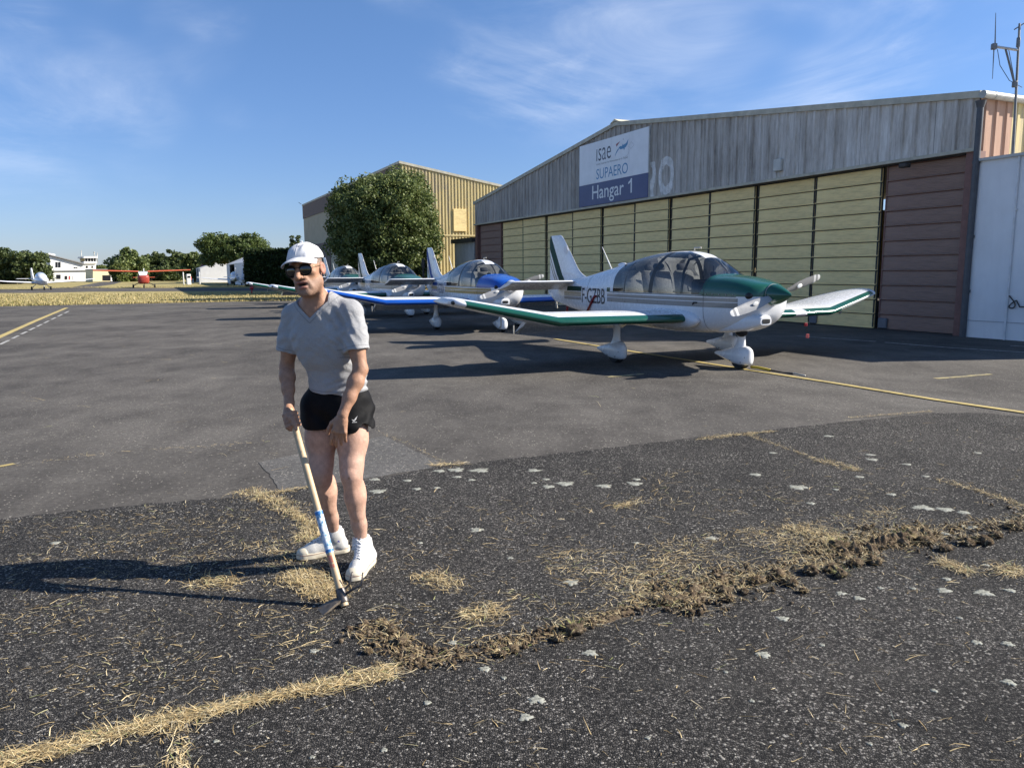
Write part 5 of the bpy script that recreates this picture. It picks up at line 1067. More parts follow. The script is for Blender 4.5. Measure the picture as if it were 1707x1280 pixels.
        # wing root fillet
        b = MB(); b.loft([ring(x, hw, 0.745-h, 0.745+h*1.1, 0.745, 2, 2, 20, s*0.55) for x, hw, h in ((-1.34, 0.03, 0.02), (-1.40, 0.07, 0.07), (-1.52, 0.085, 0.115), (-1.8, 0.09, 0.145), (-2.3, 0.085, 0.155), (-2.9, 0.07, 0.11), (-3.3, 0.03, 0.05))]); build(b, 'root_fairing', M_white, wo, True)
        # aileron joint
        b = MB(); b.tube([(-2.96, s*2.82, 0.865), (-2.85, s*4.15, 1.12)], 0.004, 4); build(b, 'aileron_gap', M_black, wo)
    # ---- tail
    for s in (-1, 1):
        b = MB(); b.loft(wing_loft([(s*0.10, -5.76, 1.315, 0.80, rad(13)), (s*1.0, -5.76, 1.315, 0.80, rad(13)), (s*1.56, -5.76, 1.315, 0.80, rad(13)), (s*1.61, -5.82, 1.30, 0.66, rad(13))], 0.11, 14)); build(b, 'tailplane', M_white, t, True, angle=50)
    def fin_ring(z, xl, xt, th):
        a = airfoil(14, th)*1.0; u = a[:, 0]; w = np.concatenate([airfoil(14, th)[:14, 1], -airfoil(14, th)[1:13, 1][::-1]])*0+0
        n = 14; xq = (1-np.cos(np.linspace(0, math.pi, n)))/2; yt = 5*th*(0.2969*np.sqrt(xq)-0.126*xq-0.3516*xq**2+0.2843*xq**3-0.1015*xq**4); c = xl-xt
        up = np.stack([xl-xq*c, yt*c, np.full(n, z)], 1); lo = np.stack([xl-xq*c, -yt*c, np.full(n, z)], 1)[::-1][1:-1]; return np.concatenate([up, lo])
    zs = [1.30, 1.36, 1.40, 1.46, 1.52, 1.6, 1.7, 1.8, 1.9, 2.0, 2.1, 2.2, 2.28, 2.305]; le_ = [-5.05, -5.35, -5.52, -5.70, -5.82, -5.92, -6.01, -6.10, -6.19, -6.29, -6.38, -6.48, -6.57, -6.66]; te = [-7.10]+[-7.12]*8+[-7.13, -7.13, -7.13, -7.11, -7.05]
    b = MB()
    for z in zs: pass
    b.loft([fin_ring(z, l, te_, 0.075 if z > 1.42 else 0.05) for z, l, te_ in zip(zs, le_, te)]); fv = orient(np.array(b.v), b.f)
    line_x = lambda v, o: v[:, 0]-(-6.42-0.66*(v[:, 2]-1.34)+o)        # slanted stripe lines parallel to the leading edge
    st1, r1 = carve(fv, lambda v: line_x(v, 0.0), lambda v: -line_x(v, -0.26))
    P_(st1, 'fin_stripe', tacc); st2, r1 = carve(r1, lambda v: line_x(v, -0.32), lambda v: -line_x(v, -0.38)); P_(st2, 'fin_stripe', M_stripeg if stripe is not M_gold else M_gold)
    st3, r1 = carve(r1, lambda v: line_x(v, -0.42), lambda v: -line_x(v, -0.47)); P_(st3, 'fin_stripe', M_stripeg if stripe is not M_gold else M_gold)
    P_(r1, 'fin', M_white)
    b = MB(); b.prism([(-6.80, 0.90), (-7.13, 1.05), (-7.16, 1.30), (-6.80, 1.30)], 1, -0.035, 0.035); build(b, 'rudder_foot', M_white, t)
    b = MB(); a = np.arange(24)*math.pi/12; b.add([(-6.37+0.085*math.cos(q), -0.0355, 1.98+0.085*math.sin(q)) for q in a], [tuple(range(24))]); build(b, 'fin_roundel', plain('roundel_grey', (0.60, 0.61, 0.64), 0.4), t, fix=False)
    
    b = MB(); b.tube([(-6.85, 0, 0.90), (-6.80, 0, 0.72)], 0.02, 6); b.box((-6.70, 0, 0.80), (0.3, 0.02, 0.015)); build(b, 'tail_skid', M_zinc, t)
    # ---- registration
    if reg:
        for s in (-1, 1):
            v_, f_ = text_mesh(reg, 1.0, 0.002); mn, mxx = v_.min(0), v_.max(0); u = (v_[:, 0]-mn[0])/(mxx[0]-mn[0]); w = (v_[:, 1]-mn[1])/(mxx[1]-mn[1])
            X = (-5.26+1.07*u) if s < 0 else (-4.19-1.07*u); Z = 0.905+0.295*w
            Y = np.array([s*(fus_y(x, z)+0.006) for x, z in zip(X, Z)]); mesh('registration', np.stack([X, Y, Z], 1), f_, regcol, t, fix=False)
    # ---- nose: intakes, chin scoop, spinner, propeller
    for s in (-1, 1):
        b = MB(); b.sphere((-0.485, s*0.285, 1.15), (0.075, 0.118, 0.078), 20, 10); build(b, 'cowl_intake', M_black, t, True)
    b = MB(); R_ = []
    for x, hw, zb, zt in ((-0.27, 0.105, 0.735, 0.845), (-0.32, 0.135, 0.70, 0.875), (-0.5, 0.16, 0.645, 0.88), (-0.8, 0.17, 0.60, 0.86), (-1.1, 0.15, 0.57, 0.80), (-1.3, 0.08, 0.57, 0.70)): R_.append(ring(x, hw, zb, zt, (zb+zt)/2, 3.5, 3.5, 28, -0.20))
    b.loft(R_); build(b, 'chin_scoop', M_white if under is None else under, t, True, angle=50)
    b = MB(); b.loft([ring(-0.266, 0.075, 0.755, 0.825, 0.79, 5, 5, 24, -0.20), ring(-0.262, 0.07, 0.76, 0.82, 0.79, 5, 5, 24, -0.20)]); build(b, 'scoop_mouth', M_black, t)
    b = MB(); b.sphere((-0.78, -0.19, 0.60), (0.13, 0.05, 0.075), 14, 8); build(b, 'exhaust_slot', M_black, t, True)
    b = MB(); R_ = []
    for x, r in ((0.0, 0.004), (-0.03, 0.028), (-0.08, 0.06), (-0.15, 0.097), (-0.23, 0.13), (-0.31, 0.152), (-0.37, 0.158)): R_.append(ring(x, r, 1.168-r, 1.168+r, 1.168, 2, 2, 32))
    b.loft(R_); build(b, 'spinner', spin, t, True, angle=50)
    b = MB(); b.loft([ring(-0.345, 0.16, 1.008, 1.328, 1.168, 2, 2, 32), ring(-0.358, 0.16, 1.008, 1.328, 1.168, 2, 2, 32)]); build(b, 'spinner_plate', M_zinc, t)
    pa = rad(16)
    pr_ = bpy.data.objects.new('propeller', None); COL.objects.link(pr_); pr_.parent = t; pr_.location = (-0.29, 0, 1.168); pr_.rotation_euler = (pa, 0, 0)
    for s in (-1, 1):
        R_ = []; a = airfoil(10, 0.10)
        for r, c, tw_, k in ((0.10, 0.09, 60, 0.35), (0.22, 0.125, 48, 0.18), (0.40, 0.155, 34, 0.11), (0.60, 0.15, 25, 0.09), (0.78, 0.125, 20, 0.08), (0.87, 0.09, 18, 0.08), (0.895, 0.04, 18, 0.08)):
            an = rad(tw_); cx = (a[:, 0]-0.4)*c; cz_ = a[:, 1]*c*k/0.10; R_.append(np.stack([cx*math.sin(an)+cz_*math.cos(an), np.full(len(a), s*r), s*(cx*math.cos(an)-cz_*math.sin(an))], 1))
        b = MB(); b.loft(R_); vf = orient(np.array(b.v), b.f)
        w1, rest_ = split(*vf, lambda v: np.abs(np.abs(v[:, 1])-0.875)-0.035); w2, rest_ = split(*rest_, lambda v: np.abs(np.abs(v[:, 1])-0.77)-0.030)
        P_(rest_, 'blade', M_prop, pr_, angle=60); P_(w1, 'blade_tip_stripe', M_propw, pr_, angle=60); P_(w2, 'blade_tip_stripe', M_propw, pr_, angle=60)
        b = MB(); b.sphere((0.028, s*0.44, 0), (0.006, 0.055, 0.03), 12, 6); build(b, 'blade_badge', M_propw, pr_, True)
    # ---- undercarriage
    def gear(x, y, nosew):
        g = bpy.data.objects.new('nose_gear' if nosew else 'main_gear', None); COL.objects.link(g); g.parent = t; g.location = (x, y, 0)
        wheel(g, 0, 0, 0.17, 0.13, name='tyre')
        rr = ((0.22, 0.018, 0.12, 0.30), (0.205, 0.07, 0.085, 0.335), (0.14, 0.105, 0.07, 0.365), (0.03, 0.118, 0.065, 0.37), (-0.10, 0.112, 0.075, 0.35), (-0.25, 0.085, 0.105, 0.31), (-0.42, 0.05, 0.15, 0.265), (-0.56, 0.022, 0.185, 0.235), (-0.60, 0.006, 0.20, 0.22))
        b = MB(); b.loft([ring(q, hw, zb, zt, (zb+zt)/2-0.02, 2.6, 2.2, 28) for q, hw, zb, zt in rr]); build(b, 'wheel_spat', M_white, g, True, angle=60)
        b = MB(); top = 0.60 if nosew else 0.66
        b.loft([ring_z(z, a_, c_, ox) for z, a_, c_, ox in ((0.24, 0.16, 0.085, -0.05), (0.32, 0.125, 0.08, -0.03), (0.38, 0.085, 0.065, -0.01), (0.46, 0.07, 0.055, 0.0), (top, 0.068, 0.052, 0.0))]); build(b, 'leg_fairing', M_white, g, True, angle=60)
        for (q, z) in ((0.10, 0.12), (-0.14, 0.13), (0.17, 0.2), (-0.3, 0.18)):
            b = MB(); hw_ = np.interp(q, [r_[0] for r_ in rr][::-1], [r_[1] for r_ in rr][::-1]); b.sphere((q, -hw_*0.93, z), 0.009, 8, 5); build(b, 'spat_screw', M_black, g)
    def ring_z(z, a_, c_, ox, n=24):
        q = np.arange(n)*2*math.pi/n; return np.stack([ox+a_*np.cos(q), c_*np.sin(q), np.full(n, z)], 1)
    gear(-0.98, 0, True); gear(-2.62, -1.21, False); gear(-2.62, 1.21, False)
    # ---- aerials, roof vent, tow point
    b = MB(); b.tube([(-4.63, 0, 1.56), (-4.98, 0, 2.0)], [0.014, 0.006], 6); build(b, 'aerial', M_propw, t, True)
    b = MB(); b.sphere((-4.25, 0, 1.635), (0.16, 0.05, 0.05), 12, 6); build(b, 'beacon', M_white, t, True)
    b = MB(); b.tube([(-2.16, 0.0, 1.84), (-2.16, 0.0, 1.90), (-2.0, 0.0, 1.90), (-2.0, 0.0, 1.88)], 0.012, 6); build(b, 'pitot_vent', M_zinc, t, True)
    if detail:
        b = MB(); b.tube([(-4.63, -0.40, 1.04), (-5.03, -0.33, 0.70)], 0.022, 8); b.tube([(-4.63, -0.40, 1.04), (-4.55, -0.40, 1.05)], 0.022, 8); build(b, 'step_strap', M_redrod, t, True)
        b = MB(); b.tube([(-6.35, 0, 0.80), (-6.36, 0, 0.66)], 0.025, 8); build(b, 'control_lock', M_redrod, t, True)
        v_, f_ = text_mesh('ROBIN', 0.05); mesh('maker_lettering', np.stack([-7.08+v_[:, 0]*1.0, np.full(len(v_), -0.037), 1.07+v_[:, 1]], 1), f_, M_stripeg, t, fix=False)
    return t
p1 = plane('nearest white and green aeroplane marked F-GZBB before the hangar doors', (3.998, 11.066), -1.1159, M_green, M_stripeg, None, 'F-GZBB', M_reg, M_green)
p2 = plane('white aeroplane with blue nose and blue wing edges, second in the row', (0.143, 18.809), -1.156, M_blue, M_gold, None, 'F-GORA', M_navy, M_white, detail=False)
p3 = plane('white aeroplane with pale nose and green scuttle, third in the row', (-3.028, 25.661), -1.0976, M_green, M_stripeg, None, None, M_reg, M_white, detail=False)
p4 = plane('white and green aeroplane with dark cowl, farthest in the row', (-6.536, 33.615), -1.1207, M_green, M_stripeg, None, None, M_reg, M_black, detail=False)
# yellow tow strap with hook at the nose wheel
a = G(1252, 617); c = G(1330, 628); strap = thing('tie_down_strap', 'yellow tie-down strap with dark hook on the ground before the nose wheel', 'strap', (a[0], a[1], 0.02))
d_ = c-a; b = MB(); R0 = np.array([0, 0, 0.0]); 
b.tube([R0+[0, 0, 0.03], d_*0.15+[0, 0, 0.035], d_*0.42+[0, 0, 0.02]], 0.022, 8); build(b, 'webbing', plain('strap_yellow', (0.45, 0.33, 0.03), 0.7), strap, True)
b = MB(); b.tube([d_*0.42+[0, 0, 0.02], d_*0.7+[0, 0, 0.01], d_*0.9+[0, 0, 0.015]], [0.014, 0.01, 0.018], 8); build(b, 'cord', M_black, strap, True)
b = MB(); b.tube([d_*0.9+[0, 0, 0.015], d_*0.96+[0, 0.03, 0.02], d_*1.05+[0, 0.0, 0.012], d_*1.15+[0, 0.01, 0.01]], 0.012, 8); build(b, 'hook', M_zinc, strap, True)
# red streamer hanging from the far wing
hw_ = P(1344, 541, 13.4); fl = thing('warning_streamer', 'small red warning streamer hanging below the far wing', 'streamer', tuple(hw_)); b = MB(); b.tube([(0, 0, 0.02), (0.02, 0, -0.16)], 0.004, 5); build(b, 'cord', M_black, fl)
b = MB(); b.bbox((0.03, 0, -0.20), (0.055, 0.012, 0.07), 0.004); build(b, 'tag', plain('streamer_red', (0.75, 0.16, 0.14), 0.6), fl); b = MB(); b.bbox((-0.01, 0, 0.0), (0.05, 0.05, 0.06), 0.01); build(b, 'clamp', plain('clamp_red', (0.35, 0.02, 0.03), 0.5), fl)
# ================================================================== the man with the hoe
# bodies are grown from a signed distance field: tapered limbs melted together, meshed by surface nets
class Field:
    def __init__(s, lo, hi, h):
        s.lo = np.array(lo, float); s.h = h; s.n = np.ceil((np.array(hi, float)-s.lo)/h).astype(int)+1; s.D = np.full(s.n, 0.2, np.float32)
        s.ax = [s.lo[i]+np.arange(s.n[i])*h for i in range(3)]
    def _box(s, lo, hi):
        a = np.clip(np.floor((np.array(lo)-s.lo)/s.h).astype(int), 0, s.n-1); b = np.clip(np.ceil((np.array(hi)-s.lo)/s.h).astype(int)+1, 1, s.n)
        return tuple(slice(x, y) for x, y in zip(a, b))
    def _pts(s, sl): return np.stack(np.meshgrid(s.ax[0][sl[0]], s.ax[1][sl[1]], s.ax[2][sl[2]], indexing='ij'), -1)
    def _mix(s, sl, d, k, sub=False):
        a = s.D[sl]
        if sub:
            h = np.maximum(k-np.abs(-d-a), 0)/k; s.D[sl] = np.maximum(a, -d)+h*h*k/4
        else:
            h = np.maximum(k-np.abs(a-d), 0)/k; s.D[sl] = np.minimum(a, d)-h*h*k/4
    def cone(s, a, b, ra, rb, k=0.02, flat=None, sub=False):
        # round cone; flat=(axis vector, factor) squeezes space along that axis about the bone
        a = np.array(a, float); b = np.array(b, float); m = max(ra, rb)*1.4+k+0.03; sl = s._box(np.minimum(a, b)-m, np.maximum(a, b)+m); p = s._pts(sl); ba = b-a; L2 = ba@ba+1e-9
        q = p-a; t = np.clip((q@ba)/L2, 0, 1); r = q-t[..., None]*ba
        if flat is not None:
            ax, f = flat; ax = np.array(ax, float)/np.linalg.norm(ax); c = r@ax; r = r+ax*((f-1)*c)[..., None]
        d = np.linalg.norm(r, axis=-1)-(ra+(rb-ra)*t); s._mix(sl, d.astype(np.float32), k, sub)
    def chain(s, pts, rs, k=0.02, flat=None):
        for i in range(len(pts)-1): s.cone(pts[i], pts[i+1], rs[i], rs[i+1], k, flat)
    def ell(s, c, r, k=0.02, R=None, sub=False):
        c = np.array(c, float); r = np.array(r, float); m = r.max()+k+0.03; sl = s._box(c-m, c+m); q = s._pts(sl)-c
        if R is not None: q = q @ np.array(R)            # columns of R = local axes
        k0 = np.linalg.norm(q/r, axis=-1); k1 = np.linalg.norm(q/(r*r), axis=-1)+1e-9; d = k0*(k0-1)/k1
        s._mix(sl, d.astype(np.float32), k, sub)
    def slab(s, p, n, k=0.004):        # cut away everything on the +n side of the plane through p
        P_ = s._pts((slice(None),)*3); d = (P_-np.array(p))@(np.array(n)/np.linalg.norm(n)); s.D = np.maximum(s.D, d.astype(np.float32))
    def mesh(s):
        D = s.D; S = D < 0; nx, ny, nz = D.shape
        c = np.zeros((nx-1, ny-1, nz-1), np.int8)
        for i in (0, 1):
            for j in (0, 1):
                for k in (0, 1): c += S[i:nx-1+i, j:ny-1+j, k:nz-1+k]
        act = np.argwhere((c > 0) & (c < 8)); idx = -np.ones(c.shape, np.int32); idx[tuple(act.T)] = np.arange(len(act))
        cor = [(i, j, k) for i in (0, 1) for j in (0, 1) for k in (0, 1)]; v = [D[act[:, 0]+i, act[:, 1]+j, act[:, 2]+k] for i, j, k in cor]
        acc = np.zeros((len(act), 3)); cnt = np.zeros(len(act))
        for a in range(8):
            for b in range(a+1, 8):
                df = [x != y for x, y in zip(cor[a], cor[b])]
                if sum(df) != 1: continue
                m = (v[a] < 0) != (v[b] < 0); t = np.where(m, v[a]/np.where(m, v[a]-v[b], 1), 0); pa = np.array(cor[a]); pb = np.array(cor[b])
                acc += np.where(m[:, None], pa+(pb-pa)*t[:, None], 0); cnt += m
        V = (act+acc/cnt[:, None])*s.h+s.lo; F = []
        for ax in range(3):
            o = [0, 1, 2]; o.remove(ax); sl0 = [slice(1, -1)]*3; sl0[ax] = slice(0, -1); sl1 = [slice(1, -1)]*3; sl1[ax] = slice(1, None)
            a = S[tuple(sl0)]; b = S[tuple(sl1)]; e = np.argwhere(a != b)
            off = np.ones(3, int); off[ax] = 0; g = e+off; u = np.zeros(3, int); u[o[0]] = 1; w = np.zeros(3, int); w[o[1]] = 1
            q = np.stack([idx[tuple((g-u-w).T)], idx[tuple((g-w).T)], idx[tuple(g.T)], idx[tuple((g-u).T)]], 1)
            fl = a[tuple(e.T)]; fl = fl if ax != 1 else ~fl
            q = np.where(fl[:, None], q, q[:, ::-1]); F.append(q)
        F = np.concatenate(F); F = F[(F >= 0).all(1)]
        return V, F
    def sample(s, p):
        q = (np.asarray(p)-s.lo)/s.h; i = np.clip(np.floor(q).astype(int), 0, s.n-2); f = q-i; r = 0
        for a in (0, 1):
            for b in (0, 1):
                for c in (0, 1): r = r+s.D[i[:, 0]+a, i[:, 1]+b, i[:, 2]+c]*np.where(a, f[:, 0], 1-f[:, 0])*np.where(b, f[:, 1], 1-f[:, 1])*np.where(c, f[:, 2], 1-f[:, 2])
        return r
def relax(V, F, n=2, lam=0.5):
    e = np.concatenate([F[:, [0, 1]], F[:, [1, 2]], F[:, [2, 3]], F[:, [3, 0]]]); cnt = np.bincount(e.ravel(), minlength=len(V))[:, None]
    for _ in range(n):
        a = np.zeros_like(V)
        for i in range(3): a[:, i] = np.bincount(e[:, 0], V[e[:, 1], i], len(V))+np.bincount(e[:, 1], V[e[:, 0], i], len(V))
        V = V+lam*(a/cnt-V)
    return V
def unit(v): v = np.array(v, float); return v/np.linalg.norm(v)
ROOT = np.array([-0.93, 3.88, 0.0])
man = thing('person', 'man in white cap, sunglasses, grey T-shirt and black shorts hoeing the tarmac', 'person', ROOT)
# ---- joints (world), from where they stand in the place
J = dict(
    hipR=P(536, 682, 3.97), hipL=P(588, 684, 3.95), pelvis=P(562, 668, 3.96), waist=P(560, 628, 3.955), chest=P(541, 560, 3.89), chestU=P(533, 528, 3.855), neck=P(527, 506, 3.835), head=P(510, 448.5, 3.765),
    shR=P(489, 529, 3.90), shL=P(586, 524, 3.82), elR=P(478, 612, 3.93), elL=P(601, 616, 3.76), wrR=P(482, 671, 3.83), wrL=P(571, 692, 3.66),
    knR=P(536, 788, 3.87), knL=P(586, 793, 3.80), anR=P(558, 893, 4.03), anL=P(604, 908, 3.875))
# head frame: facing the camera, turned a little to the left of the photo, tipped to the same side
yaw = rad(-9); rol = rad(-9)
Hf = unit([math.sin(yaw), -math.cos(yaw), -0.04]); Hu = unit(np.array([math.sin(rol), 0.0, math.cos(rol)])); Hu = unit(Hu-Hf*(Hu@Hf)); Hr = np.cross(Hf, Hu)      # Hr: towards his right... sign fixed below
Hs = -np.cross(Hf, Hu); Hs = unit(Hs)          # his left = photo right
if Hs[0] < 0: Hs = -Hs
HC = J['head']; HS = 1.03
def hd(s, f, u): return HC+HS*(Hs*s+Hf*f+Hu*u)         # side (photo right), forward, up; metres, origin mid-head at eye height
HR = np.stack([Hs, Hf, Hu], 1)
def ht(v): return tuple(HS*x for x in v)
h = 0.0035
B = Field((-1.28, 3.38, -0.01), (-0.56, 4.24, 1.74), h)
# head
B.ell(hd(0, -0.014, 0.030), ht((0.071, 0.090, 0.076)), 0.02, HR); B.ell(hd(0, 0.012, -0.03), ht((0.060, 0.072, 0.085)), 0.03, HR)
B.ell(hd(0, 0.035, -0.082), ht((0.039, 0.046, 0.044)), 0.03, HR); B.ell(hd(0, 0.066, -0.109), ht((0.019, 0.018, 0.017)), 0.018, HR)       # jaw, chin
for sg in (-1, 1):
    B.cone(hd(sg*0.052, -0.005, -0.055), hd(sg*0.018, 0.062, -0.105), 0.015*HS, 0.014*HS, 0.02)      # jaw line
    B.ell(hd(sg*0.047, 0.052, -0.018), ht((0.019, 0.018, 0.015)), 0.022, HR)       # cheekbone
    B.ell(hd(sg*0.033, 0.0775, 0.004), ht((0.017, 0.012, 0.010)), 0.006, HR, sub=True)   # eye socket
    B.ell(hd(sg*0.032, 0.064, 0.003), ht((0.013, 0.013, 0.011)), 0.004, HR)        # eyeball
    B.cone(hd(sg*0.010, 0.081, 0.020), hd(sg*0.048, 0.068, 0.020), 0.008*HS, 0.007*HS, 0.012)   # brow
    B.ell(hd(sg*0.077, -0.012, -0.008), ht((0.007, 0.019, 0.031)), 0.006, HR @ np.array([[math.cos(0.35*sg), -math.sin(0.35*sg), 0], [math.sin(0.35*sg), math.cos(0.35*sg), 0], [0, 0, 1]]))   # ear
    B.ell(hd(sg*0.083, -0.006, -0.006), ht((0.005, 0.010, 0.018)), 0.004, HR, sub=True)
    B.cone(hd(sg*0.017, 0.084, -0.030), hd(sg*0.036, 0.060, -0.085), 0.007*HS, 0.008*HS, 0.014)       # fold beside the mouth
B.cone(hd(0, 0.083, 0.012), hd(0, 0.112, -0.034), 0.0095*HS, 0.0135*HS, 0.010); B.ell(hd(0.013, 0.097, -0.037), ht((0.0095, 0.011, 0.0085)), 0.006, HR); B.ell(hd(-0.013, 0.097, -0.037), ht((0.0095, 0.011, 0.0085)), 0.006, HR)
for sg in (-1, 1): B.ell(hd(sg*0.0075, 0.104, -0.0465), ht((0.0045, 0.005, 0.005)), 0.003, HR, sub=True)
B.ell(hd(0.002, 0.083, -0.059), ht((0.027, 0.012, 0.0065)), 0.006, HR); B.ell(hd(0.004, 0.081, -0.083), ht((0.022, 0.013, 0.008)), 0.006, HR); B.ell(hd(0.004, 0.090, -0.0705), ht((0.022, 0.016, 0.0065)), 0.003, HR, sub=True)
# neck and trunk
B.chain([hd(0, -0.028, -0.05), J['neck']+[0, 0.01, 0.0], J['neck']+[0.005, 0.015, -0.05]], [0.050, 0.053, 0.062], 0.03)
B.cone(hd(0.052, -0.01, -0.075), J['neck']+[0.02, -0.035, -0.025], 0.013, 0.013, 0.02); B.cone(hd(-0.052, -0.01, -0.075), J['neck']+[-0.01, -0.038, -0.025], 0.013, 0.013, 0.02)
fwd = np.array([0.10, 1.0, 0.0])
B.chain([J['chestU'], J['chest'], J['waist'], J['pelvis']], [0.115, 0.135, 0.125, 0.13], 0.05, flat=(fwd, 1.28))
B.cone(J['neck']+[0, 0.02, -0.02], J['shR']+[0.01, 0.0, 0.01], 0.045, 0.05, 0.04); B.cone(J['neck']+[0, 0.02, -0.02], J['shL']+[-0.01, 0, 0.01], 0.045, 0.05, 0.04)
B.cone(J['chest']+[-0.07, -0.03, 0], J['chest']+[-0.05, -0.02, -0.08], 0.07, 0.06, 0.05); B.cone(J['chest']+[0.07, -0.05, 0], J['chest']+[0.06, -0.03, -0.08], 0.07, 0.06, 0.05)
for s_ in 'RL':
    sh, el, wr = J['sh'+s_], J['el'+s_], J['wr'+s_]
    B.cone(sh, sh+(el-sh)*0.3, 0.052, 0.049, 0.03); B.chain([sh, sh+(el-sh)*0.55, el], [0.048, 0.041, 0.034], 0.02)
    d = unit(el-sh); side_ = unit(np.cross(d, [0, 1, 0]))
    B.ell(sh+(el-sh)*0.55+np.array([0, -0.012, 0]), (0.027, 0.030, 0.07), 0.03)
    B.chain([el, el+(wr-el)*0.28, el+(wr-el)*0.62, wr], [0.034, 0.0385, 0.031, 0.0235], 0.02, flat=((0.2, 1, 0.2), 1.08))
    hp, kn, an = J['hip'+s_], J['kn'+s_], J['an'+s_]
    B.chain([hp, hp+(kn-hp)*0.45, kn+(hp-kn)*0.14, kn], [0.086, 0.076, 0.055, 0.050], 0.03)
    B.ell(hp+(kn-hp)*0.42+np.array([0, -0.022, 0]), (0.062, 0.055, 0.15), 0.04)
    B.ell(kn+np.array([0.0, -0.034, 0.004]), (0.027, 0.021, 0.034), 0.022)
    B.cone(kn+np.array([0, -0.03, -0.05]), kn+(an-kn)*0.55+np.array([0, -0.028, 0]), 0.018, 0.014, 0.03)        # shin
    B.chain([kn, kn+(an-kn)*0.3, kn+(an-kn)*0.7, an], [0.048, 0.049, 0.036, 0.031], 0.025)
    mid = kn+(an-kn)*0.30+np.array([0, 0.030, 0]); B.ell(mid+np.array([-0.016, 0, 0]), (0.033, 0.036, 0.095), 0.025); B.ell(mid+np.array([0.018, 0, 0.012]), (0.033, 0.036, 0.085), 0.025)
    B.cone(an, an+[0, 0, -0.05], 0.031, 0.030, 0.02)
# ---- hoe geometry first, the right hand closes on it
hoe_head = G(572, 1014)+np.array([0, 0, 0.048]); hoe_top = P(485, 688, 3.775); HD_ = unit(hoe_top-hoe_head); hoe_top = hoe_top+HD_*0.02; HOE_R = 0.0165
def fingers(F, base, dirs, lens, rs, k=0.006):
    p = np.array(base, float); pts = [p]; 
    for d, l in zip(dirs, lens): p = p+unit(d)*l; pts.append(p)
    F.chain(pts, rs, k)
    return pts
# left hand (photo right): hangs relaxed in front of the thigh, back of the hand to the camera
wl = J['wrL']; dn = unit([-0.20, -0.10, -1.0]); acr = unit(np.cross(dn, [0, -1, 0])); acr = acr if acr[0] > 0 else -acr; bk = unit(np.cross(acr, dn)); bk = bk if bk[1] < 0 else -bk
B.cone(wl, wl+dn*0.04, 0.0235, 0.027, 0.015, flat=(bk, 1.4))
for o in (-0.024, -0.008, 0.008, 0.022): B.cone(wl+dn*0.025+acr*o*0.7, wl+dn*0.082+acr*o*1.12, 0.0155, 0.0125, 0.008, flat=(bk, 1.0))
for i, (o, L0) in enumerate(((-0.029, 0.95), (-0.0095, 1.05), (0.0095, 0.98), (0.027, 0.80))):
    b0 = wl+dn*(0.086-0.004*abs(i-1.3))+acr*o; c0 = 0.15+0.16*i; sp = acr*(o*2.2)
    fingers(B, b0, [dn+sp-bk*c0, dn*0.9+sp-bk*(0.5+c0), dn*0.7-bk*(0.8+c0)+sp], [0.043*L0, 0.028*L0, 0.023*L0], [0.0100, 0.0088, 0.0080, 0.0066], 0.003); B.ell(b0+bk*0.005, (0.0095, 0.0095, 0.0095), 0.005)
tb = wl+dn*0.022-acr*0.022-bk*0.004; fingers(B, tb, [dn*0.85-acr*0.75-bk*0.25, dn-acr*0.35-bk*0.2, dn*1.0-acr*0.05-bk*0.2], [0.036, 0.033, 0.027], [0.0140, 0.0112, 0.0098, 0.0080], 0.006)
for i, o in enumerate((-0.02, -0.006, 0.008, 0.02)): B.cone(wl+dn*0.02+acr*o*0.5+bk*0.015, wl+dn*0.080+acr*o*1.25+bk*0.0115, 0.0035, 0.0035, 0.006)
# right hand: fist round the handle, thumb laid down along it
hc = hoe_top-HD_*0.075                     # centre of the grip on the handle
wr = J['wrR']; tocam = np.array([0, -1.0, 0]); sx = unit(np.cross(HD_, tocam)); sx = sx if sx[0] > 0 else -sx; fr = unit(np.cross(sx, HD_)); fr = fr if fr[1] < 0 else -fr
palm = hc-sx*0.020+fr*0.002+HD_*0.012
B.chain([wr, wr*0.45+palm*0.55, palm], [0.0265, 0.030, 0.028], 0.02, flat=(sx, 1.25)); B.cone(palm+HD_*0.030, palm-HD_*0.028, 0.022, 0.021, 0.015)
for i in range(4):
    b0 = palm+HD_*(0.034-0.021*i)-sx*0.010+fr*0.016; rr = HOE_R+0.0095
    ring_ = [hc+HD_*(0.046-0.021*i)+rr*(math.cos(a)*(-sx)+math.sin(a)*fr) for a in (0.35, 1.15, 2.0, 2.9, 3.6)]
    B.chain([b0]+ring_, [0.0115, 0.0110, 0.0105, 0.0098, 0.009, 0.008], 0.005)
tb = palm+HD_*0.020+sx*0.012+fr*0.020
fingers(B, tb, [-HD_*0.6+sx*0.55+fr*0.45, -HD_*1.0+sx*0.15+fr*0.05, -HD_*1.0-sx*0.02-fr*0.1], [0.034, 0.034, 0.028], [0.0145, 0.0125, 0.0110, 0.0088], 0.010)
BV_, BF_ = B.mesh(); BV_ = relax(BV_, BF_, 2, 0.35)
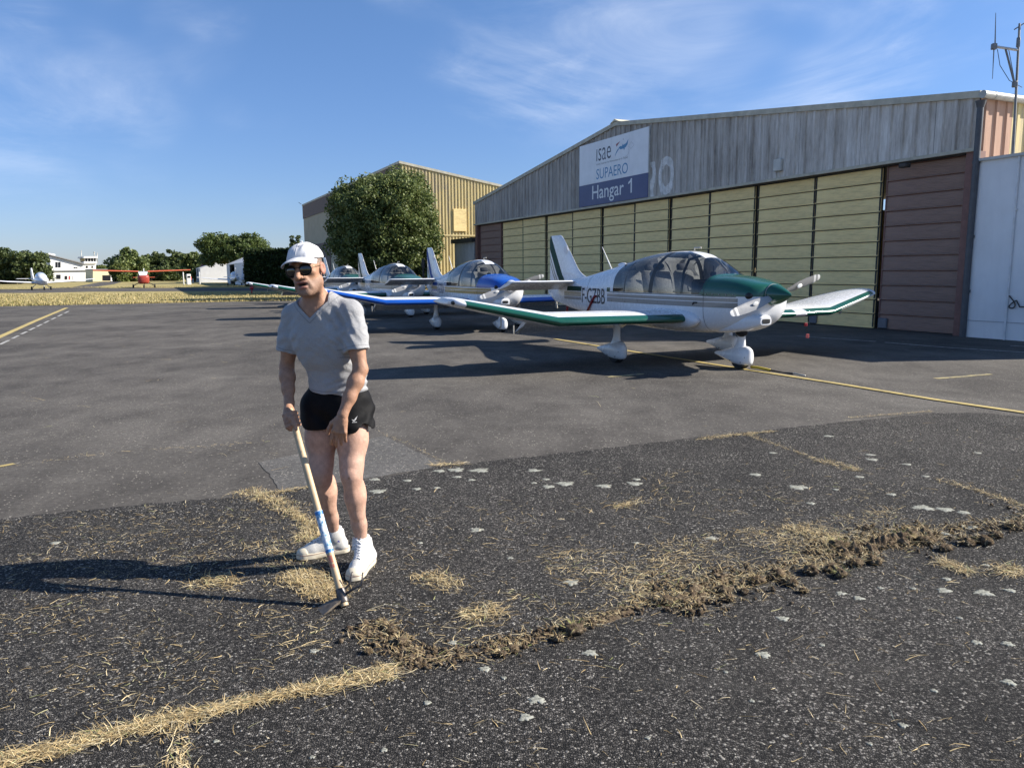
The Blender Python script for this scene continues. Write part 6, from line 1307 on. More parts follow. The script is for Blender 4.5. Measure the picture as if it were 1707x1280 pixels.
# keep only what is not inside the shoes
# ---- skin colour: stubble, lips, ears, tan, hair as colour attribute
q = BV_-HC; hs, hf, hu = q@Hs/HS, q@Hf/HS, q@Hu/HS
base = np.tile(np.array([0.39, 0.22, 0.14]), (len(BV_), 1)); isleg = (BV_[:, 2] < 0.80) & (np.minimum(np.linalg.norm(BV_[:, :2]-J['hipR'][:2], axis=1), 9) < 0.45) & (BV_[:, 1] > 3.74)
base[isleg] = np.array([0.50, 0.315, 0.235])
near_head = (np.abs(hs) < 0.10) & (np.abs(hf) < 0.13) & (np.abs(hu) < 0.15)
def blend(m, c, a):
    a = (a*m)[:, None]; return base*(1-a)+np.array(c)*a
stub = near_head*(np.clip((-0.042-hu)/0.02, 0, 1)*np.clip((hf+0.01)/0.03, 0, 1)*np.clip((hu+0.135)/0.02, 0, 1)); base = blend(stub, (0.22, 0.165, 0.135), 0.50)
lip = near_head*np.exp(-(((hu+0.061)/0.006)**2+((hs-0.002)/0.024)**4))*(hf > 0.07)+near_head*np.exp(-(((hu+0.083)/0.0065)**2+((hs-0.004)/0.020)**4))*(hf > 0.07); base = blend(np.clip(lip, 0, 1), (0.42, 0.16, 0.14), 0.75)
mouth = near_head*np.exp(-(((hu+0.0705)/0.0055)**2+((hs-0.004)/0.020)**4))*(hf > 0.05); base = blend(np.clip(mouth*1.3, 0, 1), (0.02, 0.008, 0.008), 1.0)
brow = near_head*np.exp(-(((hu-0.021)/0.006)**2+((np.abs(hs)-0.03)/0.02)**4))*(hf > 0.055); base = blend(np.clip(brow, 0, 1), (0.06, 0.045, 0.035), 0.8)
hair = near_head*np.clip((hu-0.010)/0.012, 0, 1)*np.clip((0.030-hf)/0.02, 0, 1)+near_head*np.clip((-0.045-hf)/0.02, 0, 1)*np.clip((hu+0.055)/0.02, 0, 1); base = blend(np.clip(hair, 0, 1), (0.16, 0.13, 0.11), 0.85)
ear = near_head*(np.abs(hs) > 0.074); base = blend(ear*1.0, (0.48, 0.20, 0.15), 0.6)
thumbn = np.linalg.norm(BV_-(tb-HD_*0.075), axis=1) < 0.022; base = blend(thumbn*1.0, (0.62, 0.36, 0.30), 0.6)
base *= (1+0.05*np.sin(BV_[:, [0]]*140)*np.sin(BV_[:, [2]]*120+BV_[:, [1]]*90))
m_skin = MT('skin'); at = m_skin.n('ShaderNodeAttribute'); at.attribute_name = 'tone'
cn = m_skin.mix(1.0, at.outputs['Color'], m_skin.ramp(m_skin.math('ADD', m_skin.math('MULTIPLY', m_skin.noise(28, 5, 0.65), 0.6), m_skin.math('MULTIPLY', m_skin.noise(180, 3), 0.4)), [(0.3, (0.74, 0.70, 0.69)), (0.7, (1.18, 1.16, 1.15))]), 'MULTIPLY')
m_skin.col(cn).set(rough=0.56, spec=0.35, sss=0.03); m_skin.b.inputs['Subsurface Radius'].default_value = (0.010, 0.004, 0.002); m_skin.bump(m_skin.math('ADD', m_skin.math('MULTIPLY', m_skin.noise(320, 3), 0.5), m_skin.noise(45, 4)), 0.45, 0.005)
def to_obj(V, F, name, mat, col=None, parent=man, origin=ROOT):
    o = fastmesh(name, V-origin, F, mat, parent, True)
    if col is not None:
        a = o.data.color_attributes.new('tone', 'FLOAT_COLOR', 'POINT'); a.data.foreach_set('color', np.concatenate([col, np.ones((len(col), 1))], 1).astype(np.float32).ravel())
    return o
TB_ = None
to_obj(BV_, BF_, 'body', m_skin.m, base)

# ---- T-shirt: own field, cut at neck, sleeves and hem, folds pressed into it
S_ = Field((-1.30, 3.62, 0.84), (-0.60, 4.18, 1.50), 0.004)
S_.chain([J['chestU']+[0, 0, 0.01], J['chest'], J['waist']+[0.01, 0, 0], J['pelvis']+[0.008, 0, 0.0]], [0.128, 0.152, 0.140, 0.152], 0.05, flat=(fwd, 1.26))
S_.cone(J['neck']+[0.0, 0.03, -0.015], J['shR']+[0.012, 0.0, 0.016], 0.058, 0.056, 0.05); S_.cone(J['neck']+[0.0, 0.03, -0.015], J['shL']+[-0.012, 0, 0.016], 0.058, 0.056, 0.05)
S_.cone(J['chest']+[-0.07, -0.035, 0.01], J['chest']+[-0.05, -0.02, -0.09], 0.078, 0.066, 0.05); S_.cone(J['chest']+[0.07, -0.055, 0.01], J['chest']+[0.06, -0.03, -0.09], 0.078, 0.066, 0.05)
slv = {}
for s_ in 'RL':
    sh, el = J['sh'+s_], J['el'+s_]; e = sh+(el-sh)*0.66; dd = unit(el-sh); slv[s_] = (e, dd)
    Z_ = Field(S_.lo, S_.lo+(S_.n-1)*S_.h, S_.h); Z_.n = S_.n.copy(); Z_.D = np.full(S_.n, 0.2, np.float32); Z_.ax = S_.ax
    Z_.chain([sh+[0, 0, 0.006], sh+(el-sh)*0.35, sh+(el-sh)*0.80], [0.060, 0.060, 0.064], 0.03)
    slv[s_] = (e, dd, Z_.D)
T0 = S_.D.copy()
def melt(a, b_, k): h_ = np.maximum(k-np.abs(a-b_), 0)/k; return np.minimum(a, b_)-h_*h_*k/4
for s_ in 'RL': S_.D = melt(S_.D, slv[s_][2], 0.03)
PPF = S_._pts((slice(None),)*3); near = np.abs(S_.D) < 0.035; pp = PPF[near]; X, Y, Z = pp[..., 0], pp[..., 1], pp[..., 2]
rsn = np.random.RandomState(4)
def vnoise3(x, y, z, sd0):
    return hash_noise(x+z*0.73, y+z*0.51, sd0)
# folds: drag lines from the armpits, bunching above the hem, creases round the sleeves
cx = X-J['chest'][0]; cz_ = Z-J['chest'][2]
fold = 0.0016*np.sin(125*(cz_*0.9+cx*0.85)+2.5*vnoise3(X*9, Z*9, Y*4, 1)*3)*np.exp(-((cx-0.13)/0.10)**2-((cz_+0.02)/0.12)**2)
fold += 0.0014*np.sin(130*(cz_*0.9-cx*0.8)+6*vnoise3(X*9, Z*9, Y*4, 2))*np.exp(-((cx+0.13)/0.09)**2-((cz_+0.02)/0.12)**2)
wz = Z-J['pelvis'][2]
fold += 0.0034*np.sin(165*(wz-0.30*(X-J['pelvis'][0]))+7*vnoise3(X*7, Z*6, Y*5, 3))*np.exp(-((wz-0.07)/0.07)**2)*np.clip(0.35+(X-J['pelvis'][0])/0.20, 0.1, 1)
fold += 0.0010*np.sin(85*(wz*0.8+X*0.6)+4*vnoise3(X*6, Z*5, Y*5, 4))*np.exp(-((wz-0.16)/0.12)**2)
fold += 0.006*(vnoise3(X*11, Z*8, Y*8, 6)-0.5)+0.0004*np.sin(140*(X*0.6+Z*0.8)+9*vnoise3(X*8, Z*8, Y*6, 41))*np.clip(vnoise3(X*5, Z*5, Y*5, 42)*2-0.8, 0, 1)
for s_ in 'RL':
    sh = J['sh'+s_]; dd = unit(J['el'+s_]-sh); t = (pp-sh)@dd; fold += 0.0016*np.sin(120*t+60*(X-sh[0])+5*vnoise3(X*10, Z*10, Y*7, 8))*np.exp(-((t-0.10)/0.07)**2)*np.exp(-(np.linalg.norm(pp-sh, axis=-1)/0.2)**4)
fold += 0.0034*np.sin(140*(X*0.85+(Z-1.30)*0.5)+6*vnoise3(X*8, Z*8, Y*5, 31))*np.exp(-((X-J['shL'][0]+0.06)/0.07)**2-((Z-J['shL'][2]+0.03)/0.07)**2)
fold += 0.0010*np.sin(90*(cx*0.9-cz_*0.55)+5*vnoise3(X*7, Z*7, Y*5, 32))*np.exp(-((cx-0.02)/0.16)**2-((cz_+0.16)/0.09)**2)*0.7
full = np.zeros(S_.D.shape, np.float32); full[near] = np.clip(fold*1.6, -0.010, 0.0085); Dm = S_.D+full
pp = PPF; X, Y, Z = pp[..., 0], pp[..., 1], pp[..., 2]
out = Dm.copy()
hem_p = P(560, 655, 3.9); cut = (hem_p-pp)@unit([0.03, -0.05, 1.0])+0.004*np.sin(X*26+1)+0.003*np.sin(X*61)
# sleeves end, body goes on: cut the melted cloth past the sleeve end only where the arm tube is what made it
D = np.maximum(out, cut)
for s_ in 'RL':
    e, dd, ZD = slv[s_]; t = (pp-e)@dd+0.003*np.sin(X*70); body_near = T0+full
    D = np.where((t > -0.02) & (ZD < body_near+0.01), np.maximum(np.minimum(np.maximum(D, t), np.maximum(body_near, cut)), cut), D)
inner = S_.D+0.021
D = np.maximum(D, -inner)              # hollow cloth
front = Y < J['neck'][1]+0.03
vcut = np.where(front, np.minimum(Z-(J['neck'][2]-0.068)-np.abs(X-J['neck'][0]+0.016)*0.95, 0.085-np.abs(X-J['neck'][0]+0.016)), np.minimum(Z-(J['neck'][2]+0.035), 0.1-np.abs(X-J['neck'][0])))
D = np.maximum(D, vcut)
S_.D = D.astype(np.float32)
V, F = S_.mesh(); V = relax(V, F, 2, 0.4)
msh = MT('heather_grey_jersey'); nz1 = msh.noise(260, 3, 0.7); nz2 = msh.noise(900, 2)
msh.col(msh.ramp(msh.math('ADD', msh.math('MULTIPLY', nz1, 0.5), msh.math('ADD', msh.math('MULTIPLY', nz2, 0.2), msh.math('MULTIPLY', msh.noise(5, 4), 0.3))), [(0.32, (0.27, 0.27, 0.28)), (0.68, (0.43, 0.43, 0.435))])).set(rough=0.92, spec=0.15, sheen=0.25)
ea = msh.n('ShaderNodeAttribute'); ea.attribute_name = 'edge'; ln_ = msh.math('ABSOLUTE', msh.math('SUBTRACT', ea.outputs['Fac'], 0.017)); stitch = msh.rng(ln_, 0.0, 0.004, 0.55, 0.0)
bc = msh.b.inputs['Base Color'].links[0].from_socket; msh.col(msh.mix(stitch, bc, (0.13, 0.13, 0.135)))
msh.bump(msh.math('ADD', msh.math('MULTIPLY', nz2, 0.12), msh.noise(13, 4, 0.55, dist=1.2)), 0.55, 0.02)
ts = to_obj(V, F, 't_shirt', msh.m)
vx_, vy_, vz_ = V.T; ed_ = np.abs((hem_p-V)@unit([0.03, -0.05, 1.0]))
for s_ in 'RL': e, dd, _ = slv[s_]; tt = (V-e)@dd; lat = np.linalg.norm((V-e)-tt[:, None]*dd, axis=1); ed_ = np.minimum(ed_, np.where(lat < 0.1, np.abs(tt), 1))
nx_ = np.abs(vx_-J['neck'][0]+0.016); ed_ = np.minimum(ed_, np.where(vy_ < J['neck'][1]+0.03, np.abs(vz_-(J['neck'][2]-0.068)-nx_*0.95)*0.72, 1))
a_ = ts.data.attributes.new('edge', 'FLOAT', 'POINT'); a_.data.foreach_set('value', ed_.astype(np.float32))
# rib of the neckline and stitched hems
M_rib = plain('grey_rib', (0.30, 0.30, 0.31), 0.9, bump=0.4, bscale=500)
def ribbon(pts, r, name, mat): b = MB(); b.tube(np.array(pts)-ROOT, r, 6); return build(b, name, mat, man, True)
def on_field(Fd, p, d, lim=0.25):
    # march from outside along d until the cloth surface
    p = np.array(p, float); d = unit(d)
    for _ in range(200):
        v = float(Fd.sample(p[None])[0])
        if v < 0.001: break
        p = p+d*max(v*0.5, 0.001)
    return p
# ---- shorts
Q = Field((-1.22, 3.72, 0.66), (-0.64, 4.20, 0.97), 0.004)
Q.chain([J['pelvis']+[0.006, 0, 0.045], J['pelvis']+[0.004, 0, -0.02]], [0.140, 0.146], 0.05, flat=(fwd, 1.20))
for s_, ex in (('R', -0.004), ('L', -0.003)):
    hp, kn = J['hip'+s_], J['kn'+s_]; Q.chain([hp+[0, 0, 0.01], hp+(kn-hp)*0.62+np.array([ex*2, 0, 0])], [0.110, 0.113], 0.05, flat=((0.1, 1, 0), 1.0))
pp = Q._pts((slice(None),)*3); X, Y, Z = pp[..., 0], pp[..., 1], pp[..., 2]
fold = 0.006*np.sin(46*(X*0.9+Z*0.35)+7*vnoise3(X*8, Z*6, Y*6, 11))*np.exp(-((Z-0.78)/0.10)**2)+0.005*np.sin(60*(Z-0.5*X)+6*vnoise3(X*9, Z*8, Y*6, 12))*np.exp(-((X-J['hipL'][0]-0.06)/0.07)**2)
Q.D = (Q.D+fold).astype(np.float32); out = Q.D.copy()
mid = (J['hipR'][0]+J['hipL'][0])/2
hemz = P(540, 714, 3.88)[2]; D = out
notch = 0.045*np.exp(-((X-(J['hipL'][0]+0.080))/0.026)**2)*(X > mid)+0.04*np.exp(-((X-(J['hipR'][0]-0.10))/0.03)**2)
cut = (hemz+notch-0.012*(X > mid)+0.010*np.exp(-((X-mid)/0.03)**2))-Z
D = np.maximum(D, cut); D = np.maximum(D, Z-0.945); D = np.maximum(D, -(out+0.008))
Q.D = D.astype(np.float32); V, F = Q.mesh(); V = relax(V, F, 2, 0.4)
mst = MT('black_shorts_fabric'); mst.col(mst.ramp(mst.noise(12, 5), [(0.3, (0.0035, 0.0035, 0.004)), (0.7, (0.008, 0.008, 0.009))])).set(rough=0.7, spec=0.15); mst.bump(mst.math('ADD', mst.noise(25, 5), mst.math('MULTIPLY', mst.noise(400, 2), 0.3)), 0.35, 0.008)
to_obj(V, F, 'shorts', mst.m)
# small pale bird logo on the left leg of the shorts
def stick_patch(Fd, px, py, Y0, polys, mat, name, off=0.003):
    b = MB()
    for k, poly in enumerate(polys):
        vv = []
        for (x, y) in poly:
            d = ray(px+x, py+y); p = np.array([0, 0, CAMH])+d*(Y0-0.30)/d[1]; p = on_field(Fd, p, d); vv.append(p-d*off/np.linalg.norm(d)-ROOT)
        b.add(vv, [tuple(range(len(vv)))])
    return build(b, name, mat, man, fix=False)
M_logo = plain('logo_grey', (0.42, 0.42, 0.42), 0.6)
stick_patch(Q, 591, 698, 3.85, [[(-5, 1), (-1, 2), (1, -1), (5, -5), (2.5, 1), (0, 4), (-2, 4)], [(-4, 5.5), (4, 5), (4, 6), (-4, 6.5)]], M_logo, 'shorts_logo')
# ---- cap
C_ = Field(HC-0.22, HC+0.22, 0.0035)
C_.ell(hd(0, -0.014, 0.043), ht((0.082, 0.102, 0.080)), 0.01, HR); pp = C_._pts((slice(None),)*3); q = pp-HC; hs, hf, hu = q@Hs/HS, q@Hf/HS, q@Hu/HS
C_.D = (C_.D+0.003*(vnoise3(hs*60, hu*45, hf*40, 21)-0.5)*2+0.0025*np.sin(hs*85+3*vnoise3(hs*30, hu*30, hf*20, 5))*np.exp(-((hu-0.10)/0.05)**2)).astype(np.float32)
out = C_.D.copy(); D = np.maximum(out, (0.040+0.10*np.maximum(0, -hf)*-0.10-hu)*HS); D = np.maximum(D, -(out+0.007)); C_.D = D.astype(np.float32)
V, F = C_.mesh(); V = relax(V, F, 2, 0.4)
mcap = MT('white_cap_cotton'); mcap.col(mcap.ramp(mcap.noise(20, 5), [(0.3, (0.58, 0.58, 0.60)), (0.7, (0.70, 0.70, 0.71))])).set(rough=0.9, spec=0.15); mcap.bump(mcap.math('ADD', mcap.noise(30, 5), mcap.math('MULTIPLY', mcap.noise(700, 2), 0.4)), 0.3, 0.006)
cap_o = to_obj(V, F, 'cap', mcap.m)
# peak of the cap: curved plate
b = MB(); top = []; bot = []; nu, nv = 24, 9
for j in range(nv):
    w = j/(nv-1)
    for i in range(nu+1):
        a = math.pi*(0.06+0.88*i/nu); s = math.cos(a); ff = math.sin(a)**0.8
        rx = 0.083+0.002*w; f0 = 0.058*ff+0.026; f1 = f0+0.072*ff*1.0
        x = -s*rx; f = f0+(f1-f0)*w; u = 0.056-0.008*w-0.022*(s*s)*1.0-0.009*w*w
        top.append(hd(x, f, u)-ROOT); bot.append(hd(x, f-0.001, u-0.004)-ROOT)
def grid_faces(o, flip):
    return [((o+j*(nu+1)+i, o+j*(nu+1)+i+1, o+(j+1)*(nu+1)+i+1, o+(j+1)*(nu+1)+i) if not flip else (o+j*(nu+1)+i, o+(j+1)*(nu+1)+i, o+(j+1)*(nu+1)+i+1, o+j*(nu+1)+i+1)) for j in range(nv-1) for i in range(nu)]
N_ = len(top); b.v = [tuple(p) for p in top+bot]; b.f = grid_faces(0, False)+grid_faces(N_, True)
lst = [j*(nu+1) for j in range(nv)]; edge_i = [(nv-1)*(nu+1)+i for i in range(nu+1)]
for i in range(nu): a_, c_ = edge_i[i], edge_i[i+1]; b.f.append((a_, c_, c_+N_, a_+N_))
for col_ in (0, nu):
    for j in range(nv-1): a_, c_ = j*(nu+1)+col_, (j+1)*(nu+1)+col_; b.f.append((a_, c_, c_+N_, a_+N_))
build(b, 'cap_peak', mcap.m, man, True, angle=50)
b = MB(); b.sphere(hd(0, -0.014, 0.126)-ROOT, 0.006, 10, 6); build(b, 'cap_button', mcap.m, man, True)
M_seam = plain('cap_seam', (0.46, 0.46, 0.49), 0.9)
for az in range(6):           # stitched panel seams from the button to the band
    a_ = math.pi/6+az*math.pi/3; pts = []
    for k in np.linspace(0.10, 1.0, 12):
        th = k*1.5; d_ = Hs*math.sin(th)*math.cos(a_)+Hf*math.sin(th)*math.sin(a_)+Hu*math.cos(th); p_ = hd(0, -0.014, 0.043)+d_*0.15
        if (p_-HC)@Hu/HS < 0.02: break
        p_ = on_field(C_, p_, -d_)
        if (p_-HC)@Hu/HS < 0.042: break
        pts.append(p_-ROOT)
    if len(pts) > 3: b = MB(); b.tube(pts, 0.0013, 5); build(b, 'cap_seam', M_seam, man, True)
M_capp = plain('cap_print_navy', (0.03, 0.035, 0.10), 0.8); M_capt = plain('cap_print_grey', (0.30, 0.31, 0.36), 0.8)
stick_patch(C_, 486, 417.5, 3.72, [[(-5.5, -1), (-2, 0), (0, -1.5), (5, -2), (2, 1), (4, 2.4), (-1, 2.6), (-4, 4), (-3.5, 1.5)]], M_capp, 'cap_logo', 0.002)
stick_patch(C_, 506, 413, 3.72, [[(-11, -3), (-5, -3.6), (-5, -2.6), (-11, -2)], [(-11, -0.2), (7, 0.6), (7, 1.4), (-11, 0.7)], [(-11, 2.4), (11, 4.0), (11, 4.8), (-11, 3.3)]], M_capt, 'cap_lettering', 0.002)
# ---- sunglasses
M_fr = plain('sunglass_frame', (0.03, 0.025, 0.02), 0.3); ml_ = MT('sunglass_lens'); ml_.col((0.006, 0.006, 0.007)).set(rough=0.06, spec=0.6, coat=0.6)
for sg in (-1, 1):
    c = hd(sg*0.035, 0.088, -0.004); n = 28; b = MB(); rim = []; rings = []
    fw = unit(Hf+Hs*sg*0.22); uu = unit(Hu-fw*(Hu@fw)); sv = np.cross(uu, fw); sv = sv if sv@Hs > 0 else -sv
    for k, (rr, bulge) in enumerate(((1.0, 0.0), (0.75, 0.0025), (0.4, 0.004), (0.05, 0.0045))):
        rings.append([c+HS*(sv*math.cos(a)*0.0285*rr+uu*math.sin(a)*0.0255*rr*(1.0 if math.sin(a) > 0 else 1.08))+fw*bulge-ROOT for a in np.arange(n)*2*math.pi/n])
    b.loft(rings); build(b, 'lens', ml_.m, man, True)
    rim = [c+HS*(sv*math.cos(a)*0.0292+uu*math.sin(a)*0.0262*(1.0 if math.sin(a) > 0 else 1.08))-ROOT for a in np.arange(n+1)*2*math.pi/n]; b = MB(); b.tube(rim, 0.0016, 6, cap=False); build(b, 'frame_rim', M_fr, man, True)
    b = MB(); b.tube([hd(sg*0.062, 0.083, 0.004)-ROOT, hd(sg*0.072, 0.06, 0.006)-ROOT, hd(sg*0.077, 0.0, 0.006)-ROOT, hd(sg*0.076, -0.03, -0.008)-ROOT], 0.0015, 6); build(b, 'temple_arm', plain('gold_wire', (0.35, 0.26, 0.14), 0.35, metal=0.6), man, True)
b = MB(); b.tube([hd(-0.012, 0.094, 0.006)-ROOT, hd(0, 0.100, 0.010)-ROOT, hd(0.012, 0.094, 0.006)-ROOT], 0.0017, 6); build(b, 'nose_bridge', M_fr, man, True)
# ---- shoes: canvas high-tops
M_can = plain('white_canvas', (0.60, 0.59, 0.56), 0.9, var=0.08, scale=20, bump=0.35, bscale=500); M_rub = plain('cream_rubber', (0.60, 0.54, 0.42), 0.6, var=0.12, scale=14); M_lace = plain('white_lace', (0.78, 0.78, 0.78), 0.9); M_stripe = plain('brown_pinstripe', (0.25, 0.12, 0.09), 0.6)
def shoe(name, heel, toe, ank, lift=0.0):
    t = bpy.data.objects.new(name, None); COL.objects.link(t); t.parent = man
    heel = np.array(heel, float); toe = np.array(toe, float); heel[2] = toe[2] = 0.014; f = toe-heel; L = np.linalg.norm(f); f = f/L; s = np.cross(f, [0, 0, 1]); u = np.array([0, 0, 1.0]); R_ = np.stack([f, s, u], 1)
    if L < 0.265: toe = heel+f*0.265; L = 0.265
    def q(a, b_, c): return heel+f*a*L+s*b_+u*c
    A = Field(np.minimum(heel, toe)-[0.09, 0.09, 0.015], np.maximum(np.maximum(heel, toe), ank)+[0.09, 0.09, 0.10], 0.0035)
    A.chain([q(0.17, 0, 0.046), q(0.45, 0.002, 0.046), q(0.70, 0.003, 0.040), q(0.86, 0.002, 0.030)], [0.033, 0.034, 0.037, 0.031], 0.025)
    A.chain([q(0.16, 0, 0.05), ank+[0, 0, 0.02], ank+[0, 0, 0.055]], [0.036, 0.0425, 0.043], 0.03); A.chain([q(0.55, 0, 0.06), ank+f*0.02+[0, 0, 0.0]], [0.030, 0.036], 0.03)
    A.slab(q(0, 0, 0.020), (0, 0, -1)); topn = unit(np.array([0, 0, 1.0])-f*0.12); A.slab(ank+[0, 0, 0.040], topn)
    V, F = A.mesh(); V = relax(V, F, 2, 0.4); to_obj(V, F, 'canvas_upper', M_can, parent=t)
    def outline(off, n=48):
        pts = []
        for i in range(n):
            a = 2*math.pi*i/n; c = math.cos(a); sn = math.sin(a); x = 0.5+0.5*c
            wd_ = np.interp(x, [0, 0.04, 0.15, 0.45, 0.72, 0.9, 0.97, 1.0], [0.019, 0.028, 0.033, 0.033, 0.043, 0.038, 0.028, 0.016])
            pts.append((x, sn/ max(1e-3, abs(sn))*wd_*min(1, abs(sn)*1.9) if abs(sn) > 1e-6 else 0.0, off))
        return pts
    def ring3(off, z): return [q(0.5+(x-0.5)*(1+off/L*2)*1.03, (y+0.002)*(1+off*18), z) for x, y, _ in outline(0)]
    b = MB(); b.loft([np.array(ring3(o, z))-ROOT for o, z in ((0.0, 0.0), (0.004, 0.003), (0.0045, 0.026), (0.002, 0.032), (-0.006, 0.033))]); build(b, 'rubber_sole', M_rub, t, True, angle=40)
    b = MB(); b.tube(np.array(ring3(0.0052, 0.027)+ring3(0.0052, 0.027)[:1])-ROOT, 0.0012, 5, cap=False); build(b, 'sole_stripe', M_stripe, t, True)
    C2 = Field(np.minimum(heel, toe)-0.09, np.maximum(heel, toe)+0.09, 0.003); C2.ell(q(0.84, 0.002, 0.030), (0.050, 0.042, 0.031), 0.01, R_); C2.slab(q(0.80, 0, 0), -f+u*0.25); C2.slab(q(0, 0, 0.026), (0, 0, -1)); V, F = C2.mesh(); V = relax(V, F, 1, 0.4); to_obj(V, F, 'toe_cap', M_rub, parent=t)
    # lacing
    for i in range(7):
        w = i/6.0; p0 = q(0.70, 0.0, 0.082)*(1-w)+(ank+f*0.043+[0, 0, 0.035])*w
        for sg in (-1, 1):
            b = MB(); st = unit((ank+f*0.04+[0, 0, 0.02])-q(0.70, 0, 0.08)); a0 = p0-s*sg*0.017; a1 = p0+s*sg*0.017+st*0.018
            pts = []
            for k in np.linspace(0, 1, 5):
                p = a0+(a1-a0)*k+u*0.02+f*0.01; p = on_field(A, p+(f*0.3+u)*0.02, -(f*0.45+u)); pts.append(p+(f*0.45+u)*0.003-ROOT)
            b.tube(pts, 0.0028, 6); build(b, 'lace', M_lace, t, True)
    kn0 = ank+f*0.055+[0, 0, 0.028]
    for sg in (-1, 1):
        b = MB(); b.tube([kn0-ROOT, kn0+s*sg*0.025+f*0.01-u*0.012-ROOT, kn0+s*sg*0.03-u*0.035+f*0.012-ROOT, kn0+s*sg*0.012-u*0.02+f*0.012-ROOT, kn0-ROOT], 0.0025, 6); build(b, 'lace_bow', M_lace, t, True)
    return t, A
shR, fR = shoe('shoe', (-0.905, 4.070, 0), (-1.150, 3.948, 0), J['anR']); shL, fL = shoe('shoe', (-0.748, 3.915, 0), (-0.800, 3.642, 0), J['anL'])
stick_patch(fR, 564.5, 902, 4.02, [[(-1.6, -2), (0.3, -0.6), (1.6, -2.2), (1.2, 0.2), (2, 2), (-0.4, 1.3), (-1.8, 2.2), (-1.2, 0)]], plain('star_blue', (0.03, 0.04, 0.35), 0.7), 'shoe_star')
# socks rim
for a in ('anR', 'anL'):
    b = MB(); p = J[a]-ROOT; b.loft([[p+np.array([0.040*math.cos(t), 0.042*math.sin(t), z]) for t in np.arange(20)*math.pi/10] for z in (-0.02, 0.048)]); o = build(b, 'sock', M_lace, man, True, angle=50)

# ================================================================== hoe
hoe = thing('garden_hoe', 'long wooden-handled hoe with two-pronged iron head held by the man', 'hoe', hoe_head)
mh = MT('ash_handle'); mh.col(mh.ramp(mh.math('ADD', mh.math('MULTIPLY', mh.noise(18, 6, 0.6, mh.mapping((1, 1, 0.08))), 0.7), mh.math('MULTIPLY', mh.noise(90, 3, 0.6, mh.mapping((1, 1, 0.05))), 0.3)), [(0.3, (0.42, 0.29, 0.16)), (0.7, (0.62, 0.47, 0.29))])).set(rough=0.55); 
hl = np.linalg.norm(hoe_top-hoe_head); hq = lambda k: HD_*k
b = MB(); b.tube([hq(-0.035), hq(0.10), hq(0.5), hq(hl-0.02), hq(hl)], [0.0185, 0.0175, 0.0165, HOE_R, 0.012], 16); build(b, 'handle', mh.m, hoe, True, angle=50)
# printed paper band: blue and white, and a red lettered mark below it
mbw = MT('printed_band'); mbw.col(mbw.ramp(mbw.noise(55, 4, 0.6, mbw.mapping((1, 1, 0.6))), [(0.36, (0.02, 0.10, 0.24)), (0.44, (0.25, 0.45, 0.62)), (0.52, (0.72, 0.74, 0.76)), (1.0, (0.74, 0.75, 0.76))])).set(rough=0.5)
def along_h(py): # parameter on the handle for a photo row
    best = min(np.linspace(0, hl, 400), key=lambda k: abs(proj_y(hoe_head+HD_*k)-py)); return best
def proj_y(p):
    q = (p-np.array([0, 0, CAMH]))@AX.T; return H0/2-FPX*q[1]/q[2]
k0, k1, k2, k3 = along_h(922), along_h(852), along_h(946), along_h(926)
b = MB(); b.tube([hq(k0), hq(k1)], 0.0186, 20); build(b, 'label_band', mbw.m, hoe, True, angle=50)
M_bl = plain('band_blue', (0.03, 0.16, 0.42), 0.5)
for ka, kb in ((k1-0.02, k1-0.004), (k0+0.004, k0+0.016)):
    b = MB(); b.tube([hq(ka), hq(kb)], 0.0190, 20); build(b, 'band_edge', M_bl, hoe, True, angle=50)
b = MB(); rk = np.random.RandomState(3)      # worn red printing, too rubbed to read
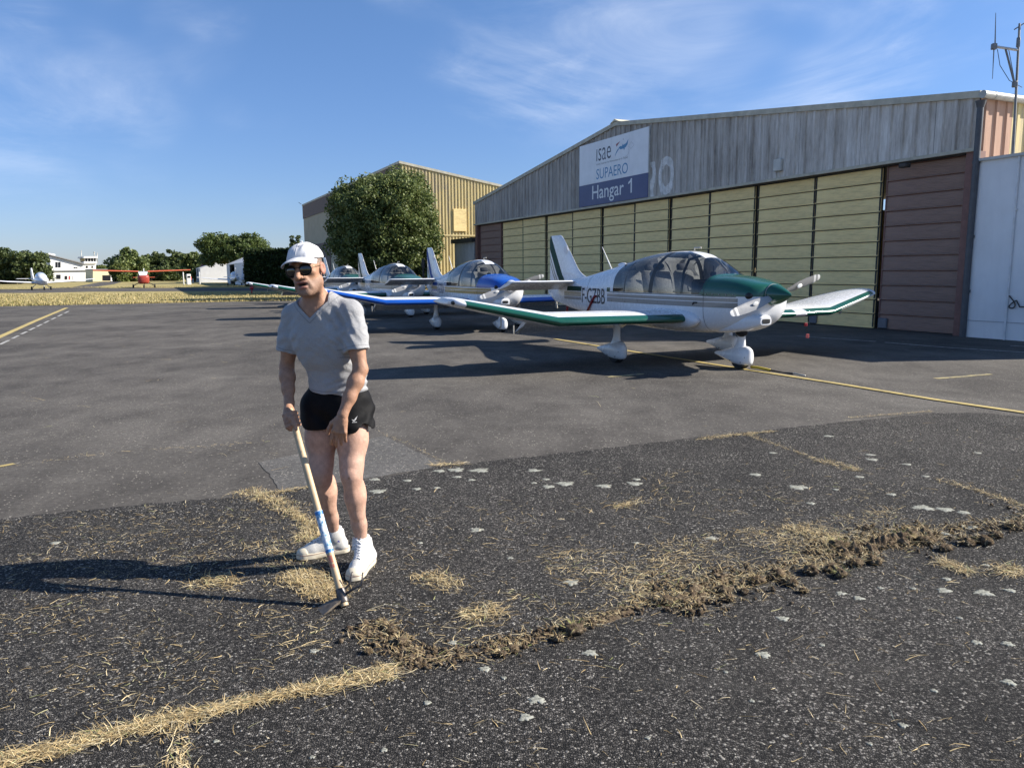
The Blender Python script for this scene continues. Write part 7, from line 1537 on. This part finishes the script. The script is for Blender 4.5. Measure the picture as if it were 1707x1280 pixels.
for i in range(7):
    al = k2+(k3-k2)*(i+0.5)/7
    for (w0, w1, da) in ((-0.011, 0.011, 0.0), (-0.011, -0.004, 0.005), (0.004, 0.011, -0.004)):
        if rk.rand() < 0.2: continue
        for (x0, x1) in ((w0, (w0+w1)/2), ((w0+w1)/2, w1)):
            q = []
            for (ww, aa) in ((x0, -0.0016), (x1, -0.0016), (x1, 0.0016), (x0, 0.0016)): an_ = ww/0.0186; q.append(hq(al+da+aa)+0.0192*(math.cos(an_)*fr+math.sin(an_)*sx))
            b.add(q, [(0, 1, 2, 3)])
build(b, 'red_print', plain('red_print', (0.50, 0.13, 0.10), 0.6), hoe, fix=False)
# iron head
M_iron = plain('worn_iron', (0.10, 0.09, 0.085), 0.45, metal=0.7, var=0.35, scale=40, bump=0.2); M_ironb = plain('soil_worn_blade', (0.16, 0.13, 0.10), 0.55, metal=0.5, var=0.4, scale=30)
b = MB(); rr = np.arange(20)*math.pi/10; e1 = unit(np.cross(HD_, [1, 0, 0])); e2 = np.cross(HD_, e1)
b.loft([[hq(k)+r*(math.cos(t)*e1+math.sin(t)*e2) for t in rr] for k, r in ((-0.02, 0.0215), (-0.018, 0.0245), (0.045, 0.0235), (0.048, 0.0195))]); build(b, 'eye_socket', M_iron, hoe, True, angle=40)
bl0 = hq(0.0); bd = unit(np.array([-0.80, -0.50, -0.30])); bs = unit(np.cross(bd, [0, 0, 1.0])); bn = unit(np.cross(bs, bd)); b = MB(); st = []
for k, w, t, dz in ((0.0, 0.016, 0.007, 0), (0.04, 0.028, 0.0055, 0.004), (0.085, 0.040, 0.004, 0.0), (0.125, 0.045, 0.002, -0.006)):
    c = bl0+bd*k+np.array([0, 0, dz]); st.append([c-bs*w-bn*t, c+bs*w-bn*t, c+bs*w+bn*t, c-bs*w+bn*t])
b.loft(st); build(b, 'hoe_blade', M_ironb, hoe)
up = unit(np.array([0.55, 0.25, 0.55]))
for sg in (-1, 1):
    side0 = unit(np.array([0.85, -0.35, 0.1])); b = MB(); p = [bl0+HD_*0.012+side0*sg*0.006, bl0+HD_*0.02+up*0.03+side0*(0.020*sg+0.012), bl0+up*0.06+side0*(0.034*sg+0.02)+np.array([0, 0, 0.02]), bl0+up*0.085+side0*(0.028*sg+0.012)+np.array([0, 0, 0.060])]
    b.tube(p, [0.0065, 0.006, 0.0052, 0.0035], 8); build(b, 'prong', M_iron, hoe, True)
